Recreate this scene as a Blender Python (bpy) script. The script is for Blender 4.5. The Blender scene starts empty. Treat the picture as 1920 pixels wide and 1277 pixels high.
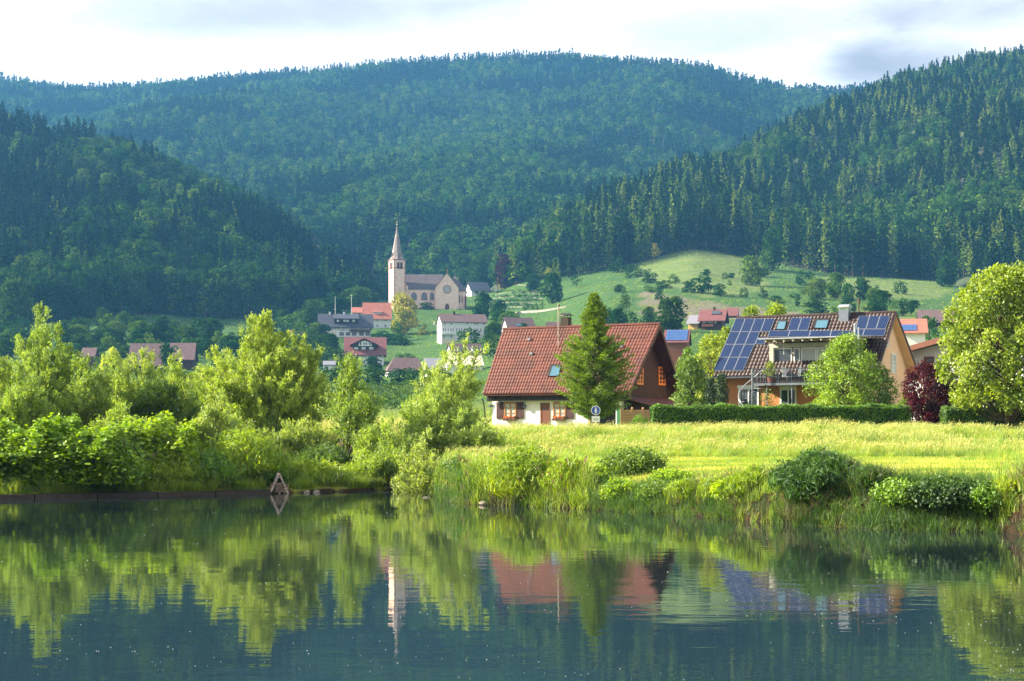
import bpy, math, random
import numpy as np
from mathutils import Vector, Matrix

# ------------------------------------------------------------------ camera, world, sun, exposure
scene = bpy.context.scene
F = 3000.0            # focal length in pixels of the 1920 px wide photograph
HOR = 811.0           # row of the horizon
CH = 2.3              # height of the camera over the water
cam_data = bpy.data.cameras.new('camera')
cam = bpy.data.objects.new('camera', cam_data)
scene.collection.objects.link(cam)
cam.location = (0, 0, CH)
cam.rotation_euler = (math.radians(90), 0, 0)
cam_data.sensor_width = 36
cam_data.lens = F / 1920 * 36
cam_data.shift_y = (HOR - 638.5) / 1920
cam_data.clip_start = 0.1
cam_data.clip_end = 20000
scene.camera = cam

SUN = Vector((-0.90, 0.07, 0.50)).normalized()          # towards the sun
sun_data = bpy.data.lights.new('sun', 'SUN')
sun_data.energy = 5.0
sun_data.angle = math.radians(0.5)
sun_data.color = (1.0, 0.88, 0.66)
sun = bpy.data.objects.new('sun', sun_data)
scene.collection.objects.link(sun)
sun.rotation_euler = SUN.to_track_quat('Z', 'Y').to_euler()
SUN_EL = math.asin(SUN.z)
SUN_AZ = math.atan2(SUN.x, SUN.y)

world = bpy.data.worlds.new('World')
scene.world = world
world.use_nodes = True
wn, wl = world.node_tree.nodes, world.node_tree.links
wn.clear()
wout = wn.new('ShaderNodeOutputWorld')
bg_sky = wn.new('ShaderNodeBackground')
bg_cloud = wn.new('ShaderNodeBackground')
sky = wn.new('ShaderNodeTexSky')
sky.sky_type = 'NISHITA'
sky.sun_disc = False
sky.sun_elevation = SUN_EL
sky.sun_rotation = SUN_AZ
bg_sky.inputs['Strength'].default_value = 0.05
wl.new(sky.outputs[0], bg_sky.inputs['Color'])


def wmath(op, a, b=None, c=None, clamp=False):
    n = wn.new('ShaderNodeMath')
    n.operation = op
    n.use_clamp = clamp
    for i, v in enumerate((a, b, c)):
        if v is None:
            continue
        if isinstance(v, (int, float)):
            n.inputs[i].default_value = v
        else:
            wl.new(v, n.inputs[i])
    return n.outputs[0]


def wramp(x, lo, hi):
    n = wn.new('ShaderNodeMapRange')
    n.interpolation_type = 'SMOOTHSTEP'
    wl.new(x, n.inputs[0])
    n.inputs[1].default_value = lo
    n.inputs[2].default_value = hi
    return n.outputs[0]


tc = wn.new('ShaderNodeTexCoord')
sep = wn.new('ShaderNodeSeparateXYZ')
wl.new(tc.outputs['Generated'], sep.inputs[0])


def wnoise(scale, detail, rough, sx=1, sz=1, off=0.0, dist=0.0):
    mp = wn.new('ShaderNodeMapping')
    mp.inputs['Scale'].default_value = (sx, sx, sz)
    mp.inputs['Location'].default_value = (off, off * 0.7, off * 1.3)
    wl.new(tc.outputs['Generated'], mp.inputs[0])
    n = wn.new('ShaderNodeTexNoise')
    n.inputs['Scale'].default_value = scale
    n.inputs['Detail'].default_value = detail
    n.inputs['Roughness'].default_value = rough
    n.inputs['Distortion'].default_value = dist
    wl.new(mp.outputs[0], n.inputs[0])
    return n.outputs['Fac']


# cloud cover: closed near the hills, with breaks of blue higher up; grey undersides with soft edges
cover = wnoise(2.2, 6, 0.55, 1, 2.6, 3.1, 0.3)
height = wramp(sep.outputs[2], 0.30, 0.75)
cover2 = wmath('SUBTRACT', cover, wmath('MULTIPLY', height, 0.20))
cmask = wramp(cover2, 0.16, 0.36)
g1 = wnoise(5.5, 8, 0.55, 1, 3.4, 7.7, 0.5)
g2 = wnoise(2.6, 5, 0.5, 1, 2.0, 1.9, 0.2)


g3 = wnoise(16, 6, 0.6, 1, 2.6, 4.2, 0.8)


def blob(px, py, rx, rz, soft=1.0):
    """a soft dark cloud in the direction of a point of the sky"""
    u, w = (px - 960) / F, (HOR - py) / F
    ratio_x = wmath('DIVIDE', sep.outputs[0], wmath('MAXIMUM', sep.outputs[1], 0.05))
    ratio_z = wmath('DIVIDE', sep.outputs[2], wmath('MAXIMUM', sep.outputs[1], 0.05))
    wob = wmath('ADD', wmath('MULTIPLY', wmath('SUBTRACT', g1, 0.5), 4.5), wmath('MULTIPLY', wmath('SUBTRACT', g3, 0.5), 2.6))
    dx = wmath('DIVIDE', wmath('SUBTRACT', ratio_x, u), rx / F)
    dz = wmath('DIVIDE', wmath('SUBTRACT', ratio_z, w), rz / F)
    # tilted ellipse
    q = wmath('SUBTRACT', dz, wmath('MULTIPLY', dx, 0.25))
    r2 = wmath('ADD', wmath('MULTIPLY', dx, dx), wmath('MULTIPLY', q, q))
    r2 = wmath('ADD', r2, wob)
    inv = wmath('SUBTRACT', 1.0, wramp(r2, -0.6, 2.3 * soft))
    return wmath('MULTIPLY', inv, wramp(sep.outputs[1], 0.0, 0.2))


grey = wmath('MULTIPLY', wramp(g1, 0.52, 0.80), 0.10)
grey = wmath('ADD', grey, wmath('MULTIPLY', wramp(g2, 0.52, 0.75), 0.08))
grey = wmath('ADD', grey, wmath('MULTIPLY', blob(560, 22, 330, 40), 0.5))
grey = wmath('ADD', grey, wmath('MULTIPLY', blob(1670, 118, 125, 48), 0.8))
grey = wmath('ADD', grey, wmath('MULTIPLY', blob(1790, 18, 190, 36), 0.62))
grey = wmath('ADD', grey, wmath('MULTIPLY', blob(1380, 60, 190, 40), 0.35))
mixc = wn.new('ShaderNodeMixRGB')
mixc.inputs[1].default_value = (1.0, 0.97, 0.945, 1)
mixc.inputs[2].default_value = (0.25, 0.24, 0.25, 1)
wl.new(wmath('MINIMUM', grey, 1.0), mixc.inputs[0])
wl.new(mixc.outputs[0], bg_cloud.inputs['Color'])
bg_cloud.inputs['Strength'].default_value = 0.31
wmix = wn.new('ShaderNodeMixShader')
wl.new(cmask, wmix.inputs[0])
wl.new(bg_sky.outputs[0], wmix.inputs[1])
wl.new(bg_cloud.outputs[0], wmix.inputs[2])
wl.new(wmix.outputs[0], wout.inputs['Surface'])

scene.view_settings.view_transform = 'Standard'
scene.view_settings.look = 'None'
scene.view_settings.gamma = 1
scene.view_settings.use_curve_mapping = False
scene.view_settings.exposure = 2.08
scene.cycles.use_denoising = True
scene.cycles.use_adaptive_sampling = True
scene.cycles.adaptive_threshold = 0.02
scene.cycles.max_bounces = 5
scene.cycles.diffuse_bounces = 2
scene.cycles.glossy_bounces = 3
scene.cycles.transmission_bounces = 3
scene.cycles.volume_bounces = 1
scene.cycles.transparent_max_bounces = 4
scene.cycles.caustics_reflective = False
scene.cycles.caustics_refractive = False
scene.cycles.sample_clamp_indirect = 4

R = math.radians
rng = np.random.default_rng(7)
random.seed(7)
COL = scene.collection


# ------------------------------------------------------------------ pixel helpers (rays of the photograph -> places)
def at(px, py, Y):
    return Vector(((px - 960) / F * Y, Y, CH + (HOR - py) / F * Y))


def pxm(Y):
    return F / Y


# ------------------------------------------------------------------ terrain heights
def _bank_point(px, py):
    Y = CH * F / (py - HOR)
    return ((px - 960) / F * Y, Y)


_bank = [(-400.0, 30.0), (-60.0, 47.0)] + [_bank_point(*p) for p in (
    (-300, 945), (0, 937), (500, 926), (815, 917), (822, 936), (870, 945), (1000, 950), (1090, 955), (1300, 968),
    (1500, 985), (1660, 993), (1880, 1000), (2100, 1020), (2600, 1080))] + [(30.0, 8.0), (60.0, -25.0), (400.0, -300.0)]
_bx = np.array([p[0] for p in _bank])
_by = np.array([p[1] for p in _bank])


def bank_y(x):
    return np.interp(x, _bx, _by)


_cols = np.array([-3000, -1200, -400, 0, 250, 400, 560, 740, 900, 1000, 1150, 1300, 1450, 1600, 1780, 1920, 2600, 4200])
_rows = {
    300: [772, 772, 772, 772, 772, 772, 772, 772, 768, 762, 745, 735, 733, 733, 733, 735, 735, 735],
    400: [730, 730, 730, 730, 727, 732, 737, 738, 720, 693, 667, 655, 652, 652, 655, 660, 660, 660],
    500: [700, 700, 700, 702, 695, 703, 707, 712, 685, 650, 628, 622, 622, 622, 622, 622, 600, 560],
    600: [660, 660, 660, 665, 662, 670, 688, 697, 655, 628, 595, 592, 592, 588, 592, 592, 560, 500],
    700: [600, 600, 610, 620, 622, 635, 642, 645, 628, 606, 565, 560, 563, 562, 568, 568, 500, 400],
    800: [540, 540, 560, 565, 585, 600, 598, 594, 596, 580, 538, 520, 532, 537, 547, 547, 440, 330],
    850: [520, 520, 540, 545, 575, 590, 588, 581, 582, 566, 522, 498, 515, 525, 533, 533, 420, 310],
    950: [500, 500, 510, 520, 560, 575, 575, 572, 560, 520, 494, 470, 490, 507, 515, 512, 400, 300],
    1100: [480, 480, 490, 500, 540, 560, 562, 560, 535, 500, 470, 452, 475, 495, 500, 500, 390, 290],
}
_ry = np.array([230] + sorted(_rows))
_rz = np.array([[3.0] * len(_cols)] + [[CH + (HOR - v) / F * Y for v in _rows[Y]] for Y in sorted(_rows)])


def smooth(t):
    t = np.clip(t, 0, 1)
    return t * t * (3 - 2 * t)


def near_z(x, y):
    d = y - bank_y(x)
    right = smooth((x + 3.6) / 1.6)
    # right bank: step up, terrace, levee
    top = np.interp(x, [-3, 0, 3, 5, 6.5, 8, 12, 30], [0.75, 0.7, 0.55, 0.55, 0.85, 1.0, 1.05, 1.3])
    zr = np.interp(d, [-3, -0.5, 0, 0.25, 0.9, 1.8, 4], [-1.6, -0.7, -0.12, 0.0, 0.0, 0.0, 0.0])
    rise = np.where(d > 0, smooth((d - 0.05) / 1.1) * top + smooth((d - 1.2) / 8) * (1.12 - top), 0)
    zr = zr + rise
    foot = np.interp(x, [-8, 0, 30, 60], [74, 74, 75, 76])
    lev = smooth((y - foot) / 13.0)
    levtop = np.interp(x, [-12, -4, 2, 30], [1.95, 2.1, 2.25, 2.35])
    zr = np.where(y > foot, 1.12 + (levtop - 1.12) * lev, zr)
    lump = 0.07 * np.sin(x * 0.9 + y * 0.5) + 0.06 * np.sin(x * 1.7 - y * 0.9 + 1) + 0.05 * np.sin(x * 0.37 + 2) 
    zr = zr + np.where(y > foot, lump * np.clip(lev * 3, 0, 1), 0)
    back = smooth((y - 92) / 6)
    zr = zr * (1 - back) + np.where(y > 92, 2.2, zr) * back
    # left bank behind the weir
    zl = np.interp(d, [-3, -0.3, 0.0, 0.3, 2, 10, 22, 45], [-1.6, -0.8, 0.08, 0.14, 0.45, 1.1, 1.9, 2.4])
    z = zl * (1 - right) + zr * right
    far = smooth((y - 130) / 100)
    return z * (1 - far) + 3.0 * far


def table_z(x, y):
    px = 960 + F * x / np.maximum(y, 1)
    yc = np.clip(y, 230, 1100)
    i = np.clip(np.searchsorted(_ry, yc, side='right') - 1, 0, len(_ry) - 2)
    ty = (yc - _ry[i]) / (_ry[i + 1] - _ry[i])
    pxc = np.clip(px, _cols[0], _cols[-1])
    j = np.clip(np.searchsorted(_cols, pxc, side='right') - 1, 0, len(_cols) - 2)
    tx = smooth((pxc - _cols[j]) / (_cols[j + 1] - _cols[j])) * 0.5 + (pxc - _cols[j]) / (_cols[j + 1] - _cols[j]) * 0.5
    z0 = _rz[i, j] * (1 - tx) + _rz[i, j + 1] * tx
    z1 = _rz[i + 1, j] * (1 - tx) + _rz[i + 1, j + 1] * tx
    z = z0 * (1 - ty) + z1 * ty
    bump = (np.sin(x * 0.031 + y * 0.017) + np.sin(x * 0.013 - y * 0.027 + 1.3)) * 0.5
    return z + bump * np.clip((y - 260) / 300, 0, 1) * 1.2


def ground_z(x, y):
    x = np.asarray(x, float)
    y = np.asarray(y, float)
    return np.where(y < 230, near_z(x, y), table_z(x, y))


def gz(x, y):
    return float(ground_z(np.array([x]), np.array([y]))[0])


def ground_hit(px, py, y0=230, y1=1100):
    """distance at which the ground shows at a point of the photograph"""
    ys = np.arange(y0, y1, 1.0)
    rows = HOR - F * (ground_z((px - 960) / F * ys, ys) - CH) / ys
    k = np.where(rows <= py)[0]
    return float(ys[k[0]]) if len(k) else float(y1)


# hills: crest line (column, row, distance), foot line (column, distance)
HILLS = {
    'far': dict(crest=[(-3400, 330, 2700), (-1500, 240, 2700), (-600, 170, 2700), (0, 163, 2650), (100, 178, 2650), (170, 182, 2650), (300, 172, 2600), (400, 162, 2600),
                       (600, 148, 2600), (740, 132, 2600), (880, 124, 2600), (1060, 120, 2600), (1200, 132, 2550), (1320, 140, 2500), (1400, 166, 2500),
                       (1480, 182, 2500), (1560, 186, 2500), (1640, 180, 2500), (1900, 170, 2500), (3200, 200, 2500)], foot=[(-3400, 1050), (3200, 1050)], footdz=-6),
    'left': dict(crest=[(-3400, -560, 900), (-2400, -480, 930), (-1600, -340, 1000), (-1000, -160, 1080), (-500, 30, 1150), (-200, 150, 1180), (0, 243, 1200), (100, 278, 1190), (200, 298, 1180), (300, 338, 1150),  # crest left of frame raised and drawn nearer to cast shade over the village
                        (400, 378, 1130), (470, 412, 1110), (540, 458, 1090), (600, 520, 1070), (680, 600, 1050)],
                 foot=[(-3400, 420), (-1600, 520), (-500, 660), (0, 720), (120, 745), (240, 770), (330, 800), (470, 800), (560, 840), (680, 900)], footdz=-1.0),
    'right': dict(crest=[(900, 560, 1010), (985, 478, 1060), (1050, 440, 1080), (1100, 418, 1100), (1200, 368, 1150), (1300, 335, 1200), (1400, 300, 1280), (1500, 245, 1350),
                         (1600, 210, 1430), (1650, 186, 1460), (1720, 160, 1500), (1780, 142, 1530), (1850, 130, 1560), (1920, 122, 1600), (2300, 60, 1700), (3200, -40, 1900)],
                  foot=[(900, 960), (1000, 925), (1100, 905), (1200, 930), (1300, 950), (1400, 940), (1500, 905), (1600, 880), (1700, 900), (1760, 880), (1800, 820), (1920, 760), (3200, 700)], footdz=-1.0),
}
for h in HILLS.values():
    c = np.array(h['crest'], float)
    h['cx'], h['cr'], h['cd'] = c[:, 0], c[:, 1], c[:, 2]
    f = np.array(h['foot'], float)
    h['fx'], h['fd'] = f[:, 0], f[:, 1]


def hill_z(name, px, Y):
    h = HILLS[name]
    cd = np.interp(px, h['cx'], h['cd'])
    cz = CH + (HOR - np.interp(px, h['cx'], h['cr'])) / F * cd
    fd = np.interp(px, h['fx'], h['fd'])
    fz = ground_z((px - 960) / F * fd, fd) + h['footdz']
    t = (Y - fd) / (cd - fd)
    if name == 'far':
        prof = np.interp(t, [-0.1, 0, 0.25, 0.5, 0.75, 0.92, 1.0, 1.25, 1.8], [-0.04, 0, 0.21, 0.46, 0.74, 0.93, 1.0, 0.9, 0.5])
        x = (px - 960) / F * Y
        ribs = np.sin(x * 0.0065 + Y * 0.0021) * 26 + np.sin(x * 0.013 - Y * 0.004 + 2) * 12
        z = fz + (cz - fz) * prof + ribs * np.clip(t * 3, 0, 1) * np.clip((0.95 - t) * 3, 0, 1)
    else:
        prof = np.interp(t, [-0.1, 0, 0.3, 0.6, 0.85, 1.0, 1.3, 2.0], [-0.08, 0, 0.31, 0.63, 0.88, 1.0, 0.88, 0.35])
        x = (px - 960) / F * Y
        ribs = np.sin(x * 0.021 + Y * 0.006) * 8 + np.sin(x * 0.043 - Y * 0.012 + 2) * 4
        z = fz + (cz - fz) * prof + ribs * np.clip(t * 4, 0, 1) * np.clip((1 - t) * 3, 0, 1)
    return z


# ------------------------------------------------------------------ materials
def new_mat(name):
    m = bpy.data.materials.new(name)
    m.use_nodes = True
    m.node_tree.nodes.clear()
    return m, m.node_tree.nodes, m.node_tree.links


def mat(name, color, rough=0.7, var=0.12, scale=6.0, bump=0.0, bscale=30.0, metal=0.0, color2=None, spec=0.4, stretch=(1, 1, 1)):
    m, n, l = new_mat(name)
    out = n.new('ShaderNodeOutputMaterial')
    p = n.new('ShaderNodeBsdfPrincipled')
    t = n.new('ShaderNodeTexCoord')
    mp = n.new('ShaderNodeMapping')
    mp.inputs['Scale'].default_value = stretch
    l.new(t.outputs['Object'], mp.inputs[0])
    no = n.new('ShaderNodeTexNoise')
    no.inputs['Scale'].default_value = scale
    no.inputs['Detail'].default_value = 6
    no.inputs['Roughness'].default_value = 0.65
    l.new(mp.outputs[0], no.inputs[0])
    mx = n.new('ShaderNodeMixRGB')
    c = color
    c2 = color2 or tuple(v * (1 - 2.2 * var) for v in c)
    mx.inputs[1].default_value = (*c2, 1)
    mx.inputs[2].default_value = (*tuple(min(1, v * (1 + var)) for v in c), 1)
    rp = n.new('ShaderNodeMapRange')
    rp.inputs[1].default_value = 0.32
    rp.inputs[2].default_value = 0.68
    l.new(no.outputs['Fac'], rp.inputs[0])
    l.new(rp.outputs[0], mx.inputs[0])
    l.new(mx.outputs[0], p.inputs['Base Color'])
    p.inputs['Roughness'].default_value = rough
    p.inputs['Metallic'].default_value = metal
    p.inputs['Specular IOR Level'].default_value = spec
    if bump > 0:
        n2 = n.new('ShaderNodeTexNoise')
        n2.inputs['Scale'].default_value = bscale
        n2.inputs['Detail'].default_value = 4
        l.new(mp.outputs[0], n2.inputs[0])
        b = n.new('ShaderNodeBump')
        b.inputs['Strength'].default_value = bump
        b.inputs['Distance'].default_value = 0.02
        l.new(n2.outputs['Fac'], b.inputs['Height'])
        l.new(b.outputs[0], p.inputs['Normal'])
    l.new(p.outputs[0], out.inputs[0])
    return m


def leaf_mat(name, dark, light, trans=0.4, tint=None, gloss=0.04, hue=0.0):
    """leaves: diffuse and light passing through; colour differs from leaf to leaf (attribute tone) and tree to tree"""
    m, n, l = new_mat(name)
    out = n.new('ShaderNodeOutputMaterial')
    a = n.new('ShaderNodeAttribute')
    a.attribute_name = 'tone'
    oi = n.new('ShaderNodeObjectInfo')
    mx = n.new('ShaderNodeMixRGB')
    mx.inputs[1].default_value = (*dark, 1)
    mx.inputs[2].default_value = (*light, 1)
    l.new(a.outputs['Fac'], mx.inputs[0])
    hs = n.new('ShaderNodeHueSaturation')
    mr = n.new('ShaderNodeMapRange')
    wide = name.startswith('hill') or 'grass' in name
    mr.inputs[3].default_value = 0.78 if wide else 0.90
    mr.inputs[4].default_value = 1.22 if wide else 1.12
    l.new(oi.outputs['Random'], mr.inputs[0])
    l.new(mr.outputs[0], hs.inputs['Value'])
    mh = n.new('ShaderNodeMath')
    mh.operation = 'MULTIPLY_ADD'
    l.new(oi.outputs['Random'], mh.inputs[0])
    amp = 0.05 if wide else 0.018
    mh.inputs[1].default_value = -amp - hue
    mh.inputs[2].default_value = 0.5 + amp / 2 + hue / 2
    l.new(mh.outputs[0], hs.inputs['Hue'])
    l.new(mx.outputs[0], hs.inputs['Color'])
    d = n.new('ShaderNodeBsdfDiffuse')
    t = n.new('ShaderNodeBsdfTranslucent')
    l.new(hs.outputs[0], d.inputs[0])
    tb = n.new('ShaderNodeMixRGB')
    tb.blend_type = 'MULTIPLY'
    tb.inputs[0].default_value = 1
    tb.inputs[2].default_value = (*(tint or (1.5, 1.45, 0.55)), 1)
    l.new(hs.outputs[0], tb.inputs[1])
    l.new(tb.outputs[0], t.inputs[0])
    ms = n.new('ShaderNodeMixShader')
    ms.inputs[0].default_value = trans
    l.new(d.outputs[0], ms.inputs[1])
    l.new(t.outputs[0], ms.inputs[2])
    if gloss > 0:
        g = n.new('ShaderNodeBsdfGlossy')
        g.inputs['Roughness'].default_value = 0.62
        g.inputs[0].default_value = (0.9, 0.95, 1, 1)
        m2 = n.new('ShaderNodeMixShader')
        m2.inputs[0].default_value = gloss
        l.new(ms.outputs[0], m2.inputs[1])
        l.new(g.outputs[0], m2.inputs[2])
        l.new(m2.outputs[0], out.inputs[0])
    else:
        l.new(ms.outputs[0], out.inputs[0])
    return m


M = {}
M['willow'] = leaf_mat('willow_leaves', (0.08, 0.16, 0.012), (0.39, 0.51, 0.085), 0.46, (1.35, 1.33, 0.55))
M['willow_grey'] = leaf_mat('grey_willow_leaves', (0.15, 0.22, 0.035), (0.4, 0.5, 0.13), 0.45)
M['willow_gold'] = leaf_mat('golden_willow_leaves', (0.14, 0.21, 0.025), (0.42, 0.54, 0.12), 0.46, (1.3, 1.35, 0.6))
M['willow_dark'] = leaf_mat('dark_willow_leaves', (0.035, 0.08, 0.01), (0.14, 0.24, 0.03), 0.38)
M['broad'] = leaf_mat('broad_leaves', (0.04, 0.1, 0.01), (0.17, 0.31, 0.022), 0.34)
M['shade_leaf'] = leaf_mat('shade_darkened_leaves', (0.012, 0.040, 0.008), (0.06, 0.14, 0.018), 0.25)  # leaf green darkened to carry the shade of the lower right bank
M['walnut'] = leaf_mat('walnut_leaves', (0.06, 0.14, 0.008), (0.27, 0.42, 0.022), 0.36)
M['maple'] = leaf_mat('maple_leaves', (0.08, 0.15, 0.005), (0.35, 0.46, 0.02), 0.42, (1.38, 1.32, 0.42))
M['knotweed'] = leaf_mat('knotweed_leaves', (0.05, 0.14, 0.003), (0.4, 0.56, 0.014), 0.42)
M['beech'] = leaf_mat('young_beech_leaves', (0.014, 0.04, 0.005), (0.22, 0.36, 0.018), 0.36)
M['thuja'] = leaf_mat('thuja_leaves', (0.012, 0.034, 0.012), (0.035, 0.075, 0.022), 0.15)
M['hedge'] = leaf_mat('hedge_leaves', (0.035, 0.1, 0.008), (0.24, 0.42, 0.025), 0.3)
M['plum'] = leaf_mat('purple_leaves', (0.018, 0.003, 0.007), (0.12, 0.014, 0.028), 0.25, (1.8, 0.4, 0.5), 0.015)
M['blossom'] = leaf_mat('white_blossom', (0.45, 0.46, 0.38), (0.8, 0.8, 0.72), 0.3, (1, 1, 0.9))
M['far_broad'] = leaf_mat('hill_broad_leaves', (0.008, 0.036, 0.008), (0.042, 0.11, 0.018), 0.2, gloss=0)
M['far_light'] = leaf_mat('hill_light_leaves', (0.02, 0.075, 0.012), (0.11, 0.2, 0.026), 0.22, gloss=0)
M['far_gold'] = leaf_mat('hill_golden_leaves', (0.09, 0.15, 0.02), (0.46, 0.42, 0.09), 0.25, gloss=0)  # golden tone also paints the sunlight on the tree before the church
M['far_red'] = leaf_mat('hill_red_leaves', (0.03, 0.012, 0.02), (0.06, 0.02, 0.03), 0.15, gloss=0)
M['far_con'] = leaf_mat('hill_needles', (0.004, 0.02, 0.008), (0.02, 0.06, 0.016), 0.12, gloss=0)
M['larch'] = leaf_mat('hill_sun_pale_needles', (0.028, 0.075, 0.014), (0.19, 0.28, 0.045), 0.24, gloss=0)  # needles brightened to stand in for sunlit tips on the right hill
M['grass'] = leaf_mat('grass_blades', (0.09, 0.18, 0.005), (0.36, 0.5, 0.02), 0.45, (1.35, 1.3, 0.4), 0.04, 0.03)
M['straw'] = leaf_mat('dry_grass_heads', (0.32, 0.36, 0.06), (0.62, 0.64, 0.2), 0.35, (1.1, 1, 0.8), 0.04)
M['mown'] = leaf_mat('mown_grass', (0.28, 0.32, 0.02), (0.68, 0.68, 0.14), 0.38, (1.3, 1.25, 0.6), 0.03)
M['reed'] = leaf_mat('reed_blades', (0.09, 0.19, 0.005), (0.42, 0.55, 0.03), 0.46, (1.4, 1.3, 0.5))
M['reed_mid'] = leaf_mat('mid_green_reed_blades', (0.04, 0.12, 0.005), (0.22, 0.38, 0.02), 0.44)
M['reed_dark'] = leaf_mat('dark_reed_blades', (0.018, 0.06, 0.006), (0.09, 0.2, 0.02), 0.36)  # darker copy of the reed green; on the huge clump it carries shade
M['reed_dry'] = leaf_mat('dry_stalks', (0.06, 0.055, 0.02), (0.22, 0.2, 0.08), 0.25, (1, 0.95, 0.8))
M['seed_red'] = leaf_mat('reddish_seed_heads', (0.22, 0.12, 0.07), (0.40, 0.26, 0.16), 0.3, (1.1, 0.9, 0.8))
M['herb'] = leaf_mat('herb_leaves', (0.05, 0.11, 0.015), (0.18, 0.30, 0.035), 0.38)
M['bark'] = mat('bark', (0.10, 0.075, 0.05), 0.9, 0.35, 9, 0.8, 40, stretch=(1, 1, 0.25))
M['bark_dark'] = mat('dark_bark', (0.05, 0.036, 0.024), 0.9, 0.3, 9, 0.8, 40, stretch=(1, 1, 0.25))
M['soil'] = mat('bank_soil', (0.12, 0.075, 0.04), 0.95, 0.4, 4, 0.8, 12)
M['white'] = mat('white_render', (0.72, 0.73, 0.74), 0.85, 0.05, 1.5, 0.3, 60)
M['white_old'] = mat('weathered_white_render', (0.66, 0.65, 0.62), 0.85, 0.10, 0.6)
M['shingle_white'] = mat('pale_shingle_wall', (0.60, 0.62, 0.62), 0.85, 0.09, 2)
M['timber'] = mat('dark_brown_timber', (0.055, 0.022, 0.013), 0.7, 0.45, 3, 0.5, 20, color2=(0.022, 0.010, 0.008), stretch=(6, 6, 0.4))
M['timber_black'] = mat('black_brown_timber', (0.015, 0.013, 0.013), 0.7, 0.2, 4)
M['shutter'] = mat('maroon_shutter_paint', (0.05, 0.016, 0.020), 0.6, 0.12, 6)
M['window_wood'] = mat('honey_window_wood', (0.36, 0.16, 0.045), 0.5, 0.15, 5, stretch=(4, 4, 0.5))
M['window_orange'] = mat('orange_window_wood', (0.75, 0.24, 0.035), 0.5, 0.12, 5)
M['door_wood'] = mat('reddish_door_wood', (0.16, 0.055, 0.03), 0.5, 0.2, 5, stretch=(5, 5, 0.5))
M['green_paint'] = mat('green_shutter_paint', (0.02, 0.14, 0.06), 0.5, 0.1)
M['glass'] = mat('window_glass', (0.05, 0.07, 0.09), 0.05, 0.3, 2, spec=0.9)
M['curtain'] = mat('curtain_behind_glass', (0.42, 0.44, 0.42), 0.35, 0.15, 12, stretch=(8, 8, 0.3))
M['skylight'] = mat('skylight_glass', (0.05, 0.14, 0.21), 0.08, 0.1, 2, spec=1.0)
M['tile_red'] = mat('red_clay_tile', (0.125, 0.034, 0.024), 0.6, 0.2, 0.9, 0.3, 50, color2=(0.07, 0.024, 0.020), spec=0.25)
M['tile_dark'] = mat('dark_brown_tile', (0.040, 0.020, 0.020), 0.5, 0.25, 3, 0.3, 50, spec=0.4)
M['metal'] = mat('galvanised_metal', (0.20, 0.23, 0.27), 0.4, 0.1, 5, metal=0.6)
M['rail'] = mat('grey_rail_metal', (0.07, 0.085, 0.11), 0.45, 0.1, 5, metal=0.4)
M['bright_metal'] = mat('bright_steel', (0.42, 0.45, 0.50), 0.35, 0.08, 5, metal=0.5)
M['black_metal'] = mat('black_sheet_metal', (0.02, 0.02, 0.022), 0.45, 0.2, 5)
M['peach'] = mat('peach_render', (0.86, 0.56, 0.36), 0.85, 0.04, 1.2, 0.3, 60)
M['orange_wall'] = mat('orange_render', (0.44, 0.19, 0.075), 0.85, 0.06, 1.2, 0.3, 60)
M['cream'] = mat('cream_timber', (0.62, 0.56, 0.42), 0.7, 0.08, 5)
M['roof_far_dark'] = mat('slate_roof', (0.045, 0.05, 0.075), 0.6, 0.15, 1.0)
M['roof_far_red'] = mat('red_tiled_roof', (0.16, 0.055, 0.058), 0.65, 0.12, 0.8)
M['roof_far_orange'] = mat('orange_tiled_roof', (0.34, 0.12, 0.085), 0.65, 0.10, 0.8)
M['roof_far_brown'] = mat('brown_tiled_roof', (0.11, 0.068, 0.072), 0.65, 0.14, 0.8)
M['roof_far_grey'] = mat('grey_sheet_roof', (0.20, 0.20, 0.25), 0.5, 0.12, 1.5, stretch=(0.3, 4, 1))
M['dark_pane'] = mat('dark_window_pane', (0.04, 0.055, 0.075), 0.15, 0.2, 2, spec=0.8)
M['far_frame'] = mat('white_window_frame', (0.68, 0.70, 0.70), 0.6, 0.05)
M['dark_wood_far'] = mat('dark_gable_boards', (0.035, 0.032, 0.035), 0.8, 0.25, 3)
M['yellow_far'] = mat('yellow_ochre_render', (0.60, 0.38, 0.12), 0.85, 0.08, 1)
M['sandstone'] = mat('pink_sandstone', (0.72, 0.54, 0.44), 0.9, 0.12, 0.9, 0.4, 4, color2=(0.58, 0.41, 0.33))
M['sandstone_red'] = mat('red_sandstone_trim', (0.28, 0.14, 0.115), 0.9, 0.15, 1.2)
M['church_roof'] = mat('church_slate', (0.095, 0.072, 0.080), 0.6, 0.2, 0.7, color2=(0.055, 0.05, 0.06))
M['spire'] = mat('weathered_spire_slate', (0.24, 0.20, 0.19), 0.6, 0.25, 0.8)
M['louvre'] = mat('dark_red_louvre', (0.085, 0.035, 0.035), 0.8, 0.1)
M['gold'] = mat('gilt_metal', (0.75, 0.62, 0.25), 0.3, 0.05, metal=0.8)
M['concrete'] = mat('wet_concrete', (0.16, 0.145, 0.12), 0.7, 0.35, 5, 0.8, 18)
M['wet_beam'] = mat('wet_dark_timber', (0.045, 0.032, 0.022), 0.5, 0.35, 4, 0.8, 20, stretch=(0.5, 4, 4))
M['stone'] = mat('bank_stone', (0.30, 0.26, 0.20), 0.85, 0.25, 5, 0.8, 14)
M['weathered_wood'] = mat('weathered_board', (0.50, 0.40, 0.32), 0.85, 0.3, 6, 0.6, 30, stretch=(1, 1, 5))
M['roof_felt'] = mat('grey_violet_board', (0.17, 0.15, 0.20), 0.8, 0.15, 5)
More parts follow.
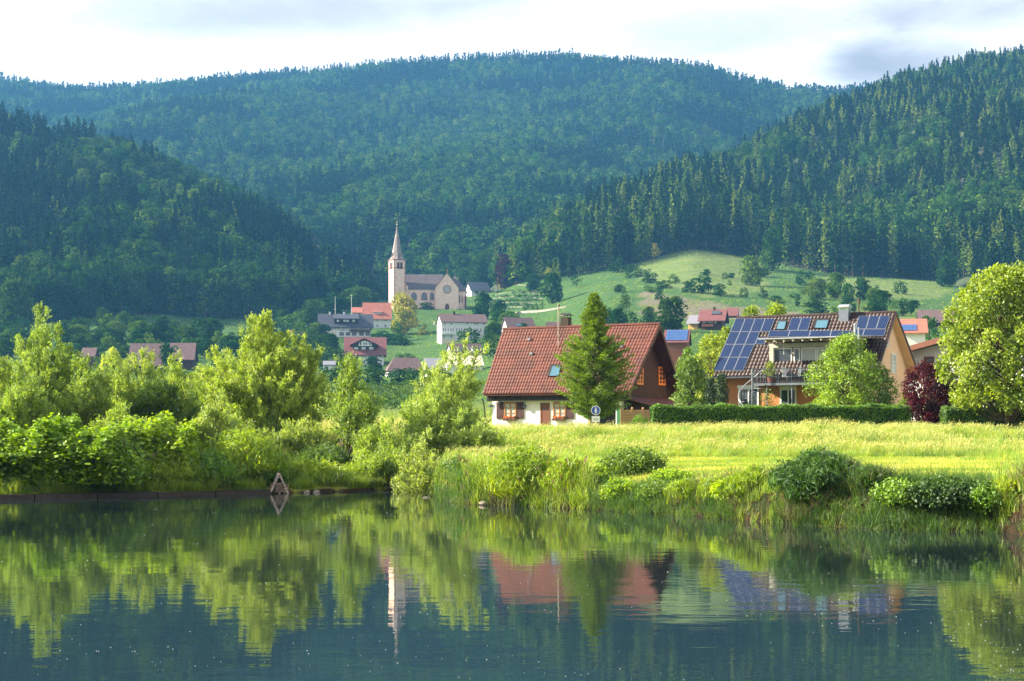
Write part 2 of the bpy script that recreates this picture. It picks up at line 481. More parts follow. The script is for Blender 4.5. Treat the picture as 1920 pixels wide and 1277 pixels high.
M['stick'] = mat('dead_sticks', (0.22, 0.15, 0.09), 0.9, 0.35, 10)
M['fence_wood'] = mat('tan_fence_boards', (0.50, 0.31, 0.16), 0.8, 0.15, 6, 0.4, 40, stretch=(1, 1, 5))
M['sign_white'] = mat('white_sign_enamel', (0.80, 0.80, 0.80), 0.35, 0.02)
M['sign_blue'] = mat('blue_sign_enamel', (0.03, 0.09, 0.42), 0.35, 0.03)
M['plate_blue'] = mat('dark_blue_plate', (0.03, 0.035, 0.16), 0.4, 0.03)
M['cow_white'] = mat('white_hide', (0.7, 0.68, 0.62), 0.9, 0.1, 0.8, color2=(0.15, 0.07, 0.04))
M['cow_dark'] = mat('dark_hide', (0.05, 0.03, 0.025), 0.9, 0.1, 0.8)
M['pollen'] = mat('floating_fluff', (0.75, 0.76, 0.72), 0.9, 0.05)
M['terrace_wall'] = mat('dry_stone_wall', (0.24, 0.22, 0.21), 0.9, 0.2, 1.2, 0.5, 4)
M['barn_pink'] = mat('salmon_barn_boards', (0.62, 0.30, 0.20), 0.8, 0.1, 1)
M['flower'] = mat('orange_flowers', (0.75, 0.16, 0.03), 0.8, 0.2, 30)


def solar_mat(name, vert):
    m, n, l = new_mat(name)
    out = n.new('ShaderNodeOutputMaterial')
    p = n.new('ShaderNodeBsdfPrincipled')
    t = n.new('ShaderNodeTexCoord')
    s = n.new('ShaderNodeSeparateXYZ')
    l.new(t.outputs['Object'], s.inputs[0])

    def line(sock, per, wd):
        a = n.new('ShaderNodeMath'); a.operation = 'MULTIPLY'; l.new(sock, a.inputs[0]); a.inputs[1].default_value = 1 / per
        b = n.new('ShaderNodeMath'); b.operation = 'FRACT'; l.new(a.outputs[0], b.inputs[0])
        c = n.new('ShaderNodeMath'); c.operation = 'LESS_THAN'; l.new(b.outputs[0], c.inputs[0]); c.inputs[1].default_value = wd
        return c.outputs[0]
    a = line(s.outputs[0], 0.16, 0.14)
    b = line(s.outputs[1], 0.16, 0.05)
    mx = n.new('ShaderNodeMath'); mx.operation = 'MAXIMUM'; l.new(a, mx.inputs[0]); l.new(b, mx.inputs[1])
    c = n.new('ShaderNodeMixRGB')
    c.inputs[1].default_value = (0.006, 0.016, 0.060, 1)
    c.inputs[2].default_value = (0.045, 0.07, 0.14, 1)
    l.new(mx.outputs[0], c.inputs[0])
    l.new(c.outputs[0], p.inputs['Base Color'])
    p.inputs['Roughness'].default_value = 0.35
    p.inputs['Specular IOR Level'].default_value = 0.12
    l.new(p.outputs[0], out.inputs[0])
    return m


M['solar'] = solar_mat('solar_cells', True)


# ------------------------------------------------------------------ mesh helpers
def np_mesh(name, V, quads, tone=None, smooth_shade=False, tris=None):
    me = bpy.data.meshes.new(name)
    V = np.ascontiguousarray(V, dtype=np.float32)
    quads = np.ascontiguousarray(quads, dtype=np.int32).reshape(-1, 4)
    nq = len(quads)
    loops = quads.ravel()
    starts = np.arange(nq, dtype=np.int32) * 4
    if tris is not None and len(tris):
        tris = np.ascontiguousarray(tris, dtype=np.int32).reshape(-1, 3)
        starts = np.concatenate([starts, nq * 4 + np.arange(len(tris), dtype=np.int32) * 3])
        loops = np.concatenate([loops, tris.ravel()])
    me.vertices.add(len(V))
    me.vertices.foreach_set('co', V.ravel())
    me.loops.add(len(loops))
    me.loops.foreach_set('vertex_index', loops)
    me.polygons.add(len(starts))
    me.polygons.foreach_set('loop_start', starts)
    if tone is not None:
        a = me.attributes.new('tone', 'FLOAT', 'FACE')
        a.data.foreach_set('value', np.ascontiguousarray(tone, dtype=np.float32))
    me.update(calc_edges=True)
    me.validate()
    if smooth_shade:
        me.polygons.foreach_set('use_smooth', np.ones(len(me.polygons), dtype=bool))
    return me


def unit(a):
    return a / np.maximum(np.linalg.norm(a, axis=-1, keepdims=True), 1e-9)


def leaves(P, D, L, W, rg, tone=None, up=0.0):
    """rhombic leaves centred on P, pointing along D"""
    n = len(P)
    D = unit(D)
    rnd = rg.normal(size=(n, 3))
    rnd[:, 2] += up
    S = unit(np.cross(D, rnd))
    L = np.broadcast_to(np.asarray(L, float), (n,))[:, None]
    W = np.broadcast_to(np.asarray(W, float), (n,))[:, None]
    V = np.stack([P - D * L * 0.5, P + S * W * 0.5, P + D * L * 0.5, P - S * W * 0.5], axis=1).reshape(-1, 3)
    Q = np.arange(n * 4).reshape(n, 4)
    if tone is None:
        tone = rg.random(n)
    return V, Q, tone


def tubes(paths, sides=5):
    """paths: list of (points (k,3), radii (k,))"""
    Vs, Qs, off = [], [], 0
    ang = np.arange(sides) / sides * 2 * np.pi
    for pts, rad in paths:
        pts = np.asarray(pts, float)
        rad = np.asarray(rad, float)
        k = len(pts)
        t = np.gradient(pts, axis=0)
        t = unit(t)
        ref = np.where(np.abs(t[:, 2:3]) > 0.9, np.array([[1.0, 0, 0]]), np.array([[0, 0, 1.0]]))
        a = unit(np.cross(t, ref))
        b = np.cross(t, a)
        ring = pts[:, None, :] + rad[:, None, None] * (np.cos(ang)[None, :, None] * a[:, None, :] + np.sin(ang)[None, :, None] * b[:, None, :])
        Vs.append(ring.reshape(-1, 3))
        i = np.arange(k - 1)[:, None] * sides
        j = np.arange(sides)[None, :]
        q = np.stack([off + i + j, off + i + (j + 1) % sides, off + i + sides + (j + 1) % sides, off + i + sides + j], axis=-1).reshape(-1, 4)
        Qs.append(q)
        off += k * sides
    return np.concatenate(Vs), np.concatenate(Qs)


def merge(parts):
    Vs, Qs, Ts, off = [], [], [], 0
    for V, Q, T in parts:
        Vs.append(V)
        Qs.append(Q + off)
        Ts.append(T)
        off += len(V)
    return np.concatenate(Vs), np.concatenate(Qs), np.concatenate(Ts)


def setp(o, label=None, category=None, group=None, kind=None):
    if label: o['label'] = label
    if category: o['category'] = category
    if group: o['group'] = group
    if kind: o['kind'] = kind
    return o


def link(name, me, material=None, parent=None, loc=None):
    o = bpy.data.objects.new(name, me)
    COL.objects.link(o)
    if material is not None:
        me.materials.append(material)
    if parent is not None:
        o.parent = parent
    if loc is not None:
        o.location = loc
    return o


def thing(name, label, category, loc=(0, 0, 0), rotz=0.0, group=None):
    o = bpy.data.objects.new(name, None)
    o.empty_display_size = 0.3
    COL.objects.link(o)
    o.location = loc
    o.rotation_euler = (0, 0, rotz)
    return setp(o, label, category, group)


class MB:
    """collects faces into one mesh"""
    def __init__(s):
        s.v, s.f, s.m = [], [], []

    def face(s, pts, mi=0):
        b = len(s.v)
        s.v += [tuple(p) for p in pts]
        s.f.append(tuple(range(b, b + len(pts))))
        s.m.append(mi)

    def hexa(s, c, mi=0):
        """c: 8 corners, bottom 4 then top 4"""
        b = len(s.v)
        s.v += [tuple(p) for p in c]
        for q in ((3, 2, 1, 0), (4, 5, 6, 7), (0, 1, 5, 4), (1, 2, 6, 5), (2, 3, 7, 6), (3, 0, 4, 7)):
            s.f.append(tuple(b + i for i in q))
            s.m.append(mi)

    def box(s, x0, x1, y0, y1, z0, z1, mi=0):
        s.hexa([(x0, y0, z0), (x1, y0, z0), (x1, y1, z0), (x0, y1, z0), (x0, y0, z1), (x1, y0, z1), (x1, y1, z1), (x0, y1, z1)], mi)

    def bar(s, a, b, r, mi=0, sides=6, r2=None):
        a, b = Vector(a), Vector(b)
        d = (b - a).normalized()
        u = d.orthogonal().normalized()
        w = d.cross(u)
        r2 = r if r2 is None else r2
        k = len(s.v)
        for c, rr in ((a, r), (b, r2)):
            for i in range(sides):
                t = 2 * math.pi * i / sides
                s.v.append(tuple(c + (u * math.cos(t) + w * math.sin(t)) * rr))
        for i in range(sides):
            j = (i + 1) % sides
            s.f.append((k + i, k + j, k + sides + j, k + sides + i)); s.m.append(mi)
        s.f.append(tuple(k + i for i in reversed(range(sides)))); s.m.append(mi)
        s.f.append(tuple(k + sides + i for i in range(sides))); s.m.append(mi)

    def prism(s, poly, ax, a0, a1, mi=0):
        """poly: 2-d outline extruded along axis ax (0 x, 1 y, 2 z)"""
        def p(q, a):
            if ax == 0: return (a, q[0], q[1])
            if ax == 1: return (q[0], a, q[1])
            return (q[0], q[1], a)
        b = len(s.v)
        n = len(poly)
        s.v += [p(q, a0) for q in poly] + [p(q, a1) for q in poly]
        s.f.append(tuple(b + i for i in range(n))); s.m.append(mi)
        s.f.append(tuple(b + n + i for i in reversed(range(n)))); s.m.append(mi)
        for i in range(n):
            j = (i + 1) % n
            s.f.append((b + i, b + n + i, b + n + j, b + j)); s.m.append(mi)

    def mesh(s, name, mats):
        me = bpy.data.meshes.new(name)
        me.from_pydata(s.v, [], s.f)
        for m in mats:
            me.materials.append(m)
        me.polygons.foreach_set('material_index', s.m)
        me.update()
        return me

    def build(s, name, mats, parent=None, loc=None):
        if not isinstance(mats, (list, tuple)):
            mats = [mats]
        return link(name, s.mesh(name, mats), None, parent, loc)


def fnoise(x, y, scale, seed=0, octaves=3):
    r = np.random.default_rng(1000 + seed)
    out = np.zeros_like(np.asarray(x, float))
    amp, tot = 1.0, 0.0
    for o in range(octaves):
        for k in range(4):
            a = r.random() * 2 * np.pi
            ph = r.random() * 2 * np.pi
            kk = 2 * np.pi / scale * (2 ** o) * (0.7 + 0.6 * r.random())
            out = out + amp * np.sin((x * np.cos(a) + y * np.sin(a)) * kk + ph) * 0.5
        tot += amp
        amp *= 0.55
    return out / (tot * 1.4)


def inside(px, py, poly):
    """points in a polygon of the photograph"""
    px = np.asarray(px, float); py = np.asarray(py, float)
    r = np.zeros(px.shape, bool)
    n = len(poly)
    for i in range(n):
        x1, y1 = poly[i]
        x2, y2 = poly[(i + 1) % n]
        c = ((y1 > py) != (y2 > py)) & (px < (x2 - x1) * (py - y1) / ((y2 - y1) or 1e-9) + x1)
        r ^= c
    return r


# ------------------------------------------------------------------ ground
def ground_material():
    m, n, l = new_mat('meadow_ground')
    out = n.new('ShaderNodeOutputMaterial')
    t = n.new('ShaderNodeTexCoord')

    def noise(scale, stretch=(1, 1, 1), detail=6):
        mp = n.new('ShaderNodeMapping'); mp.inputs['Scale'].default_value = stretch
        l.new(t.outputs['Object'], mp.inputs[0])
        a = n.new('ShaderNodeTexNoise'); a.inputs['Scale'].default_value = scale
        a.inputs['Detail'].default_value = detail; a.inputs['Roughness'].default_value = 0.65
        l.new(mp.outputs[0], a.inputs[0])
        r = n.new('ShaderNodeMapRange'); r.inputs[1].default_value = 0.33; r.inputs[2].default_value = 0.67
        l.new(a.outputs['Fac'], r.inputs[0])
        return r.outputs[0]

    def mix(f, a, b):
        x = n.new('ShaderNodeMixRGB')
        for i, v in ((0, f), (1, a), (2, b)):
            if isinstance(v, tuple): x.inputs[i].default_value = (*v, 1)
            elif isinstance(v, float): x.inputs[i].default_value = v
            else: l.new(v, x.inputs[i])
        return x.outputs[0]

    def att(name):
        a = n.new('ShaderNodeAttribute'); a.attribute_name = name
        return a.outputs['Fac']
    # near grass floor
    near = mix(noise(1.4), (0.10, 0.17, 0.008), (0.22, 0.29, 0.018))
    near = mix(noise(0.35, (0.6, 1.5, 1)), near, (0.30, 0.30, 0.07))
    far = mix(noise(0.035, (1, 1.4, 1)), (0.022, 0.072, 0.018), (0.066, 0.120, 0.028))
    far = mix(noise(0.30), far, (0.045, 0.10, 0.025))
    dry = mix(noise(0.08), (0.085, 0.135, 0.04), (0.14, 0.18, 0.06))
    plough = mix(noise(0.15, (1, 3, 1)), (0.11, 0.105, 0.07), (0.16, 0.145, 0.10))
    soil = mix(noise(3.0), (0.016, 0.013, 0.008), (0.055, 0.038, 0.022))
    c = mix(att('far'), near, far)
    c = mix(att('dry'), c, dry)
    c = mix(att('plough'), c, plough)
    c = mix(att('soil'), c, soil)
    p = n.new('ShaderNodeBsdfPrincipled')
    p.inputs['Roughness'].default_value = 0.95
    p.inputs['Specular IOR Level'].default_value = 0.1
    l.new(c, p.inputs['Base Color'])
    b = n.new('ShaderNodeBump'); b.inputs['Strength'].default_value = 0.9; b.inputs['Distance'].default_value = 0.25
    l.new(noise(0.9), b.inputs['Height'])
    l.new(b.outputs[0], p.inputs['Normal'])
    l.new(p.outputs[0], out.inputs[0])
    return m


def grid_mesh(name, pxs, Ys, zfun, material, attrs=None, smooth_shade=True):
    PX, YY = np.meshgrid(pxs, Ys)
    X = (PX - 960) / F * YY
    Z = zfun(PX, X, YY)
    V = np.stack([X, YY, Z], -1).reshape(-1, 3)
    nc, nr = len(pxs), len(Ys)
    i = np.arange(nr - 1)[:, None] * nc + np.arange(nc - 1)[None, :]
    Q = np.stack([i, i + 1, i + nc + 1, i + nc], -1).reshape(-1, 4)
    me = np_mesh(name, V, Q, None, smooth_shade)
    for k, fn in (attrs or {}).items():
        a = me.attributes.new(k, 'FLOAT', 'POINT')
        rows = HOR - F * (Z - CH) / YY
        a.data.foreach_set('value', np.ascontiguousarray(fn(PX, rows, X, YY, Z).ravel(), dtype=np.float32))
    return link(name, me, material)


# patches of the hillside meadows, outlined where the photograph shows them
DRY = [[(1200, 470), (1300, 462), (1440, 470), (1440, 545), (1330, 560), (1200, 520)], [(1480, 590), (1600, 578), (1770, 600), (1770, 612), (1490, 610)],
       [(1540, 520), (1770, 525), (1770, 560), (1560, 560)]]
PLOUGH = [[(1207, 545), (1300, 562), (1400, 575), (1500, 588), (1480, 604), (1380, 596), (1290, 600), (1205, 590)]]


def patch(polys, y0=300):
    def fn(px, row, x, y, z):
        jx = px + 6 * np.sin(row * 0.4) + 5 * np.sin(px * 0.07)
        m = np.zeros(px.shape, bool)
        for p in polys:
            m |= inside(jx, row + 2 * np.sin(px * 0.09), p)
        return (m & (y > y0)).astype(float)
    return fn


def soil_fn(px, row, x, y, z):
    d = y - bank_y(x)
    s = np.where((d < 1.3) & (x > -3.2), 1.0, 0.0)
    s = np.maximum(s, np.where((z < 0.12), 1.0, 0.0))
    bare = inside(px, row, [(1830, 812), (1880, 800), (2000, 798), (2000, 820), (1900, 826), (1850, 824)]) & (y > 70) & (y < 92)
    return np.maximum(s, np.where(bare, 0.75, 0.0))


pxs_g = np.concatenate([np.arange(-3000, -200, 90), np.arange(-200, 2120, 13), np.arange(2120, 4200, 90)])
ys_g = np.concatenate([np.arange(12, 34, 1.0), np.arange(34, 68, 0.25), np.arange(68, 100, 0.6), np.arange(100, 230, 4), np.arange(230, 1190, 9)])
ground = grid_mesh('ground', pxs_g, ys_g, lambda px, x, y: ground_z(x, y), ground_material(),
                   {'far': lambda px, r, x, y, z: smooth((y - 240) / 120), 'dry': patch(DRY), 'plough': patch(PLOUGH), 'soil': soil_fn})
setp(ground, kind='structure')

forest_floor = mat('forest_floor', (0.035, 0.055, 0.022), 0.95, 0.3, 0.05)
for nm, obj_name, y0, y1, p0, p1 in (('far', 'mountain', -0.03, 1.3, -3400, 3200), ('left', 'wooded_hill', -0.05, 1.35, -3400, 680), ('right', 'wooded_hill', -0.05, 1.35, 900, 3200)):
    h = HILLS[nm]
    pxs = np.arange(p0, p1 + 1, 20)
    ts = np.linspace(y0, y1, 60)
    PX, TT = np.meshgrid(pxs, ts)
    fd = np.interp(PX, h['fx'], h['fd'])
    cd = np.interp(PX, h['cx'], h['cd'])
    YY = fd + (cd - fd) * TT
    X = (PX - 960) / F * YY
    Z = hill_z(nm, PX.ravel(), YY.ravel()).reshape(PX.shape)
    V = np.stack([X, YY, Z], -1).reshape(-1, 3)
    nc, nr = len(pxs), len(ts)
    i = np.arange(nr - 1)[:, None] * nc + np.arange(nc - 1)[None, :]
    Q = np.stack([i, i + 1, i + nc + 1, i + nc], -1).reshape(-1, 4)
    setp(link(obj_name, np_mesh(obj_name, V, Q, None, True), forest_floor), kind='structure')


# ------------------------------------------------------------------ river
def water_material():
    m, n, l = new_mat('river_water')
    out = n.new('ShaderNodeOutputMaterial')
    t = n.new('ShaderNodeTexCoord')

    def noise(scale, stretch, detail, rough=0.5):
        mp = n.new('ShaderNodeMapping'); mp.inputs['Scale'].default_value = stretch
        l.new(t.outputs['Object'], mp.inputs[0])
        a = n.new('ShaderNodeTexNoise'); a.inputs['Scale'].default_value = scale
        a.inputs['Detail'].default_value = detail; a.inputs['Roughness'].default_value = rough
        l.new(mp.outputs[0], a.inputs[0])
        return a.outputs['Fac']
    h1 = noise(2.6, (0.45, 1.0, 1), 3)
    h2 = noise(0.5, (0.6, 1, 1), 2)
    patchy = noise(0.10, (0.5, 1.2, 1), 3)
    rp = n.new('ShaderNodeMapRange'); rp.inputs[1].default_value = 0.35; rp.inputs[2].default_value = 0.7
    rp.inputs[3].default_value = 0.2; rp.inputs[4].default_value = 1.4
    l.new(patchy, rp.inputs[0])
    mul = n.new('ShaderNodeMath'); mul.operation = 'MULTIPLY'; l.new(h1, mul.inputs[0]); l.new(rp.outputs[0], mul.inputs[1])
    add = n.new('ShaderNodeMath'); add.operation = 'MULTIPLY_ADD'; l.new(h2, add.inputs[0]); add.inputs[1].default_value = 1.6
    l.new(mul.outputs[0], add.inputs[2])
    b = n.new('ShaderNodeBump'); b.inputs['Strength'].default_value = 1.0; b.inputs['Distance'].default_value = 0.0034
    l.new(add.outputs[0], b.inputs['Height'])
    p = n.new('ShaderNodeBsdfPrincipled')
    p.inputs['Base Color'].default_value = (0.010, 0.020, 0.022, 1)
    p.inputs['Roughness'].default_value = 0.015
    p.inputs['IOR'].default_value = 1.45
    p.inputs['Specular IOR Level'].default_value = 0.75
    p.inputs['Specular Tint'].default_value = (1, 1, 1, 1)
    l.new(b.outputs[0], p.inputs['Normal'])
    l.new(p.outputs[0], out.inputs[0])
    return m


wx = np.linspace(-160, 130, 30)
wy = np.linspace(-60, 66, 20)
WX, WY = np.meshgrid(wx, wy)
V = np.stack([WX, WY, np.zeros_like(WX)], -1).reshape(-1, 3)
i = np.arange(19)[:, None] * 30 + np.arange(29)[None, :]
Q = np.stack([i, i + 1, i + 31, i + 30], -1).reshape(-1, 4)
setp(link('river_water', np_mesh('river_water', V, Q, None, True), water_material()), kind='structure')

# ------------------------------------------------------------------ haze
hz = MB()
hz.box(-5400, 4400, -160, 3800, -3.2, 720)
hm, hn, hl = new_mat('valley_haze')
ho = hn.new('ShaderNodeOutputMaterial')
hv = hn.new('ShaderNodeVolumePrincipled')
hv.inputs['Color'].default_value = (0.14, 0.45, 0.98, 1)
hv.inputs['Density'].default_value = 0.000104
hv.inputs['Anisotropy'].default_value = 0.2
hl.new(hv.outputs[0], ho.inputs['Volume'])
setp(hz.build('haze', hm), kind='stuff')


# ------------------------------------------------------------------ far trees: prototypes
def conifer_proto(name, H, Rr, levels, per, parts, bare, seed, leafL=1.5, leafW=0.8):
    rg = np.random.default_rng(seed)
    P, D = [], []
    for k in range(levels):
        t = (k + 0.5) / levels
        z = H * (bare + (1 - bare) * t)
        r = Rr * (1 - t) ** 0.85 * (0.85 + 0.3 * rg.random())
        nb = max(3, int(per * (1 - 0.6 * t)))
        for b in range(nb):
            a = rg.random() * 2 * np.pi
            rr = r * (0.7 + 0.45 * rg.random())
            for s in range(parts):
                f = (s + 0.7) / parts
                P.append((math.cos(a) * rr * f, math.sin(a) * rr * f, z - rr * f * 0.35 + rg.normal() * 0.25))
                D.append((math.cos(a), math.sin(a), -0.35 + rg.normal() * 0.3))
    P.append((0, 0, H)); D.append((0, 0, 1))
    P, D = np.array(P), np.array(D)
    L = leafL * (0.7 + 0.6 * rg.random(len(P)))
    V, Q, T = leaves(P, D, L, L * leafW, rg, up=1.2)
    return V, Q, T


def broad_proto(H, Wd, ncl, nleaf, size, seed, bottom=0.12, top_pow=0.5):
    rg = np.random.default_rng(seed)
    P, D, T = [], [], []
    for k in range(ncl):
        t = rg.random()
        th = rg.random() * 2 * np.pi
        prof = math.sin(math.pi * min(1, max(0.02, t * 0.92 + 0.06))) ** top_pow
        r = Wd / 2 * prof * (rg.random() ** 0.4) * 0.8
        c = np.array([math.cos(th) * r, math.sin(th) * r, H * (bottom + (0.93 - bottom) * t)])
        cr = Wd * (0.13 + 0.08 * rg.random())
        d = unit(rg.normal(size=(nleaf, 3)) + np.array([0, 0, 0.35]))
        p = c + d * cr * (0.75 + 0.3 * rg.random((nleaf, 1))) * np.array([1, 1, 0.8])
        P.append(p)
        D.append(d + rg.normal(size=(nleaf, 3)) * 0.8)
        T.append(np.clip(0.25 + 0.5 * rg.random() + 0.25 * rg.normal(size=nleaf) * 0.6, 0, 1))
    P, D, T = np.concatenate(P), np.concatenate(D), np.concatenate(T)
    L = size * (0.7 + 0.6 * rg.random(len(P)))
    return leaves(P, D, L, L * 0.75, rg, T)


def trunk_part(H, r, lean=0.0, sides=6):
    return tubes([(np.array([[0, 0, -0.8], [lean * 0.3, 0, H * 0.4], [lean, 0, H]]), np.array([r, r * 0.75, r * 0.2]))], sides)


proto_col = bpy.data.collections.new('wood_kinds')       # holds the kinds of tree the woods are made of; not linked into the scene


def proto(name, V, Q, T, material, trunk=None, trunk_mat=None, col=None):
    nt = 0
    if trunk is not None:
        tv, tq = trunk
        nt = len(tq)
        Q = np.concatenate([Q, tq + len(V)])
        V = np.concatenate([V, tv])
        T = np.concatenate([T, np.zeros(nt)])
    me = np_mesh(name, V, Q, T)
    me.materials.append(material)
    if nt:
        me.materials.append(trunk_mat)
        mi = np.zeros(len(Q), dtype=np.int32)
        mi[-nt:] = 1
        me.polygons.foreach_set('material_index', mi)
    o = bpy.data.objects.new(name, me)
    (col or proto_col).objects.link(o)
    return o


KINDS = []
for s in range(3):
    KINDS.append(proto('a%d_spruce' % s, *conifer_proto('c', 24, 4.9, 13, 13, 3, 0.22 + 0.1 * s, 11 + s), M['far_con'], trunk_part(20, 0.35), M['bark']))
KINDS.append(proto('b0_larch', *conifer_proto('c', 23, 4.7, 13, 12, 3, 0.25, 21, 1.5, 0.8), M['larch'], trunk_part(20, 0.3), M['bark']))
for s in range(2):
    KINDS.append(proto('c%d_beech' % s, *broad_proto(20, 13, 26, 26, 1.5, 31 + s), M['far_broad'], trunk_part(12, 0.4), M['bark']))
KINDS.append(proto('d0_ash', *broad_proto(19, 12, 26, 26, 1.4, 41), M['far_light'], trunk_part(12, 0.4), M['bark']))
for s in range(2):
    KINDS.append(proto('e%d_distant_spruce' % s, *conifer_proto('c', 22, 5.2, 8, 9, 2, 0.15, 51 + s, 2.6, 0.9), M['far_con']))
KINDS.append(proto('f0_distant_beech', *broad_proto(19, 13, 16, 11, 2.4, 61), M['far_broad']))
KINDS.append(proto('f1_distant_ash', *broad_proto(19, 13, 16, 11, 2.4, 62), M['far_light']))


def scatter(name, P, kind, rot, scl, col, label=None, category=None, kind_prop='stuff'):
    """one object that grows an instance of a kind of plant on each of its points"""
    me = bpy.data.meshes.new(name)
    me.vertices.add(len(P))
    me.vertices.foreach_set('co', np.ascontiguousarray(P, dtype=np.float32).ravel())
    for nm, typ, data in (('k', 'INT', kind), ('s', 'FLOAT', scl)):
        a = me.attributes.new(nm, typ, 'POINT')
        a.data.foreach_set('value', np.ascontiguousarray(data, dtype=np.int32 if typ == 'INT' else np.float32))
    a = me.attributes.new('r', 'FLOAT_VECTOR', 'POINT')
    a.data.foreach_set('vector', np.ascontiguousarray(rot, dtype=np.float32).ravel())
    me.update()
    o = link(name, me)
    ng = bpy.data.node_groups.new(name + '_nodes', 'GeometryNodeTree')
    ng.interface.new_socket('Geometry', in_out='INPUT', socket_type='NodeSocketGeometry')
    ng.interface.new_socket('Geometry', in_out='OUTPUT', socket_type='NodeSocketGeometry')
    n, l = ng.nodes, ng.links
    gi, go = n.new('NodeGroupInput'), n.new('NodeGroupOutput')
    ci = n.new('GeometryNodeCollectionInfo')
    ci.inputs['Collection'].default_value = col
    ci.inputs['Separate Children'].default_value = True
    ci.inputs['Reset Children'].default_value = True
    ip = n.new('GeometryNodeInstanceOnPoints')
    ip.inputs['Pick Instance'].default_value = True
    l.new(gi.outputs[0], ip.inputs['Points'])
    l.new(ci.outputs[0], ip.inputs['Instance'])
    for nm, typ, sock in (('k', 'INT', 'Instance Index'), ('r', 'FLOAT_VECTOR', 'Rotation'), ('s', 'FLOAT', 'Scale')):
        a = n.new('GeometryNodeInputNamedAttribute')
        a.data_type = typ
        a.inputs['Name'].default_value = nm
        l.new(a.outputs['Attribute'], ip.inputs[sock])
    l.new(ip.outputs[0], go.inputs[0])
    md = o.modifiers.new('scatter', 'NODES')
    md.node_group = ng
    setp(o, label, category, kind=kind_prop)
    return o


def forest_points(nm, px0, px1, spacing, seed, tmin=0.0, tmax=1.12, reject=None):
    h = HILLS[nm]
    rg = np.random.default_rng(seed)
    ymax = h['cd'].max() * 1.05
    ymin = h['fd'].min()
    area = (px1 - px0) / F * (ymax ** 2 - ymin ** 2) / 2
    n = int(area / spacing ** 2)
    px = px0 + (px1 - px0) * rg.random(n)
    Y = np.sqrt(ymin ** 2 + (ymax ** 2 - ymin ** 2) * rg.random(n))
    fd = np.interp(px, h['fx'], h['fd'])
    cd = np.interp(px, h['cx'], h['cd'])
    t = (Y - fd) / (cd - fd)
    ok = (t > tmin) & (t < tmax)
    px, Y, t = px[ok], Y[ok], t[ok]
    Z = hill_z(nm, px, Y)
    x = (px - 960) / F * Y
    if nm != 'far':
        Z = np.maximum(Z, ground_z(x, Y) - 0.5)
    return px, x, Y, Z, t, rg


def wood(nm, obj_name, label, px0, px1, spacing, seed, mix, tmax=1.12, tmin=0.0):
    px, x, Y, Z, t, rg = forest_points(nm, px0, px1, spacing, seed, tmin, tmax)
    u = fnoise(x, Y, 260, seed, 3) + rg.normal(size=len(x)) * 0.16
    row = HOR - F * (Z - CH) / Y
    k = mix(px, row, u, t, rg)
    n = len(x)
    rot = np.stack([rg.normal(size=n) * 0.03, rg.normal(size=n) * 0.03, rg.random(n) * 6.28], -1)
    s = (0.58 + 0.55 * rg.random(n)) * (0.9 if nm == 'right' else 1.0)
    s = s * np.clip(0.95 + 0.15 * fnoise(x, Y, 90, seed + 5, 2), 0.7, 1.3)
    return scatter(obj_name, np.stack([x, Y, Z], -1), k, rot, s, proto_col)


def pick(rg, n, opts, w):
    return rg.choice(opts, size=n, p=np.array(w) / sum(w))


def mix_far(px, row, u, t, rg):
    n = len(px)
    con = pick(rg, n, [7, 8], [1, 1])
    br = pick(rg, n, [9, 10], [2, 1])
    c = u + 0.35 * np.clip((t - 0.75) * 4, 0, 1) - 0.25 * inside(px, row, [(480, 330), (620, 190), (900, 160), (1150, 200), (1060, 330), (700, 400)])
    return np.where(c > 0.08, con, br)


def mix_left(px, row, u, t, rg):
    n = len(px)
    con = pick(rg, n, [0, 1, 2, 3], [3, 3, 2, 0.5])
    br = pick(rg, n, [4, 5, 6], [2, 2, 1.6])
    return np.where(u + 0.3 * (t > 0.15) > 0.28, con, br)


def mix_right(px, row, u, t, rg):
    n = len(px)
    con = pick(rg, n, [0, 1, 2, 3], [2, 2, 2, 3.4])  # extra pale larch paints the sunlight on this hill
    br = pick(rg, n, [4, 5, 6], [1, 1, 3])
    c = u + 0.33 - 0.9 * inside(px, row, [(1600, 320), (1680, 260), (1790, 235), (1780, 300), (1700, 345), (1620, 350)]) - 0.5 * inside(px, row, [(960, 480), (1000, 400), (1060, 400), (1060, 490)])
    return np.where(c > 0.0, con, br)


wood('far', 'forest', None, -420, 2150, 8.4, 101, mix_far, 1.06)
wood('left', 'forest', None, -700, 680, 6.6, 102, mix_left, 1.12)
wood('right', 'forest', None, 930, 2500, 6.6, 103, mix_right, 1.1, 0.012)


# ------------------------------------------------------------------ single trees and shrubs on the hillsides
def make_kind(V, Q, T, trunk):
    return np_mesh('crown', V, Q, T), np_mesh('trunk', trunk[0], trunk[1], None, True)


HILL_MESH = {}
for s in range(4):
    HILL_MESH['broad%d' % s] = make_kind(*broad_proto(1.0, 1.0, 42, 64, 0.072, 200 + s, 0.12), trunk_part(0.7, 0.028))
for s in range(2):
    HILL_MESH['shrub%d' % s] = make_kind(*broad_proto(1.0, 1.0, 24, 26, 0.10, 210 + s, 0.0, 0.3), trunk_part(0.5, 0.02))
    HILL_MESH['loose%d' % s] = make_kind(*broad_proto(1.0, 1.0, 18, 20, 0.085, 220 + s, 0.25, 0.7), trunk_part(0.8, 0.022, 0.05))
for s in range(3):
    v, q, t = conifer_proto('c', 1.0, 0.16, 16, 12, 3, 0.06 + 0.12 * s, 230 + s, 0.058, 0.7)
    HILL_MESH['spruce%d' % s] = make_kind(v, q, t, trunk_part(0.95, 0.014))
v, q, t = broad_proto(1.0, 1.0, 22, 30, 0.09, 240, 0.0, 0.25)
HILL_MESH['cone0'] = make_kind(v * np.array([1, 1, 1]), q, t, trunk_part(0.7, 0.03))
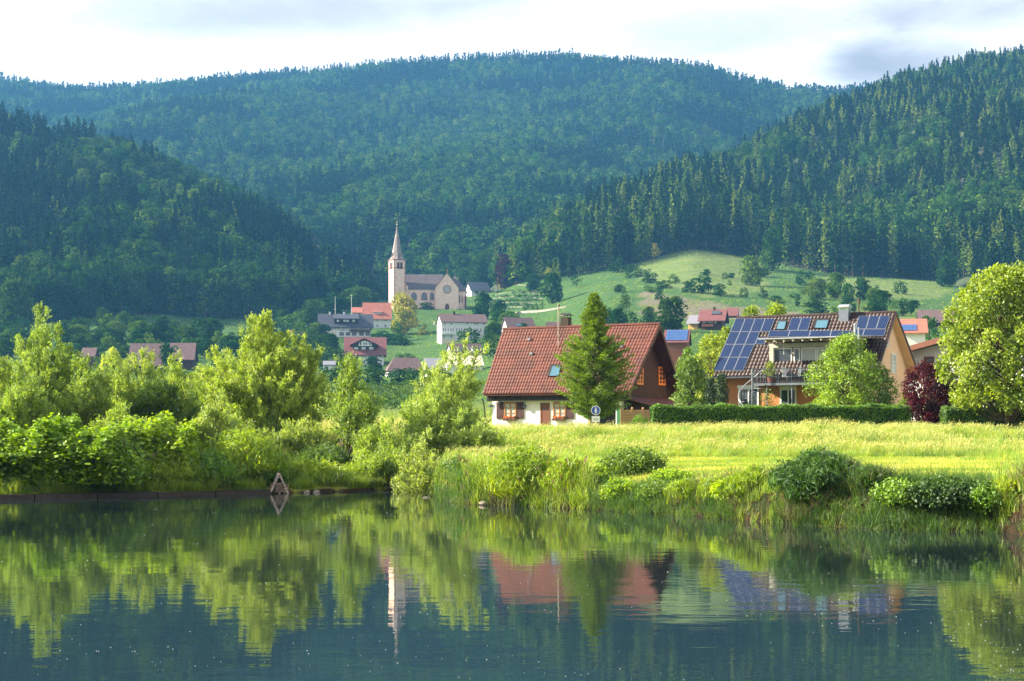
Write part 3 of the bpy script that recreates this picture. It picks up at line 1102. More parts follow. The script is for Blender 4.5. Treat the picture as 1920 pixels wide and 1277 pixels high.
for _c, _t in HILL_MESH.values():
    _c.materials.append(M['far_broad'])
    _t.materials.append(M['bark'])


def hill_tree(name, mesh, px, base, hpx, wpx, material, label, category='tree', group=None, Y=None, rot=None):
    if Y is None:
        Y = ground_hit(px, base)
    x = (px - 960) / F * Y
    k = pxm(Y)
    o = thing(name, label, category, (x, Y, gz(x, Y) - 0.1), random.random() * 6.28 if rot is None else rot, group)
    H, W = hpx / k, wpx / k
    cm, tm = HILL_MESH[mesh]
    if mesh.startswith('spruce'):
        W = W / 0.32
    for nm, me in (('crown', cm), ('trunk', tm)):
        c = bpy.data.objects.new(nm, me)
        COL.objects.link(c)
        c.parent = o
        c.scale = (W, W, H)
        if nm == 'crown':
            c.material_slots[0].link = 'OBJECT'
            c.material_slots[0].material = M[material]
    return o


FB, FL, FG = 'far_broad', 'far_light', 'far_gold'
for args in [
    # about the church
    ('sun_gilded_tree', 'broad0', 757, 628, 76, 60, 'far_gold', 'broad tree before the church nave with low sunlight painted gold on its leaves'),
    ('broadleaf_tree', 'broad1', 905, 602, 50, 40, FB, 'rounded green tree just to the right of the church apse'),
    ('broadleaf_tree', 'broad2', 668, 585, 46, 62, FL, 'wide pale green tree left of the church tower behind the slate roofed inn'),
    ('broadleaf_tree', 'broad3', 628, 592, 40, 56, FB, 'mid green tree behind the antenna mast of the inn'),
    ('broadleaf_tree', 'broad0', 592, 600, 38, 50, FL, 'pale tree on the slope just above the left gable of the inn'),
    ('shrub', 'shrub0', 552, 622, 34, 56, FL, 'broad pale shrub left of the inn on the slope'),
    ('shrub', 'shrub1', 600, 612, 24, 50, FB, 'green shrub between the pale slope trees and the inn roof'),
    ('shrub', 'shrub0', 800, 580, 14, 34, FB, 'low dark bush against the church nave wall'),
    ('shrub', 'shrub1', 822, 578, 10, 16, FB, 'small bush against the church wall beside the big gable'),
    ('shrub', 'shrub1', 720, 645, 24, 60, FB, 'hedge like bush below the orange roofed parish house'),
    ('shrub', 'shrub0', 750, 648, 20, 50, FB, 'dark bush below the sun gilded tree'),
    ('shrub', 'shrub1', 795, 628, 20, 22, FG, 'grey pink flowering shrub left of the long white house'),
    ('shrub', 'shrub0', 930, 668, 40, 60, FB, 'dark green bush right below the long white house'),
    ('shrub', 'shrub0', 620, 690, 40, 66, FB, 'dark bush in front of the terrace of the inn'),
    ('shrub', 'shrub1', 560, 668, 30, 50, FB, 'dark bush beside the little shed with the red roof'),
    ('shrub', 'shrub0', 760, 676, 14, 40, FB, 'low bush on the green slope right of the red roofed chalet'),
    # right of the church, towards the wood
    ('broadleaf_tree', 'broad2', 900, 545, 62, 50, FB, 'dark green tree at the wood edge above the small white villa'),
    ('copper_beech', 'broad3', 950, 540, 62, 44, 'far_red', 'dark purple copper beech among green trees on the hillside'),
    ('broadleaf_tree', 'broad0', 985, 528, 82, 52, FL, 'tall pale green tree beside the copper beech'),
    ('broadleaf_tree', 'broad1', 1035, 520, 62, 74, FB, 'broad blue green tree in front of the tall pine trunks'),
    ('broadleaf_tree', 'broad2', 1012, 478, 50, 56, FL, 'sunlit rounded tree at the corner of the wood'),
    ('broadleaf_tree', 'broad3', 945, 542, 30, 26, FG, 'small bright yellow green tree above the cemetery terraces'),
    ('broadleaf_tree', 'broad1', 1035, 570, 56, 48, FB, 'dense green tree at the right end of the cemetery terraces'),
    ('broadleaf_tree', 'broad0', 1000, 545, 32, 34, FB, 'small dark tree between the cemetery and the beech'),
    ('broadleaf_tree', 'loose0', 1028, 532, 30, 22, FG, 'little reddish gold tree beside the dense green tree'),
    ('fruit_tree', 'loose1', 1080, 541, 28, 26, FB, 'small fruit tree alone on the green meadow below the barn'),
    ('fruit_tree', 'loose0', 1176, 589, 34, 28, FB, 'small round fruit tree above the spruce by the tiled roof'),
    ('broadleaf_tree', 'broad2', 1255, 624, 64, 72, FB, 'large round dark green tree right behind the brown gable'),
    ('shrub', 'shrub0', 1210, 622, 26, 40, FB, 'grey green bush left of the large round tree'),
    ('broadleaf_tree', 'loose0', 1170, 484, 40, 36, FG, 'pale yellow tree at the upper end of the hedgerow'),
    ('broadleaf_tree', 'loose1', 1210, 472, 38, 44, FB, 'loose tree at the wood edge above the meadow corner'),
    ('fruit_tree', 'loose1', 1230, 488, 34, 20, FG, 'thin blossoming fruit tree on the sunlit meadow'),
    ('fruit_tree', 'loose0', 1250, 474, 24, 14, FG, 'smallest thin fruit tree on the upper meadow'),
    ('shrub', 'shrub0', 1135, 500, 26, 32, FL, 'first bush of the hedgerow beside the salmon barn'),
    ('shrub', 'shrub1', 1160, 511, 26, 36, FB, 'second bush of the hedgerow below the pale yellow tree'),
    ('shrub', 'shrub0', 1188, 521, 22, 36, FB, 'bush in the middle of the descending hedgerow'),
    ('shrub', 'shrub1', 1215, 532, 26, 40, FB, 'large bush low in the descending hedgerow'),
    ('shrub', 'shrub0', 1245, 541, 16, 36, FB, 'low bush at the lower end of the descending hedgerow'),
    ('shrub', 'shrub1', 1320, 550, 38, 46, FB, 'rounded bush on the bank above the ploughed field'),
    ('shrub', 'shrub0', 1295, 549, 24, 34, FB, 'bush just left of the rounded bush above the ploughed field'),
    ('shrub', 'shrub0', 1348, 555, 24, 34, FB, 'bush just right of the rounded bush above the ploughed field'),
    ('broadleaf_tree', 'broad1', 1450, 508, 78, 54, FB, 'tall dark oak on the meadow at the foot of the wood'),
    ('broadleaf_tree', 'broad3', 1410, 536, 56, 52, FL, 'pale rounded tree in front of the tall dark oak'),
    ('fruit_tree', 'loose1', 1432, 510, 44, 34, FL, 'light tree squeezed between the dark oak and the pale rounded tree'),
    ('shrub', 'shrub0', 1395, 558, 20, 18, FB, 'small dark bush below the pale rounded tree'),
    ('shrub', 'shrub1', 1367, 536, 12, 10, FL, 'tiny pale bush on the middle of the meadow'),
    ('shrub', 'shrub1', 1430, 560, 22, 20, FB, 'small green bush on the lower meadow'),
    ('shrub', 'shrub1', 1560, 508, 22, 24, FB, 'little round bush under the wood edge'),
    ('shrub', 'shrub0', 1508, 536, 30, 34, FB, 'grey green bush on the upper right meadow'),
    ('broadleaf_tree', 'broad0', 1678, 516, 50, 50, FB, 'rounded tree by itself on the pasture near the cows'),
    ('broadleaf_tree', 'broad0', 1530, 562, 40, 46, FL, 'leftmost pale tree in the row above the solar roof'),
    ('broadleaf_tree', 'broad1', 1566, 560, 46, 40, FL, 'second pale tree in the row above the solar roof'),
    ('broadleaf_tree', 'broad2', 1590, 568, 36, 28, FL, 'small bright tree in the row above the solar roof'),
    ('broadleaf_tree', 'broad3', 1618, 562, 42, 36, FB, 'dark tree in the row above the solar roof'),
    ('broadleaf_tree', 'broad1', 1650, 592, 46, 50, FB, 'large tree behind the right end of the solar roof'),
    ('shrub', 'shrub0', 1694, 592, 34, 26, FB, 'narrow bush right of the tree behind the solar roof'),
    ('shrub', 'shrub0', 1530, 590, 26, 50, 'far_con', 'dark clipped bush below the leftmost pale tree'),
    ('shrub', 'shrub1', 1565, 592, 18, 26, FL, 'light bush beside the dark clipped bush'),
    ('broadleaf_tree', 'broad2', 1775, 538, 56, 46, FB, 'dark tree at the right end of the pasture'),
    ('larch_tree', 'spruce1', 1868, 530, 62, 30, 'larch', 'pale pointed larch behind the big maple, left of its twin'),
    ('larch_tree', 'spruce0', 1900, 532, 70, 32, 'larch', 'pale pointed larch at the right edge behind the big maple'),
    ('broadleaf_tree', 'broad0', 1820, 520, 60, 54, FB, 'broad green tree between the pasture and the larches'),
    ('broadleaf_tree', 'cone0', 1742, 640, 48, 44, FL, 'light green cone shaped tree below the dark barn roof'),
    # left meadow
    ('broadleaf_tree', 'broad1', 30, 620, 92, 84, FB, 'large blue green tree at the far left edge of the left meadow'),
    ('broadleaf_tree', 'broad2', 78, 600, 76, 66, FB, 'blue green tree right of the large one at the left edge'),
    ('broadleaf_tree', 'broad0', 4, 600, 90, 60, FB, 'blue green tree cut by the left edge of the picture'),
    ('shrub', 'shrub0', 105, 605, 36, 30, FB, 'bush at the top of the left meadow behind the willow'),
    ('shrub', 'loose0', 158, 625, 28, 26, FB, 'dark fruit tree at the left side of the left meadow'),
    ('shrub', 'loose1', 192, 630, 26, 26, FB, 'dark fruit tree in the middle of the left meadow'),
    ('shrub', 'shrub1', 214, 634, 12, 16, FB, 'small bush low on the left meadow'),
    ('shrub', 'shrub0', 240, 643, 12, 18, FB, 'lowest small bush on the left meadow'),
    ('broadleaf_tree', 'broad3', 232, 618, 34, 30, FL, 'pale round bush on the ridge between the two left meadows'),
    ('broadleaf_tree', 'broad1', 305, 640, 46, 40, FB, 'dark tree in the gap between the two left meadows'),
    ('shrub', 'shrub1', 278, 640, 28, 36, FB, 'bush left of the dark gap tree'),
    ('shrub', 'shrub0', 340, 640, 22, 30, FB, 'bush right of the dark gap tree'),
    ('broadleaf_tree', 'broad2', 392, 646, 48, 62, FB, 'broad dark tree above the violet barn roof on the left'),
    ('shrub', 'shrub1', 435, 648, 24, 34, FB, 'bush right of the broad dark tree above the barn'),
    ('broadleaf_tree', 'cone0', 315, 700, 54, 42, FB, 'dark conical tree between the two halves of the violet barn roof'),
    ('shrub', 'shrub0', 480, 650, 26, 60, FB, 'wide bush at the foot of the left wood'),
    ('shrub', 'shrub1', 400, 668, 24, 60, FB, 'wide low bush right of the violet barn roof'),
    ('shrub', 'shrub1', 470, 690, 30, 70, FB, 'wide bush behind the leaning willow tops'),
]:
    hill_tree(*args)

rg = np.random.default_rng(15)
vt_ = [(560 * rg.random(), 618 + 62 * rg.random()) for _ in range(64)] + [(520 + 90 * rg.random(), 600 + 80 * rg.random()) for _ in range(14)] + [(905 + 60 * rg.random(), 610 + 40 * rg.random()) for _ in range(6)] + [(1130 + 90 * rg.random(), 600 + 30 * rg.random()) for _ in range(5)]
for k, (px_, py_) in enumerate(vt_ + [(515, 600), (530, 618), (548, 585), (572, 578), (535, 640), (560, 650), (585, 640), (500, 640), (640, 575), (610, 580), (690, 578), (575, 655), (545, 672), (600, 662), (620, 668), (590, 690),
                                (480, 640), (450, 662), (420, 655), (490, 672), (520, 668), (370, 640), (385, 668), (350, 655), (280, 660), (262, 652), (225, 655), (205, 668), (185, 660), (130, 640), (90, 640), (60, 650), (120, 660), (20, 665), (410, 690), (440, 700), (200, 690), (550, 700),
                                (925, 640), (945, 625), (985, 640), (880, 655), (745, 640), (935, 600), (700, 700), (640, 706)]):
    hill_tree('village_tree', ['broad0', 'broad1', 'broad2', 'broad3', 'shrub0', 'shrub1'][k % 6], px_, py_, 20 + 22 * rg.random(), 26 + 26 * rg.random(), [FB, FB, FL][k % 3],
              'bushy green tree among the many on the valley floor and village slope', 'tree', 'bushy trees on the valley floor and village slope')

for k in range(34):
    if k < 18:
        px_, py_ = 1440 + 300 * rg.random(), 545 + 45 * rg.random()
    else:
        px_, py_ = 1150 + 300 * rg.random(), 500 + 90 * rg.random()
    hill_tree('meadow_bush', ['shrub0', 'shrub1', 'broad1'][k % 3], px_, py_, 9 + 17 * rg.random() ** 2, 12 + 18 * rg.random(), [FB, FL][k % 2],
              'small bush scattered on the right hillside meadow', 'shrub', 'small bushes on the right hillside meadow')

# trees of the wood edges one can tell apart: tall spruces with bare trunks
rg = np.random.default_rng(5)
for nm, p0, p1, count, lab, grp in (('right', 1065, 1800, 120, 'tall dark spruce in the front rows of the wood above the right meadow', 'spruces along the right wood edge'),
                                    ('left', 90, 620, 60, 'dark tree in the front row of the wood on the left hill', 'trees along the left wood edge')):
    h = HILLS[nm]
    for k in range(count):
        px = p0 + (p1 - p0) * (k + rg.random() * 0.8) / count
        fd = float(np.interp(px, h['fx'], h['fd']))
        Y = fd + (k % 3) * 7 + rg.random() * 6 - 1
        x = (px - 960) / F * Y
        H = 22 + 9 * rg.random()
        kk = pxm(Y)
        if nm == 'right':
            m_, w_ = 'spruce%d' % rg.integers(0, 3), 6.5 + 3 * rg.random()
            t_ = 'far_con' if rg.random() < 0.75 else 'larch'
        else:
            br = rg.random() < 0.65
            m_, w_ = ('broad%d' % rg.integers(0, 4), 11 + 5 * rg.random()) if br else ('spruce%d' % rg.integers(0, 3), 7.5)
            H = H - 6 if br else H
            t_ = 'far_broad' if rg.random() < 0.8 else 'far_con'
        hill_tree('spruce_tree' if nm == 'right' else 'wood_edge_tree', m_, px, 0, H * kk, w_ * kk, t_, lab, 'tree', grp, Y=Y)


# ------------------------------------------------------------------ near trees
def add_twigs(path, nt, ob, kk, rg, leaves_t, twig_len, plume, droop, P, D, T):
    tt = ob + (1 - ob) * rg.random(nt) ** 0.85
    tt[: max(1, nt // 12)] = 0.97
    seg = np.minimum((tt * 6).astype(int), 5)
    fr = (tt * 6 - seg)[:, None]
    p0 = path[seg] * (1 - fr) + path[seg + 1] * fr
    sd = unit(path[seg + 1] - path[seg])
    out = rg.normal(size=(nt, 3))
    out[:, 2] = np.abs(out[:, 2]) * 0.4 + plume - droop
    td = unit(unit(out) * (1.0 - 0.45 * tt[:, None]) + sd * (0.3 + 0.5 * tt[:, None]))
    tl = twig_len * kk * (0.55 + 0.6 * rg.random(nt)) * (1.15 - 0.6 * tt)
    f = rg.random((nt, leaves_t))
    p = p0[:, None, :] + td[:, None, :] * (f * tl[:, None])[..., None] + rg.normal(size=(nt, leaves_t, 3)) * 0.06
    p[..., 2] -= droop * 0.6 * f ** 2 * tl[:, None]
    d = td[:, None, :] + rg.normal(size=(nt, leaves_t, 3)) * 0.55
    P.append(p.reshape(-1, 3))
    D.append(d.reshape(-1, 3))
    tw = np.clip(0.5 + 0.12 * rg.normal() + 0.16 * rg.normal(size=(nt, 1)) + 0.18 * rg.normal(size=(nt, leaves_t)), 0, 1)
    T.append(tw.ravel())


def stems_and_twigs(seed, H, W, nstem, twigs_m, leaves_t, leafL, leafW, lean=(0, 0), open_base=0.18, droop=0.0, plume=0.35,
                    twig_len=0.85, base_r=0.35, flat=1.0, dome=0.45, stem_r=0.03, low=0.5, sec=5):
    """a shrubby willow: many ascending stems from the base, twigs along them, narrow leaves along the twigs"""
    rg = np.random.default_rng(seed)
    paths, P, D, T = [], [], [], []
    for s in range(nstem):
        a = rg.random() * 2 * np.pi
        r = math.sqrt(rg.random())
        tip = np.array([math.cos(a) * r * W / 2, math.sin(a) * r * W / 2 * flat, 0.0])
        hh = H * (1 - dome * r ** 2) * (low + (1 - low) * rg.random() ** 0.6)
        if s == 0:
            hh, tip = H, tip * 0.15
        tip = tip + np.array([lean[0], lean[1], 0]) * (hh / H)
        tip[2] = hh
        base = np.array([math.cos(a) * base_r * rg.random(), math.sin(a) * base_r * rg.random(), -0.1])
        c = base * 0.4 + tip * np.array([0.55, 0.55, 0.5]) + rg.normal(size=3) * 0.18 * np.array([1, 1, 0.3])
        t = np.linspace(0, 1, 7)[:, None]
        path = (1 - t) ** 2 * base + 2 * t * (1 - t) * c + t ** 2 * tip
        L = np.linalg.norm(np.diff(path, axis=0), axis=1).sum()
        rr = stem_r * (0.5 + L / H)
        paths.append((path, rr * (1 - t[:, 0]) ** 0.8 + 0.004))
        jobs = [(path, L, open_base, 1.0)]
        for q in range(sec):
            ts = max(open_base, 0.25) + (0.92 - max(open_base, 0.25)) * (q + rg.random()) / sec
            si = min(int(ts * 6), 5)
            fs = ts * 6 - si
            b0 = path[si] * (1 - fs) + path[si + 1] * fs
            aa = rg.random() * 6.28
            o2 = np.array([math.cos(aa) + 0.5 * math.cos(a) * r, math.sin(aa) + 0.5 * math.sin(a) * r, 0.75 + 0.7 * ts])
            l2 = H * 0.21 * (1.25 - ts) * (0.7 + 0.6 * rg.random()) + 0.35
            e0 = b0 + unit(o2) * l2 + np.array([lean[0], lean[1], 0]) * 0.06
            mid = (b0 + e0) / 2 + np.array([o2[0], o2[1], -0.3]) * l2 * 0.08
            tq = np.linspace(0, 1, 7)[:, None]
            pth = (1 - tq) ** 2 * b0 + 2 * tq * (1 - tq) * mid + tq ** 2 * e0
            paths.append((pth[::3], np.array([rr * 0.35, rr * 0.22, 0.003])))
            jobs.append((pth, l2, 0.05, 0.8))
        for path, L, ob, kk in jobs:
          nt = max(3, int(L * twigs_m * (1 - ob)))
          add_twigs(path, nt, ob, kk, rg, leaves_t, twig_len, plume, droop, P, D, T)
    P, D, T = np.concatenate(P), np.concatenate(D), np.concatenate(T)
    keep = P[:, 2] > 0.02
    P, D, T = P[keep], D[keep], T[keep]
    L = leafL * (0.6 + 0.8 * rg.random(len(P)))
    return leaves(P, D, L, L * leafW / leafL, rg, T), tubes(paths, 4)


def near_tree(name, label, category, px, base, Y, leafdata, stemdata, leafmat, barkmat='bark', rotz=0.0, group=None, crown_name='crown', trunk_name='trunk', sink=0.05):
    x = (px - 960) / F * Y
    o = thing(name, label, category, (x, Y, gz(x, Y) - sink), rotz, group)
    link(crown_name, np_mesh(crown_name, *leafdata), M[leafmat], o)
    if stemdata is not None:
        link(trunk_name, np_mesh(trunk_name, *stemdata, None, True), M[barkmat], o)
    return o


def willow(px, Y, top, wpx, label, seed, leafmat='willow', nstem=26, tw=6.5, lv=22, lean=(0, 0), name='willow_tree', **kw):
    x = (px - 960) / F * Y
    H = (HOR - top) / F * Y + CH - gz(x, Y)
    lv = int(lv * 1.2)
    wpx *= 1.1
    lf, st = stems_and_twigs(seed, H, wpx / pxm(Y), nstem, tw, lv, kw.pop('leafL', 0.15), kw.pop('leafW', 0.042), lean, **kw)
    return near_tree(name, label, 'tree' if name.endswith('tree') else 'shrub', px, 0, Y, lf, st, leafmat, 'bark_dark' if leafmat == 'willow_dark' else 'bark')


# left bank, from left to right
willow(78, 76, 572, 170, 'tall bright willow with a pointed top near the left edge', 301, nstem=34, lv=24, dome=0.55)
willow(-20, 73, 655, 190, 'bushy willow cut by the left edge of the picture', 302, nstem=30, lv=24)
willow(-190, 74, 600, 240, 'willow standing wholly left of the picture', 303, nstem=20, tw=5, lv=18)
willow(150, 74, 675, 110, 'lower shoulder willow right of the tall pointed one', 304, nstem=20, lv=22)
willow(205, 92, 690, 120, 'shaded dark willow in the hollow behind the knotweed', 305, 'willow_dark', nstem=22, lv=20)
willow(262, 82, 660, 105, 'thin topped willow with loose upright shoots before the barn roof', 306, nstem=18, lv=20, low=0.35, dome=0.2)
willow(330, 84, 672, 120, 'willow between the thin topped one and the great willow', 307, nstem=22, lv=22, low=0.4)
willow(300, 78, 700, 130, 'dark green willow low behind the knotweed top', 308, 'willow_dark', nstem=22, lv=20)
willow(500, 75, 590, 250, 'great willow with feathery plumes in the middle of the left bank', 309, nstem=62, tw=7, lv=26, dome=0.5, low=0.5, base_r=0.9)
willow(415, 79, 660, 120, 'left shoulder willow of the great feathery one', 310, nstem=20, lv=22)
willow(578, 82, 655, 50, 'narrow pale willow shoot right of the great willow', 311, 'willow_grey', nstem=9, lv=20)
willow(640, 68, 668, 100, 'slender willow with bare dark stems and an airy crown', 312, 'willow', nstem=12, tw=6.5, lv=20, open_base=0.30, low=0.45, stem_r=0.045, lean=(0.45, 0))
willow(818, 70, 728, 165, 'wide golden willow bush in the middle of the picture', 313, 'willow_gold', nstem=40, lv=22, dome=0.5)
willow(800, 72, 640, 110, 'golden willow with a top leaning right towards the tiled roof', 314, 'willow_gold', nstem=18, lv=22, lean=(1.6, 0), low=0.35, dome=0.2)
willow(720, 66, 800, 110, 'low pale green willow shrub behind the end of the weir', 315, 'willow', nstem=22, lv=18, name='willow_shrub', low=0.4)
willow(790, 62, 818, 100, 'grey green shrub just left of the dark hollow in the bank', 316, 'willow_grey', nstem=20, lv=18, name='willow_shrub', twig_len=0.6)
willow(900, 68, 800, 90, 'pale shrub where the golden willow meets the grass slope', 317, 'willow_gold', nstem=22, lv=16, name='willow_shrub', twig_len=0.6)
willow(375, 63, 745, 56, 'grey willow whip leaning right over the knotweed', 318, 'willow_grey', nstem=10, lv=22, lean=(0.9, 0), low=0.4)
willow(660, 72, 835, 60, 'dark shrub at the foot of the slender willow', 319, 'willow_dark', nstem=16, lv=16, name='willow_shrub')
willow(850, 78, 760, 100, 'golden shrub behind the leaning willow by the white wall', 320, 'willow_gold', nstem=20, lv=18, name='willow_shrub')

willow(235, 66, 770, 120, 'low bright willow bush filling the gap behind the knotweed', 321, 'willow', nstem=26, lv=18, name='willow_shrub', low=0.5)
willow(430, 68, 770, 130, 'low green willow bush at the left foot of the great willow', 322, 'willow', nstem=28, lv=18, name='willow_shrub', low=0.5)
willow(560, 69, 800, 110, 'low green bush at the right foot of the great willow', 323, 'willow_grey', nstem=24, lv=18, name='willow_shrub', low=0.5)
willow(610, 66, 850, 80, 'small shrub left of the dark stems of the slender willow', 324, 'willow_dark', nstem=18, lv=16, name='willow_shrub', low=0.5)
willow(735, 64.5, 850, 110, 'pale shrub low behind the concrete sill', 325, 'willow', nstem=24, lv=18, name='willow_shrub', low=0.5)
willow(30, 70, 690, 120, 'bright willow bush between the left edge and the tall pointed willow', 326, 'willow', nstem=24, lv=20, name='willow_shrub', low=0.5)

# pale tree further back over the left willows
x_, y_ = (210 - 960) / F * 150, 150
hill_tree('broadleaf_tree', 'broad2', 210, 0, 150, 62, 'willow_grey', 'pale grey green round tree behind the left willows', Y=150)


def clump_tree(seed, H, W, ncl, nleaf, leafL, prof, bottom=0.12, cr=0.15, wid=0.62, flatten=0.85, limbs=True, trunk_r=0.14, shell=0.45, upb=0.45, trunk_h=0.3):
    rg = np.random.default_rng(seed)
    P, D, T, C = [], [], [], []
    for k in range(ncl):
        t = (k + rg.random()) / ncl
        th = k * 2.399963 + rg.normal() * 0.25
        r = W / 2 * prof(t) * (shell + (1 - shell) * rg.random() ** 0.5)
        rad = W * cr * (0.65 + 0.6 * rg.random())
        ro = max(0, r - rad * 0.5) * (0.82 + 0.36 * rg.random())
        c = np.array([math.cos(th) * ro, math.sin(th) * ro, H * (bottom + (0.97 - bottom) * t)])
        C.append(c)
        d = unit(rg.normal(size=(nleaf, 3)) + np.array([0, 0, upb]))
        rr = rad * (0.55 + 0.5 * rg.random((nleaf, 1)) ** 0.6) * (1 + 0.25 * np.sin(d[:, :1] * 7 + d[:, 1:2] * 5 + k))
        P.append(c + d * rr * np.array([1, 1, flatten]))
        D.append(d * 0.5 + rg.normal(size=(nleaf, 3)) * 0.7 + np.array([0, 0, -0.25]))
        T.append(np.clip(0.5 + 0.16 * rg.normal() + 0.22 * rg.normal(size=nleaf), 0, 1))
    P, D, T = np.concatenate(P), np.concatenate(D), np.concatenate(T)
    L = leafL * (0.6 + 0.7 * rg.random(len(P)))
    lf = leaves(P, D, L, L * wid, rg, T, up=0.8)
    paths = [(np.array([[0, 0, -0.3], [0.03 * H * 0.3, 0, H * 0.4], [0, 0, H * 0.85]]), np.array([trunk_r, trunk_r * 0.7, trunk_r * 0.15]))]
    if limbs:
        for c in C:
            z0 = max(H * 0.05, min(c[2] * 0.55, H * trunk_h + c[2] * 0.3))
            b = np.array([0, 0, z0])
            m = (b + c) / 2 + np.array([0, 0, -0.04 * H])
            paths.append((np.array([b, m, c]), np.array([trunk_r * 0.35, trunk_r * 0.22, trunk_r * 0.06])))
    return lf, tubes(paths, 5)


def ctree(name, label, category, px, Y, top, wpx, seed, leafmat, ncl, nleaf, leafL, prof, barkmat='bark', base=None, **kw):
    x = (px - 960) / F * Y
    H = (HOR - top) / F * Y + CH - gz(x, Y)
    lf, st = clump_tree(seed, H, wpx / pxm(Y), ncl, nleaf, leafL, prof, **kw)
    return near_tree(name, label, category, px, 0, Y, lf, st, leafmat, barkmat)


dome = lambda t: max(0.05, math.sin(math.pi * (0.16 + 0.80 * t))) ** 0.55
egg = lambda t: max(0.05, math.sin(math.pi * (0.10 + 0.86 * t ** 0.8))) ** 0.7
vase = lambda t: (0.42 + 0.62 * min(1, t * 1.5)) * (1 if t < 0.75 else 1 - 1.6 * (t - 0.75))
column = lambda t: (0.85 + 0.15 * math.sin(math.pi * t)) * (1 if t < 0.8 else 1 - 3.6 * (t - 0.8))

ctree('maple_tree', 'big bright green maple at the right edge before the white gabled house', 'tree', 1888, 98, 500, 246, 401, 'maple', 190, 240, 0.20, dome, cr=0.082, trunk_r=0.22, bottom=0.16)
ctree('maple_tree', 'second maple standing beyond the right edge of the picture', 'tree', 2100, 104, 480, 260, 402, 'maple', 70, 150, 0.26, dome, cr=0.13, trunk_r=0.22)
ctree('walnut_tree', 'round bright green garden tree in front of the solar house balcony', 'tree', 1585, 107, 632, 156, 403, 'walnut', 95, 220, 0.15, egg, cr=0.12, bottom=0.04)
ctree('garden_shrub', 'darker green shrub at the right foot of the round garden tree', 'shrub', 1650, 107.5, 690, 80, 404, 'broad', 36, 190, 0.13, dome, cr=0.17, bottom=0.0)
ctree('plum_tree', 'purple leaved plum bush beside the right end of the long hedge', 'tree', 1742, 101, 682, 98, 405, 'plum', 110, 170, 0.13, vase, cr=0.13, bottom=0.02)
ctree('white_flowering_tree', 'grey green shrub with white blossom beside the brown gable', 'tree', 1297, 111, 668, 70, 406, 'herb', 60, 150, 0.15, dome, cr=0.15, bottom=0.0)
ctree('garden_tree', 'bright yellow green tree behind the thujas left of the solar roof', 'tree', 1332, 128, 628, 84, 407, 'maple', 46, 130, 0.2, dome, cr=0.16, bottom=0.2)
ctree('garden_tree', 'yellow green tree top rising left of the solar roof corner', 'tree', 1362, 133, 612, 60, 408, 'maple', 36, 130, 0.2, dome, cr=0.16, bottom=0.3)
ctree('garden_tree', 'blue green bush behind the brown gable of the tiled house', 'tree', 1290, 140, 650, 60, 409, 'broad', 30, 120, 0.2, dome, cr=0.18)
ctree('garden_tree', 'sunlit yellow tree peeping over the left half of the solar roof ridge', 'tree', 1408, 140, 571, 56, 410, 'maple', 40, 130, 0.22, dome, cr=0.17, bottom=0.5)
ctree('garden_tree', 'sunlit yellow tree peeping over the roof ridge right of its twin', 'tree', 1455, 141, 569, 66, 411, 'maple', 44, 130, 0.22, dome, cr=0.17, bottom=0.5)
ctree('garden_shrub', 'bright green shrub between the peach gable and the purple plum', 'shrub', 1700, 103, 735, 36, 412, 'maple', 18, 160, 0.13, dome, cr=0.2, bottom=0.0)
ctree('garden_shrub', 'green shrub low behind the purple plum bush', 'shrub', 1790, 104, 735, 60, 413, 'broad', 26, 150, 0.14, dome, cr=0.2, bottom=0.0)
ctree('garden_shrub', 'small tree with reddish tips right of the purple plum', 'shrub', 1800, 107, 715, 46, 414, 'herb', 20, 150, 0.14, dome, cr=0.2, bottom=0.0)
ctree('garden_shrub', 'low green shrub at the right end under the big maple', 'shrub', 1880, 101, 757, 130, 415, 'broad', 34, 150, 0.13, dome, cr=0.13, bottom=0.0)
ctree('garden_shrub', 'dark shrub row under the maple beside the plum', 'shrub', 1830, 100, 765, 100, 416, 'hedge', 34, 150, 0.12, dome, cr=0.13, bottom=0.0)
ctree('thuja_tree', 'taller right one of two dark columnar thujas by the orange wall', 'tree', 1353, 109, 699, 26, 417, 'thuja', 46, 170, 0.10, column, cr=0.30, bottom=0.0, limbs=False, trunk_r=0.05)
ctree('thuja_tree', 'left one of two dark columnar thujas by the orange wall', 'tree', 1333, 109.6, 708, 24, 418, 'thuja', 46, 170, 0.10, column, cr=0.30, bottom=0.0, limbs=False, trunk_r=0.05)
ctree('bank_bush', 'light green leafy bush on the river bank before the tiled house', 'shrub', 1120, 49.5, 880, 70, 419, 'knotweed', 26, 130, 0.11, dome, cr=0.22, bottom=0.0, trunk_r=0.02)
ctree('bramble_bush', 'dark bramble mound with red dead leaves on the river bank', 'shrub', 1192, 52.0, 852, 128, 420, 'herb', 44, 170, 0.10, dome, cr=0.16, bottom=0.0, trunk_r=0.02)
ctree('bramble_bush', 'low green bramble running right from the dark mound', 'shrub', 1262, 49.0, 888, 90, 421, 'knotweed', 28, 150, 0.09, dome, cr=0.16, bottom=0.0, trunk_r=0.02)
ctree('bank_bush', 'nettle bush in the dark hollow at the corner of the bank', 'shrub', 862, 56.5, 862, 66, 422, 'herb', 30, 140, 0.10, dome, cr=0.2, bottom=0.0, trunk_r=0.02)
ctree('bank_bush', 'bush on the shaded bank at the lower right, leaves darkened for shade', 'shrub', 1770, 37.85, 908, 150, 423, 'shade_leaf', 60, 170, 0.085, dome, cr=0.15, bottom=0.0, trunk_r=0.02)
ctree('bank_bush', 'shaded weedy bush on the bank left of the shade darkened one', 'shrub', 1690, 38.4, 910, 110, 424, 'hedge', 46, 160, 0.08, dome, cr=0.18, bottom=0.0, trunk_r=0.02)


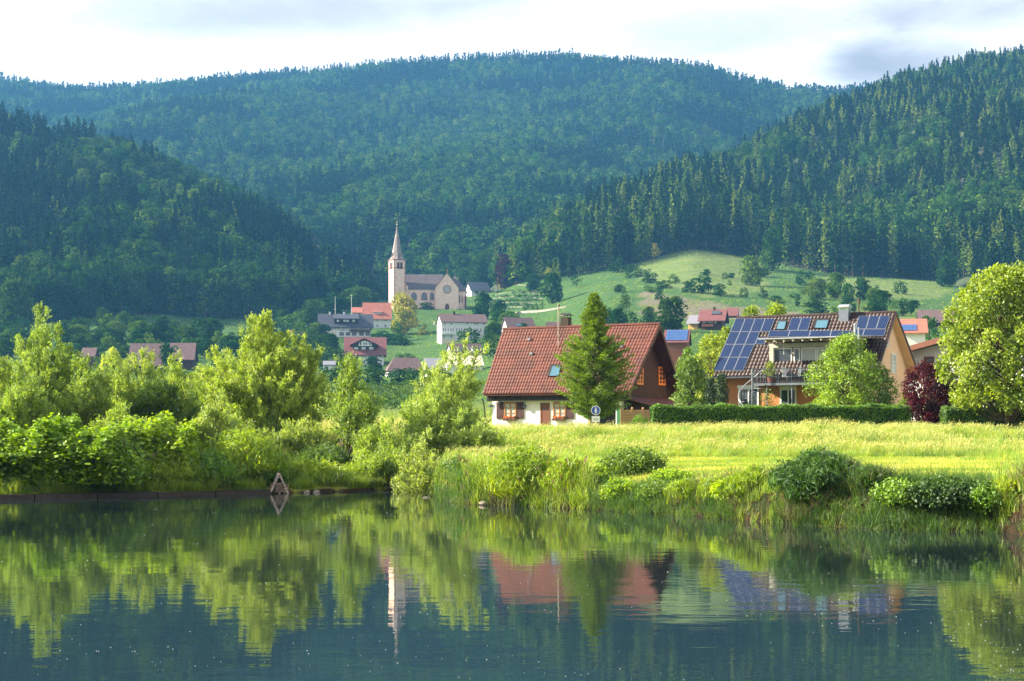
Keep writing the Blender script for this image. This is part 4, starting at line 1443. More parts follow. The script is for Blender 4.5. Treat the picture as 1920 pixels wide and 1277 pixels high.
ctree('bank_bush', 'dark tangled bush on the shaded bank near the right edge', 'shrub', 1846, 37.3, 912, 110, 426, 'hedge', 46, 150, 0.08, dome, cr=0.17, bottom=0.0, trunk_r=0.02)
ctree('bank_bush', 'bright nettle bush at the waterline below the bramble mound', 'shrub', 1165, 47.3, 905, 70, 427, 'knotweed', 26, 130, 0.08, dome, cr=0.2, bottom=0.0, trunk_r=0.02)
ctree('bank_bush', 'low green weeds at the waterline left of the overhanging tuft', 'shrub', 1232, 46.0, 912, 80, 428, 'herb', 28, 130, 0.08, dome, cr=0.2, bottom=0.0, trunk_r=0.02)
ctree('bank_bush', 'bright weeds filling the bank left of the sunlit reed clump', 'shrub', 1368, 43.2, 905, 70, 429, 'knotweed', 26, 130, 0.08, dome, cr=0.2, bottom=0.0, trunk_r=0.02)
ctree('bank_bush', 'green weeds between the sunlit reeds and the huge dark clump', 'shrub', 1468, 41.6, 910, 60, 433, 'knotweed', 24, 130, 0.08, dome, cr=0.2, bottom=0.0, trunk_r=0.02)


# knotweed thicket: broad leaves on arching shoots
def thicket(seed, W, Dp, H, n, leafL):
    rg = np.random.default_rng(seed)
    m = n
    u = rg.random(m) * 2 - 1
    v = rg.random(m) * 2 - 1
    edge = np.clip(1 - np.abs(u) ** 4, 0.1, 1) ** 0.5
    top = H * (0.80 + 0.12 * np.sin(u * 9 + 1) + 0.10 * np.sin(u * 21) + 0.06 * np.sin(v * 8 + u * 5)) * edge * (1 - 0.45 * np.clip(-v, 0, 1) ** 3)
    # leaves gather on the top and on the front, in overlapping tiers
    surf = rg.random(m) < 0.55
    front = rg.random(m) < 0.55
    tier = np.round(rg.random(m) * 9) / 9
    z = np.where(surf, top * (0.86 + 0.16 * rg.random(m)), top * (tier * 0.95 + 0.03 * rg.normal(size=m)))
    vy = np.where(surf, v, np.where(front, -0.85 + 0.25 * rg.random(m) ** 2 + 0.25 * (z / H), v))
    P = np.stack([u * W / 2, vy * Dp / 2, z], -1)
    P += rg.normal(size=P.shape) * 0.08
    D = np.stack([rg.normal(size=m), rg.normal(size=m) - 0.6, -0.25 + 0.2 * rg.normal(size=m)], -1)
    L = leafL * (0.6 + 0.8 * rg.random(m))
    lump = np.sin(P[:, 0] * 3.1) * np.sin(P[:, 1] * 2.7 + P[:, 2] * 2.2)
    T = np.clip(0.5 + 0.15 * lump + 0.22 * rg.normal(size=m), 0, 1)
    P[:, 2] = np.maximum(P[:, 2], 0.03)
    lf = leaves(P, D, L, L * 0.72, rg, T, up=2.2)
    paths = []
    for k in range(90):
        x0, y0 = (rg.random() - 0.5) * W * 0.95, (rg.random() - 0.5) * Dp * 0.9
        hh = H * 0.8 * (0.7 + 0.3 * rg.random())
        paths.append((np.array([[x0, y0, -0.1], [x0 + 0.1, y0, hh * 0.6], [x0 + rg.normal() * 0.3, y0 - 0.3, hh]]), np.array([0.02, 0.015, 0.006])))
    return lf, tubes(paths, 4)


lf, st = thicket(430, 7.4, 5.0, 2.25, 46000, 0.17)
near_tree('knotweed_thicket', 'bright broad leaved thicket hanging over the weir at the left edge', 'shrub', 90, 0, 58.2, lf, st, 'knotweed', 'bark_dark', crown_name='leaves', trunk_name='stem')
lf, st = thicket(431, 3.6, 4.0, 2.3, 17000, 0.17)
near_tree('knotweed_thicket', 'smaller bright leafy thicket joined to the right of the long one', 'shrub', 292, 0, 61.2, lf, st, 'knotweed', 'bark_dark', crown_name='leaves', trunk_name='stem')
lf, st = thicket(432, 6.0, 5.0, 2.8, 12000, 0.22)
near_tree('knotweed_thicket', 'thicket continuing beyond the left edge of the picture', 'shrub', -220, 0, 58.0, lf, st, 'knotweed', 'bark_dark', crown_name='leaves', trunk_name='stem')


# feathery pyramid tree in front of the tiled house
def pyramid(seed, H, W, nb, leaves_b, leafL):
    rg = np.random.default_rng(seed)
    P, D, T, paths = [], [], [], [(np.array([[0, 0, -0.3], [0, 0, H * 0.5], [0.05, 0, H * 0.98]]), np.array([0.10, 0.07, 0.01]))]
    for k in range(nb):
        t = ((k + rg.random()) / nb)
        z0 = H * (0.11 + 0.86 * t)
        prof = np.interp(t, [0, 0.05, 0.12, 0.25, 0.42, 0.54, 0.62, 0.72, 0.86, 1.0], [0.35, 0.70, 0.92, 1.0, 1.0, 0.84, 0.56, 0.40, 0.32, 0.08])
        a = k * 2.399963 + rg.normal() * 0.3
        L = W / 2 * prof * (0.62 + 0.55 * rg.random())
        rise = np.interp(t, [0, 0.2, 0.5, 1], [0.30, 0.40, 0.5, 1.0])
        d = unit(np.array([math.cos(a), math.sin(a), rise * (0.8 + 0.4 * rg.random())]))
        b = np.array([0, 0, z0 - L * rise * 0.35])
        e = b + d * L
        paths.append((np.array([b, (b + e) / 2, e]), np.array([0.022, 0.014, 0.004])))
        n = int(leaves_b * (0.35 + prof))
        f = 0.22 + 0.78 * rg.random(n) ** 0.8
        side = np.cross(d, [0, 0, 1.0])
        sw = rg.normal(size=n) * 0.20 * L * (1.15 - f) + rg.normal(size=n) * 0.07
        p = b + d * (f * L)[:, None] + side * sw[:, None] + rg.normal(size=(n, 3)) * np.array([0.05, 0.05, 0.06])
        P.append(p)
        D.append(d + side * np.sign(sw)[:, None] * 0.7 + rg.normal(size=(n, 3)) * 0.35)
        T.append(np.clip(0.2 + 0.45 * f + 0.22 * rg.normal(size=n), 0, 1))  # tone lightens outwards: outer light and inner shade painted into the leaves
    P, D, T = np.concatenate(P), np.concatenate(D), np.concatenate(T)
    L = leafL * (0.6 + 0.7 * rg.random(len(P)))
    return leaves(P, D, L, L * 0.42, rg, T, up=0.8), tubes(paths, 5)


Yt = 104.0
Ht = (HOR - 543) / F * Yt + CH - gz((1113 - 960) / F * Yt, Yt)
lf, st = pyramid(440, Ht, 156 / pxm(Yt), 460, 170, 0.13)
near_tree('hornbeam_tree', 'dark green pyramid shaped tree in front of the red tiled roof', 'tree', 1114, 0, Yt, lf, st, 'beech', 'bark')
# stake beside it
sk = MB()
xs_ = (1106 - 960) / F * (Yt - 0.3)
sk.bar((0, 0, -0.3), (0, 0, 1.75), 0.05)
setp(sk.build('tree_stake', M['fence_wood'], None, (xs_, Yt - 0.3, gz(xs_, Yt - 0.3))), 'pale wooden stake beside the pyramid tree trunk', 'stake')


# ------------------------------------------------------------------ hedge
def hedge(seed, L, Dp, H, n, leafL):
    rg = np.random.default_rng(seed)
    face = rg.random(n)
    x = (rg.random(n) - 0.5) * L
    wob = 0.07 * np.sin(x * 1.3) + 0.05 * np.sin(x * 3.3 + 1) + 0.04 * np.sin(x * 7.9)
    y = np.where(face < 0.45, -Dp / 2 + 0.05 * rg.normal(size=n), (rg.random(n) - 0.5) * Dp)
    z = np.where(face < 0.45, rg.random(n) * H, H + wob + 0.05 * rg.normal(size=n))
    e = face > 0.94
    x = np.where(e, np.sign(x) * L / 2 + 0.05 * rg.normal(size=n), x)
    z = np.where(e, rg.random(n) * H, z)
    P = np.stack([x, y, z], -1)
    D = np.stack([rg.normal(size=n) * 0.6, np.where(face < 0.45, -0.7, 0) + rg.normal(size=n) * 0.4, 0.7 + rg.normal(size=n) * 0.4], -1)
    Lf = leafL * (0.6 + 0.8 * rg.random(n))
    T = np.clip(0.4 + 0.2 * rg.normal(size=n) + 0.15 * np.sin(x * 3) * np.sin(z * 4), 0, 1)
    return leaves(P, D, Lf, Lf * 0.4, rg, T)


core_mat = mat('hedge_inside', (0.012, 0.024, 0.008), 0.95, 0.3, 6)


def add_hedge(name, label, p0, p1, Y, top, Dp, n, leafL, seed, m='hedge'):
    x0, x1 = (p0 - 960) / F * Y, (p1 - 960) / F * Y
    xm = (x0 + x1) / 2
    z0 = gz(xm, Y) - 0.1
    H = CH + (HOR - top) / F * Y - z0
    o = thing(name, label, 'hedge', (xm, Y, z0))
    link('foliage', np_mesh('foliage', *hedge(seed, x1 - x0, Dp, H, n, leafL)), M[m], o)
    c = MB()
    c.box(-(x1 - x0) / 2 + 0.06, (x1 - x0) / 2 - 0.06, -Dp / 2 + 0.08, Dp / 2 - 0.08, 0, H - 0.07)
    c.build('dark_core', core_mat, o)  # solid dark box standing in for the shade inside the hedge
    return o


add_hedge('garden_hedge', 'long clipped green hedge before the solar house', 1222, 1702, 101.5, 763, 1.3, 52000, 0.11, 450)
add_hedge('garden_hedge', 'low rough green hedge right of the purple plum', 1768, 1990, 99, 768, 1.2, 15000, 0.13, 451, 'broad')


# ------------------------------------------------------------------ grass and reeds
def blades(P, H, W, lean, bend, rg, tone=None, segs=3):
    """tapering bent blades; P (n,3), H (n,), lean (n,2) sideways reach of the tip"""
    n = len(P)
    f = np.linspace(0, 1, segs + 1)
    a = rg.random(n) * np.pi
    S = np.stack([np.cos(a), np.sin(a), np.zeros(n)], -1)
    V = []
    for t in f:
        c = P + np.stack([lean[:, 0] * t ** bend, lean[:, 1] * t ** bend, H * (t - 0.18 * t ** 3 * np.minimum(1, np.hypot(lean[:, 0], lean[:, 1]) / H * 2))], -1)
        w = (W * (1 - t) ** 0.7 * 0.5 + 0.0006)[:, None]
        V += [c - S * w, c + S * w]
    V = np.stack(V, 1).reshape(-1, 3)
    b = np.arange(n)[:, None] * (2 * (segs + 1))
    Q = np.stack([np.concatenate([b + 2 * s, b + 2 * s + 1, b + 2 * s + 3, b + 2 * s + 2], 1) for s in range(segs)], 1).reshape(-1, 4)
    T = rg.random(n) if tone is None else tone
    return V, Q, np.repeat(T, segs)


grass_col = bpy.data.collections.new('grass_kinds')


def tuft(name, n, h, hv, w, spread, leanr, mat_, seed, wind=0.0, heads=0, head_mat='straw', head_h=1.0, bend=1.8):
    rg = np.random.default_rng(seed)
    P = np.stack([rg.normal(size=n) * spread, rg.normal(size=n) * spread, np.full(n, -0.03)], -1)
    H = h * (1 + hv * rg.normal(size=n)).clip(0.3, 2)
    a = rg.random(n) * 6.28
    ln = np.stack([np.cos(a) * leanr * H * rg.random(n) + wind * H, np.sin(a) * leanr * H * rg.random(n)], -1)
    V, Q, T = blades(P, H, np.full(n, w), ln, bend, rg)
    mi = np.zeros(len(Q), np.int32)
    if heads:
        hp = np.stack([rg.normal(size=heads) * spread, rg.normal(size=heads) * spread, np.full(heads, -0.03)], -1)
        HH = h * head_h * (0.85 + 0.35 * rg.random(heads))
        ln = np.stack([wind * 1.4 * HH + 0.12 * HH * rg.normal(size=heads), 0.12 * HH * rg.normal(size=heads)], -1)
        V2, Q2, T2 = blades(hp, HH, np.full(heads, w * 0.45), ln, 2.0, rg)
        # the seed head: a slim spindle of small leaves near the tip
        k = 7
        tt = 0.80 + 0.2 * rg.random((heads, k))
        c = hp[:, None, :] + np.stack([ln[:, 0:1] * tt ** 2, ln[:, 1:2] * tt ** 2, HH[:, None] * tt], -1)
        c = c + rg.normal(size=c.shape) * 0.012
        V3, Q3, T3 = leaves(c.reshape(-1, 3), np.tile([[0.2 + wind, 0, 1.0]], (heads * k, 1)) + rg.normal(size=(heads * k, 3)) * 0.25, h * 0.10, 0.016 + w * 0.8, rg)
        mi = np.concatenate([mi, np.ones(len(Q2) + len(Q3), np.int32)])
        V, Q, T = merge([(V, Q, T), (V2, Q2, T2), (V3, Q3, T3)])
    me = np_mesh(name, V, Q, T)
    me.materials.append(M[mat_])
    if heads:
        me.materials.append(M[head_mat])
    me.polygons.foreach_set('material_index', mi)
    o = bpy.data.objects.new(name, me)
    grass_col.objects.link(o)
    return o


tuft('a0_meadow', 26, 0.42, 0.3, 0.016, 0.16, 0.5, 'grass', 1, 0.12)
tuft('a1_meadow', 24, 0.50, 0.3, 0.016, 0.18, 0.6, 'grass', 2, 0.2, 4, 'straw', 1.45)
tuft('a2_meadow', 20, 0.48, 0.3, 0.014, 0.18, 0.5, 'grass', 3, 0.28, 6, 'straw', 1.55)
tuft('b0_mown', 26, 0.10, 0.4, 0.014, 0.16, 0.9, 'mown', 4)
tuft('b1_mown', 26, 0.14, 0.4, 0.014, 0.16, 0.9, 'grass', 5)
tuft('c0_reed', 26, 1.05, 0.25, 0.030, 0.17, 0.55, 'reed', 6, 0.05, bend=2.2)
tuft('c1_reed', 26, 1.15, 0.25, 0.036, 0.17, 0.6, 'reed', 7, 0.05, 1, 'seed_red', 1.25, bend=2.2)
tuft('c2_reed', 24, 0.95, 0.3, 0.028, 0.17, 0.7, 'reed_dark', 8, bend=2.2)
tuft('d0_dry', 16, 0.5, 0.4, 0.018, 0.14, 0.9, 'reed_dry', 9)
tuft('e0_weeds', 24, 0.55, 0.4, 0.030, 0.15, 0.8, 'herb', 10)
G_M0, G_M1, G_M2, G_S0, G_S1, G_R0, G_R1, G_R2, G_D, G_W = range(10)


def spread(name, pts, kinds, scales, seed, tilt=0.10, label=None):
    rg = np.random.default_rng(seed)
    n = len(pts)
    rot = np.stack([rg.normal(size=n) * tilt, rg.normal(size=n) * tilt, (rg.random(n) - 0.5) * 1.4], -1)
    return scatter(name, pts, kinds, rot, scales, grass_col)


def ground_points(x0, x1, y0, y1, dens, seed, pmax=2150):
    rg = np.random.default_rng(seed)
    n = int((x1 - x0) * (y1 - y0) * dens)
    x = x0 + (x1 - x0) * rg.random(n)
    y = y0 + (y1 - y0) * rg.random(n)
    z = ground_z(x, y)
    px = 960 + F * x / y
    ok = (px > -180) & (px < pmax)
    return x[ok], y[ok], z[ok], rg


# tall meadow on the levee
x, y, z, rg = ground_points(-9, 42, 73.5, 99, 17, 20)
foot = np.interp(x, [-8, 0, 30, 60], [74, 74, 75, 76])
px = 960 + F * x / y
row = HOR - F * (z - CH) / y
bare = inside(px, row, [(1840, 812), (1880, 800), (2000, 798), (2000, 820), (1900, 826), (1850, 824)])
ok = (y > foot - 0.5 + 0.6 * np.sin(x * 0.9)) & ~(bare & (rg.random(len(x)) < 0.8)) & ~((y > 99))
x, y, z = x[ok], y[ok], z[ok]
u = fnoise(x * 1.0, y * 1.6, 6, 3, 3)
k = np.where(u > 0.45, G_M2, np.where(u > 0.15, G_M1, np.where((u < -0.45) & (rg.random(len(x)) < 0.6), G_W, G_M0)))
k = np.where(rg.random(len(x)) < 0.05, G_M2, k)
crest = smooth((y - 84) / 4)
s = (0.62 + 0.35 * rg.random(len(x)) + 0.25 * np.clip(u, -0.5, 0.6)) * (1 - 0.25 * crest)
spread('meadow_grass', np.stack([x, y, z], -1), k, s, 21)
# mown terrace
x, y, z, rg = ground_points(-3.5, 40, 26, 76, 15, 22, 3000)
d = y - bank_y(x)
ok = (d > 2.6) & (y < np.interp(x, [-8, 0, 30, 60], [74, 74, 75, 76]))
x, y, z = x[ok], y[ok], z[ok]
u = fnoise(x * 0.5, y * 2.2, 9, 8, 3)
k = np.where(u > 0.0, G_S0, G_S1)
tall = (fnoise(x * 0.6, y * 1.2, 7, 12, 2) > 0.55)
k = np.where(tall & (rg.random(len(x)) < 0.5), G_M0, k)
# unmown to the left, where the shrubs are
left = smooth((3.5 - x) / 4) > rg.random(len(x))
k = np.where(left, np.where(rg.random(len(x)) < 0.6, G_M0, np.where(rg.random(len(x)) < 0.5, G_R0, G_M1)), k)
s = np.where(left, np.where(k == G_R0, 0.5, 0.8), 0.75) * (0.8 + 0.5 * rg.random(len(x)))
spread('mown_grass', np.stack([x, y, z], -1), k, s, 23)
# fringe of the right bank
x, y, z, rg = ground_points(-3.2, 22, 24, 58, 110, 24, 3000)
d = y - bank_y(x)
ok = (d > 0.02) & (d < 2.9)
x, y, z, d = x[ok], y[ok], z[ok], d[ok]
px = 960 + F * x / y
u = fnoise(x, y, 1.6, 30, 2)
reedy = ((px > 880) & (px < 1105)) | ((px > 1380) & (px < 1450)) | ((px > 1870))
dark = (px > 1640) & (px < 1870)  # shaded stretch of bank, painted with darker tufts
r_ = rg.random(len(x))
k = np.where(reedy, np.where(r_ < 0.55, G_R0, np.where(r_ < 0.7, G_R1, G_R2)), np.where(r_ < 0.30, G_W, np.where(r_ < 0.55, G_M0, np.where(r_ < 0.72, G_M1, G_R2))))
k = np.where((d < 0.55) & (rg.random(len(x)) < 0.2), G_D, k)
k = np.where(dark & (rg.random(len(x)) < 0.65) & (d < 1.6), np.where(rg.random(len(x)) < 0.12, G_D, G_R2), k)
s = 0.7 + 0.4 * rg.random(len(x)) + 0.2 * u
s = np.where(reedy, s * np.where((px > 880) & (px < 1105), 0.7, 0.42), s * 0.42)
low_ = (d < 0.6) & ~reedy & (rg.random(len(x)) < 0.7)
k = np.where(low_, np.where(rg.random(len(x)) < 0.5, G_R2, G_W), k)
s = np.where(low_, 0.34 + 0.22 * rg.random(len(x)), s)
thin = rg.random(len(x)) < np.where(reedy, 0.5, np.where(d < 0.6, 0.95, 0.65))
spread('bank_grass', np.stack([x, y, z], -1)[thin], k[thin], s[thin], 25, 0.3)
# left bank behind the weir
x, y, z, rg = ground_points(-27, -2.4, 54, 74, 26, 26)
d = y - bank_y(x)
ok = (d > 0.35) & (d < 9)
x, y, z, d = x[ok], y[ok], z[ok], d[ok]
px = 960 + F * x / y
r_ = rg.random(len(x))
k = np.where(r_ < 0.45, G_R0, np.where(r_ < 0.6, G_R2, np.where(r_ < 0.8, G_M0, G_W)))
mound = ((px > 190) & (px < 545))
k = np.where(mound, np.where(r_ < 0.5, G_R0, np.where(r_ < 0.75, G_R1, G_R2)), k)
s = 0.55 + 0.35 * rg.random(len(x)) + 0.2 * fnoise(x, y, 2.5, 40, 2)
s = np.where(mound, s * 0.42, s * 0.62)
keep = ~((px > -60) & (px < 200) & (d > 1))
keep &= ~(np.hypot(x - at(525, 925, 60.6).x, (y - 61.0)) < 0.75)
keep &= ~(mound & (rg.random(len(x)) < 0.65))
spread('reed_grass', np.stack([x, y, z], -1)[keep], k[keep], s[keep], 27, 0.16)
# rough field on the left behind the shrubs
x, y, z, rg = ground_points(-30, -2, 70, 130, 3.0, 28)
k = np.where(rg.random(len(x)) < 0.4, G_M2, G_M1)
spread('field_grass', np.stack([x, y, z], -1), k, 0.8 + 0.5 * rg.random(len(x)), 29)


# weeds leaning over the edge of the weir
rg = np.random.default_rng(64)
n_ = 1300
x_ = -24 + 20.5 * rg.random(n_)
y_ = bank_y(x_) + 0.28 + 0.35 * rg.random(n_)
ok = (fnoise(x_, y_, 2.2, 65, 2) > -0.15) & (np.hypot(x_ - at(525, 925, 60.6).x, y_ - 60.6) > 0.6)
x_, y_ = x_[ok], y_[ok]
P_ = np.stack([x_, y_, ground_z(x_, y_)], -1)
rot_ = np.stack([0.35 + 0.25 * rg.random(len(x_)), rg.normal(size=len(x_)) * 0.2, (rg.random(len(x_)) - 0.5) * 1.0], -1)
scatter('weir_weeds', P_, np.where(rg.random(len(x_)) < 0.5, G_R0, G_W), rot_, 0.28 + 0.25 * rg.random(len(x_)), grass_col)
# rough grass tufts on the hillside meadows
rg = np.random.default_rng(60)
n_ = 60000
px_ = 60 + 1860 * rg.random(n_)
Y_ = np.sqrt(260.0 ** 2 + (960.0 ** 2 - 260.0 ** 2) * rg.random(n_))
x_ = (px_ - 960) / F * Y_
ok = np.ones(n_, bool)
for nm in ('left', 'right'):
    h = HILLS[nm]
    inr = (px_ > h['fx'][0]) & (px_ < h['fx'][-1])
    ok &= ~(inr & (Y_ > np.interp(px_, h['fx'], h['fd'])))
ok &= fnoise(x_, Y_ * 1.6, 40, 61, 3) + rg.normal(size=n_) * 0.25 > 0.12
x_, Y_ = x_[ok], Y_[ok]
spread('hill_grass', np.stack([x_, Y_, ground_z(x_, Y_)], -1), np.where(rg.random(len(x_)) < 0.5, G_W, G_M0), 0.9 + 1.0 * rg.random(len(x_)), 62)


# single clumps of reed one can point to
def reed_clump(name, label, px, Y, wpx, top, n_, seed, m='reed', heads=0, dry=0.08, base=None, group=None, lean=0.5, headmat='seed_red', bw=0.042):
    rg = np.random.default_rng(seed)
    n = int(n_ * (1.6 if px < 800 else 1.1))
    bw = bw * (1.1 if px < 800 else 1.0)
    wpx = wpx * (1.4 if px < 800 else 1.0)
    heads = int(heads * 0.8)
    x0 = (px - 960) / F * Y
    z0 = gz(x0, Y)
    W = wpx / pxm(Y)
    H = CH + (HOR - top) / F * Y - z0
    a, r = rg.random(n) * 6.28, np.sqrt(rg.random(n))
    P = np.stack([np.cos(a) * r * W * 0.27, np.sin(a) * r * W * 0.24, np.zeros(n)], -1)
    P[:, 2] = ground_z(x0 + P[:, 0], Y + P[:, 1]) - z0 - 0.05
    Hs = H * np.sqrt(1 - 0.72 * r ** 2) * (0.62 + 0.45 * rg.random(n))
    ln = np.stack([np.cos(a) * r * W * 0.30 + rg.normal(size=n) * lean * 0.22 * H, np.sin(a) * r * W * 0.28 + rg.normal(size=n) * lean * 0.22 * H], -1)
    V, Q, T = blades(P, Hs, bw * (0.7 + 0.6 * rg.random(n)), ln, 2.2, rg, np.clip(0.5 + 0.25 * rg.normal(size=n), 0, 1), 4)
    # leaves on the stalks
    k = n
    idx = rg.integers(0, n, k)
    tt = 0.35 + 0.6 * rg.random(k)
    c = P[idx] + np.stack([ln[idx, 0] * tt ** 2.2, ln[idx, 1] * tt ** 2.2, Hs[idx] * tt], -1)
    hl = 0.30 * (0.6 + 0.7 * rg.random(k))
    ln2 = rg.normal(size=(k, 2)) * 0.16
    V2, Q2, T2 = blades(c, hl, np.full(k, bw * 0.9), ln2, 1.6, rg, None, 2)
    o = thing(name, label, 'reeds', (x0, Y, z0), 0, group)
    V3, Q3, T3 = merge([(V, Q, T), (V2, Q2, T2)])
    link('blades', np_mesh('blades', V3, Q3, T3), M[m], o)
    if n_ > 400:
        lf, _st = clump_tree(seed + 50, H * (0.84 if px < 800 else 0.72), W * 0.92, max(14, int(n_ / 45)), 260, 0.25 if px < 800 else 0.21, lambda t: max(0.1, math.cos(t * 1.5)) ** 0.5, wid=0.14, bottom=0.02, cr=0.18, limbs=False, upb=0.7, flatten=1.0)
        link('leaves', np_mesh('leaves', *lf), M[m], o)
    nd = int(n * dry) + 3
    a = rg.random(nd) * 6.28
    P = np.stack([np.cos(a) * W * 0.4, -np.abs(np.sin(a)) * W * 0.34, np.zeros(nd)], -1)
    P[:, 2] = ground_z(x0 + P[:, 0], Y + P[:, 1]) - z0
    ln = rg.normal(size=(nd, 2)) * 0.28
    V, Q, T = blades(P, 0.45 + 0.35 * rg.random(nd), np.full(nd, 0.02), ln, 1.5, rg)
    link('dry_stalk', np_mesh('dry_stalk', V, Q, T), M['reed_dry'], o)
    if heads:
        a, r = rg.random(heads) * 6.28, np.sqrt(rg.random(heads))
        P = np.stack([np.cos(a) * r * W * 0.42, np.sin(a) * r * W * 0.3, np.zeros(heads)], -1)
        HH = H * (1.0 - 0.3 * r ** 2) * (0.95 + 0.18 * rg.random(heads))
        ln = np.stack([0.22 + 0.1 * rg.normal(size=heads), 0.1 * rg.normal(size=heads)], -1)
        V, Q, T = blades(P, HH, np.full(heads, 0.010), ln, 2, rg)
        tt = 0.86 + 0.14 * rg.random((heads, 9))
        c = P[:, None, :] + np.stack([ln[:, 0:1] * tt ** 2, ln[:, 1:2] * tt ** 2, HH[:, None] * tt * (1 - 0.18 * tt ** 2 * np.minimum(1, np.hypot(ln[:, :1], ln[:, 1:]) / HH[:, None] * 2))], -1)
        V2, Q2, T2 = leaves(c.reshape(-1, 3) + rg.normal(size=(heads * 9, 3)) * 0.012, np.tile([[0.3, 0, 1.0]], (heads * 9, 1)) + rg.normal(size=(heads * 9, 3)) * 0.3, 0.08, 0.035, rg)
        V, Q, T = merge([(V, Q, T), (V2, Q2, T2)])
        link('seed_head', np_mesh('seed_head', V, Q, T), M[headmat], o)
    return o


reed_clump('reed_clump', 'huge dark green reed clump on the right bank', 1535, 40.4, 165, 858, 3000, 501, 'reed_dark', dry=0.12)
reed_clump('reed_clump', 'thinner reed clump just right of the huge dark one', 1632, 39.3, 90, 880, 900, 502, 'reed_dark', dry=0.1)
reed_clump('reed_clump', 'sunlit reed clump left of the huge dark one', 1415, 42.6, 100, 884, 1100, 503, 'reed')
reed_clump('reed_clump', 'bright tall reed bed on the bank below the house windows', 985, 51.0, 165, 842, 2100, 504, 'reed', 26, dry=0.16)
reed_clump('reed_clump', 'reed bed right part below the pyramid tree', 1065, 49.5, 100, 858, 1100, 505, 'reed', dry=0.16)
reed_clump('reed_clump', 'pale reeds spreading at the lower right corner of the bank', 1903, 37.0, 90, 918, 700, 506, 'reed', dry=0.3)
reed_clump('reed_clump', 'reeds at the sharp corner of the right bank beside the weir', 843, 56.6, 60, 880, 480, 507, 'reed', dry=0.12)
reed_clump('reed_clump', 'small weedy reed tuft hanging over the undercut bank', 1345, 44.0, 80, 905, 600, 508, 'reed', dry=0.2)
reed_clump('reed_clump', 'low overhanging grass tuft right of the bramble', 1290, 45.1, 90, 908, 600, 509, 'reed', dry=0.2)
reed_clump('reed_clump', 'reddish topped reed mound left of the others by the weir', 245, 59.0, 90, 838, 820, 510, 'reed', 34)
reed_clump('reed_clump', 'pale reed mound between the reddish one and the thick one', 318, 59.7, 96, 850, 900, 511, 'reed', 14)
reed_clump('reed_clump', 'thick bright reed mound in front of the great willow', 392, 60.4, 110, 862, 1100, 512, 'reed_mid', 10)
reed_clump('reed_clump', 'tallest reed mound with reddish heads left of the duck house', 455, 62.0, 150, 822, 1500, 513, 'reed', 40)
reed_clump('reed_clump', 'green reed mound right behind the duck house', 500, 61.6, 76, 872, 700, 514, 'reed_mid')
reed_clump('reed_clump', 'low bright reeds right of the duck house', 585, 63.0, 100, 880, 700, 515, 'reed')
reed_clump('reed_clump', 'low bright reeds below the slender willow', 690, 64.6, 110, 884, 700, 516, 'reed')
reed_clump('reed_clump', 'tall drooping grass leaning out beside the grey willow whip', 345, 65.5, 80, 808, 600, 517, 'reed', 10)
reed_clump('reed_clump', 'rusty dock stalk in front of the knotweed', 200, 60.4, 30, 878, 60, 518, 'reed_dry', 16)


# ------------------------------------------------------------------ houses: placing things by rays of the photograph on the planes of a house
class House:
    def __init__(s, name, label, category, px, Y, rot, z=None, group=None):
        """local frame: x along the front (to the right), y into the depth, z up; origin at the front left corner on the ground"""
        s.rot = R(rot)
        x = (px - 960) / F * Y
        s.o = Vector((x, Y, gz(x, Y) if z is None else z))
        s.root = thing(name, label, category, s.o, s.rot, group)
        s.ex = Vector((math.cos(s.rot), math.sin(s.rot), 0))
        s.ey = Vector((-math.sin(s.rot), math.cos(s.rot), 0))

    def hit(s, px, py, p, nrm):
        """ray against the plane through local point p with local normal nrm; gives local coordinates"""
        d = Vector(((px - 960) / F, 1, (HOR - py) / F))
        c = Vector((0, 0, CH)) - s.o
        dl = Vector((d.dot(s.ex), d.dot(s.ey), d.z))
        cl = Vector((c.dot(s.ex), c.dot(s.ey), c.z))
        nrm = Vector(nrm)
        t = (Vector(p) - cl).dot(nrm) / dl.dot(nrm)
        return cl + dl * t

    def front(s, px, py, y=0.0):
        return s.hit(px, py, (0, y, 0), (0, 1, 0))

    def side(s, px, py, x):
        return s.hit(px, py, (x, 0, 0), (1, 0, 0))


def win_front(parent, x0, x1, z0, z1, y, frame='far_frame', pane='dark_pane', bars=1, depth=0.08, fw=0.08, name='window', sill=False, hbars=0, shut=None, sw=0.45, curtain=False):
    """a window lying in a wall that faces -y: frame with bars, a pane set behind it, and a dark reveal"""
    m = MB()
    a, b = y - depth, y + 0.02
    m.box(x0, x0 + fw, a, b, z0, z1)
    m.box(x1 - fw, x1, a, b, z0, z1)
    m.box(x0 + fw, x1 - fw, a, b, z1 - fw, z1)
    m.box(x0 + fw, x1 - fw, a, b, z0, z0 + fw)
    for k in range(bars):
        c = x0 + (x1 - x0) * (k + 1) / (bars + 1)
        m.box(c - fw * 0.4, c + fw * 0.4, a + 0.005, b, z0 + fw, z1 - fw)
    for k in range(hbars):
        c = z0 + (z1 - z0) * (k + 1) / (hbars + 1)
        m.box(x0 + fw, x1 - fw, a + 0.02, b, c - fw * 0.25, c + fw * 0.25)
    if sill:
        m.box(x0 - 0.06, x1 + 0.06, a - 0.08, b, z0 - 0.06, z0 - 0.002)
    w = m.build(name, M[frame], parent)
    p = MB()
    p.box(x0 + fw * 0.5, x1 - fw * 0.5, y - depth * 0.5, y + 0.012, z0 + fw * 0.5, z1 - fw * 0.5)
    p.build('pane', M[pane], w)
    if shut:
        for sx in ((x0 - sw, x0 - 0.02), (x1 + 0.02, x1 + sw)):
            q = MB()
            q.box(sx[0], sx[1], y - 0.07, y - 0.02, z0 - 0.03, z1 + 0.03)
            q.build('shutter', M[shut], parent)
    return w


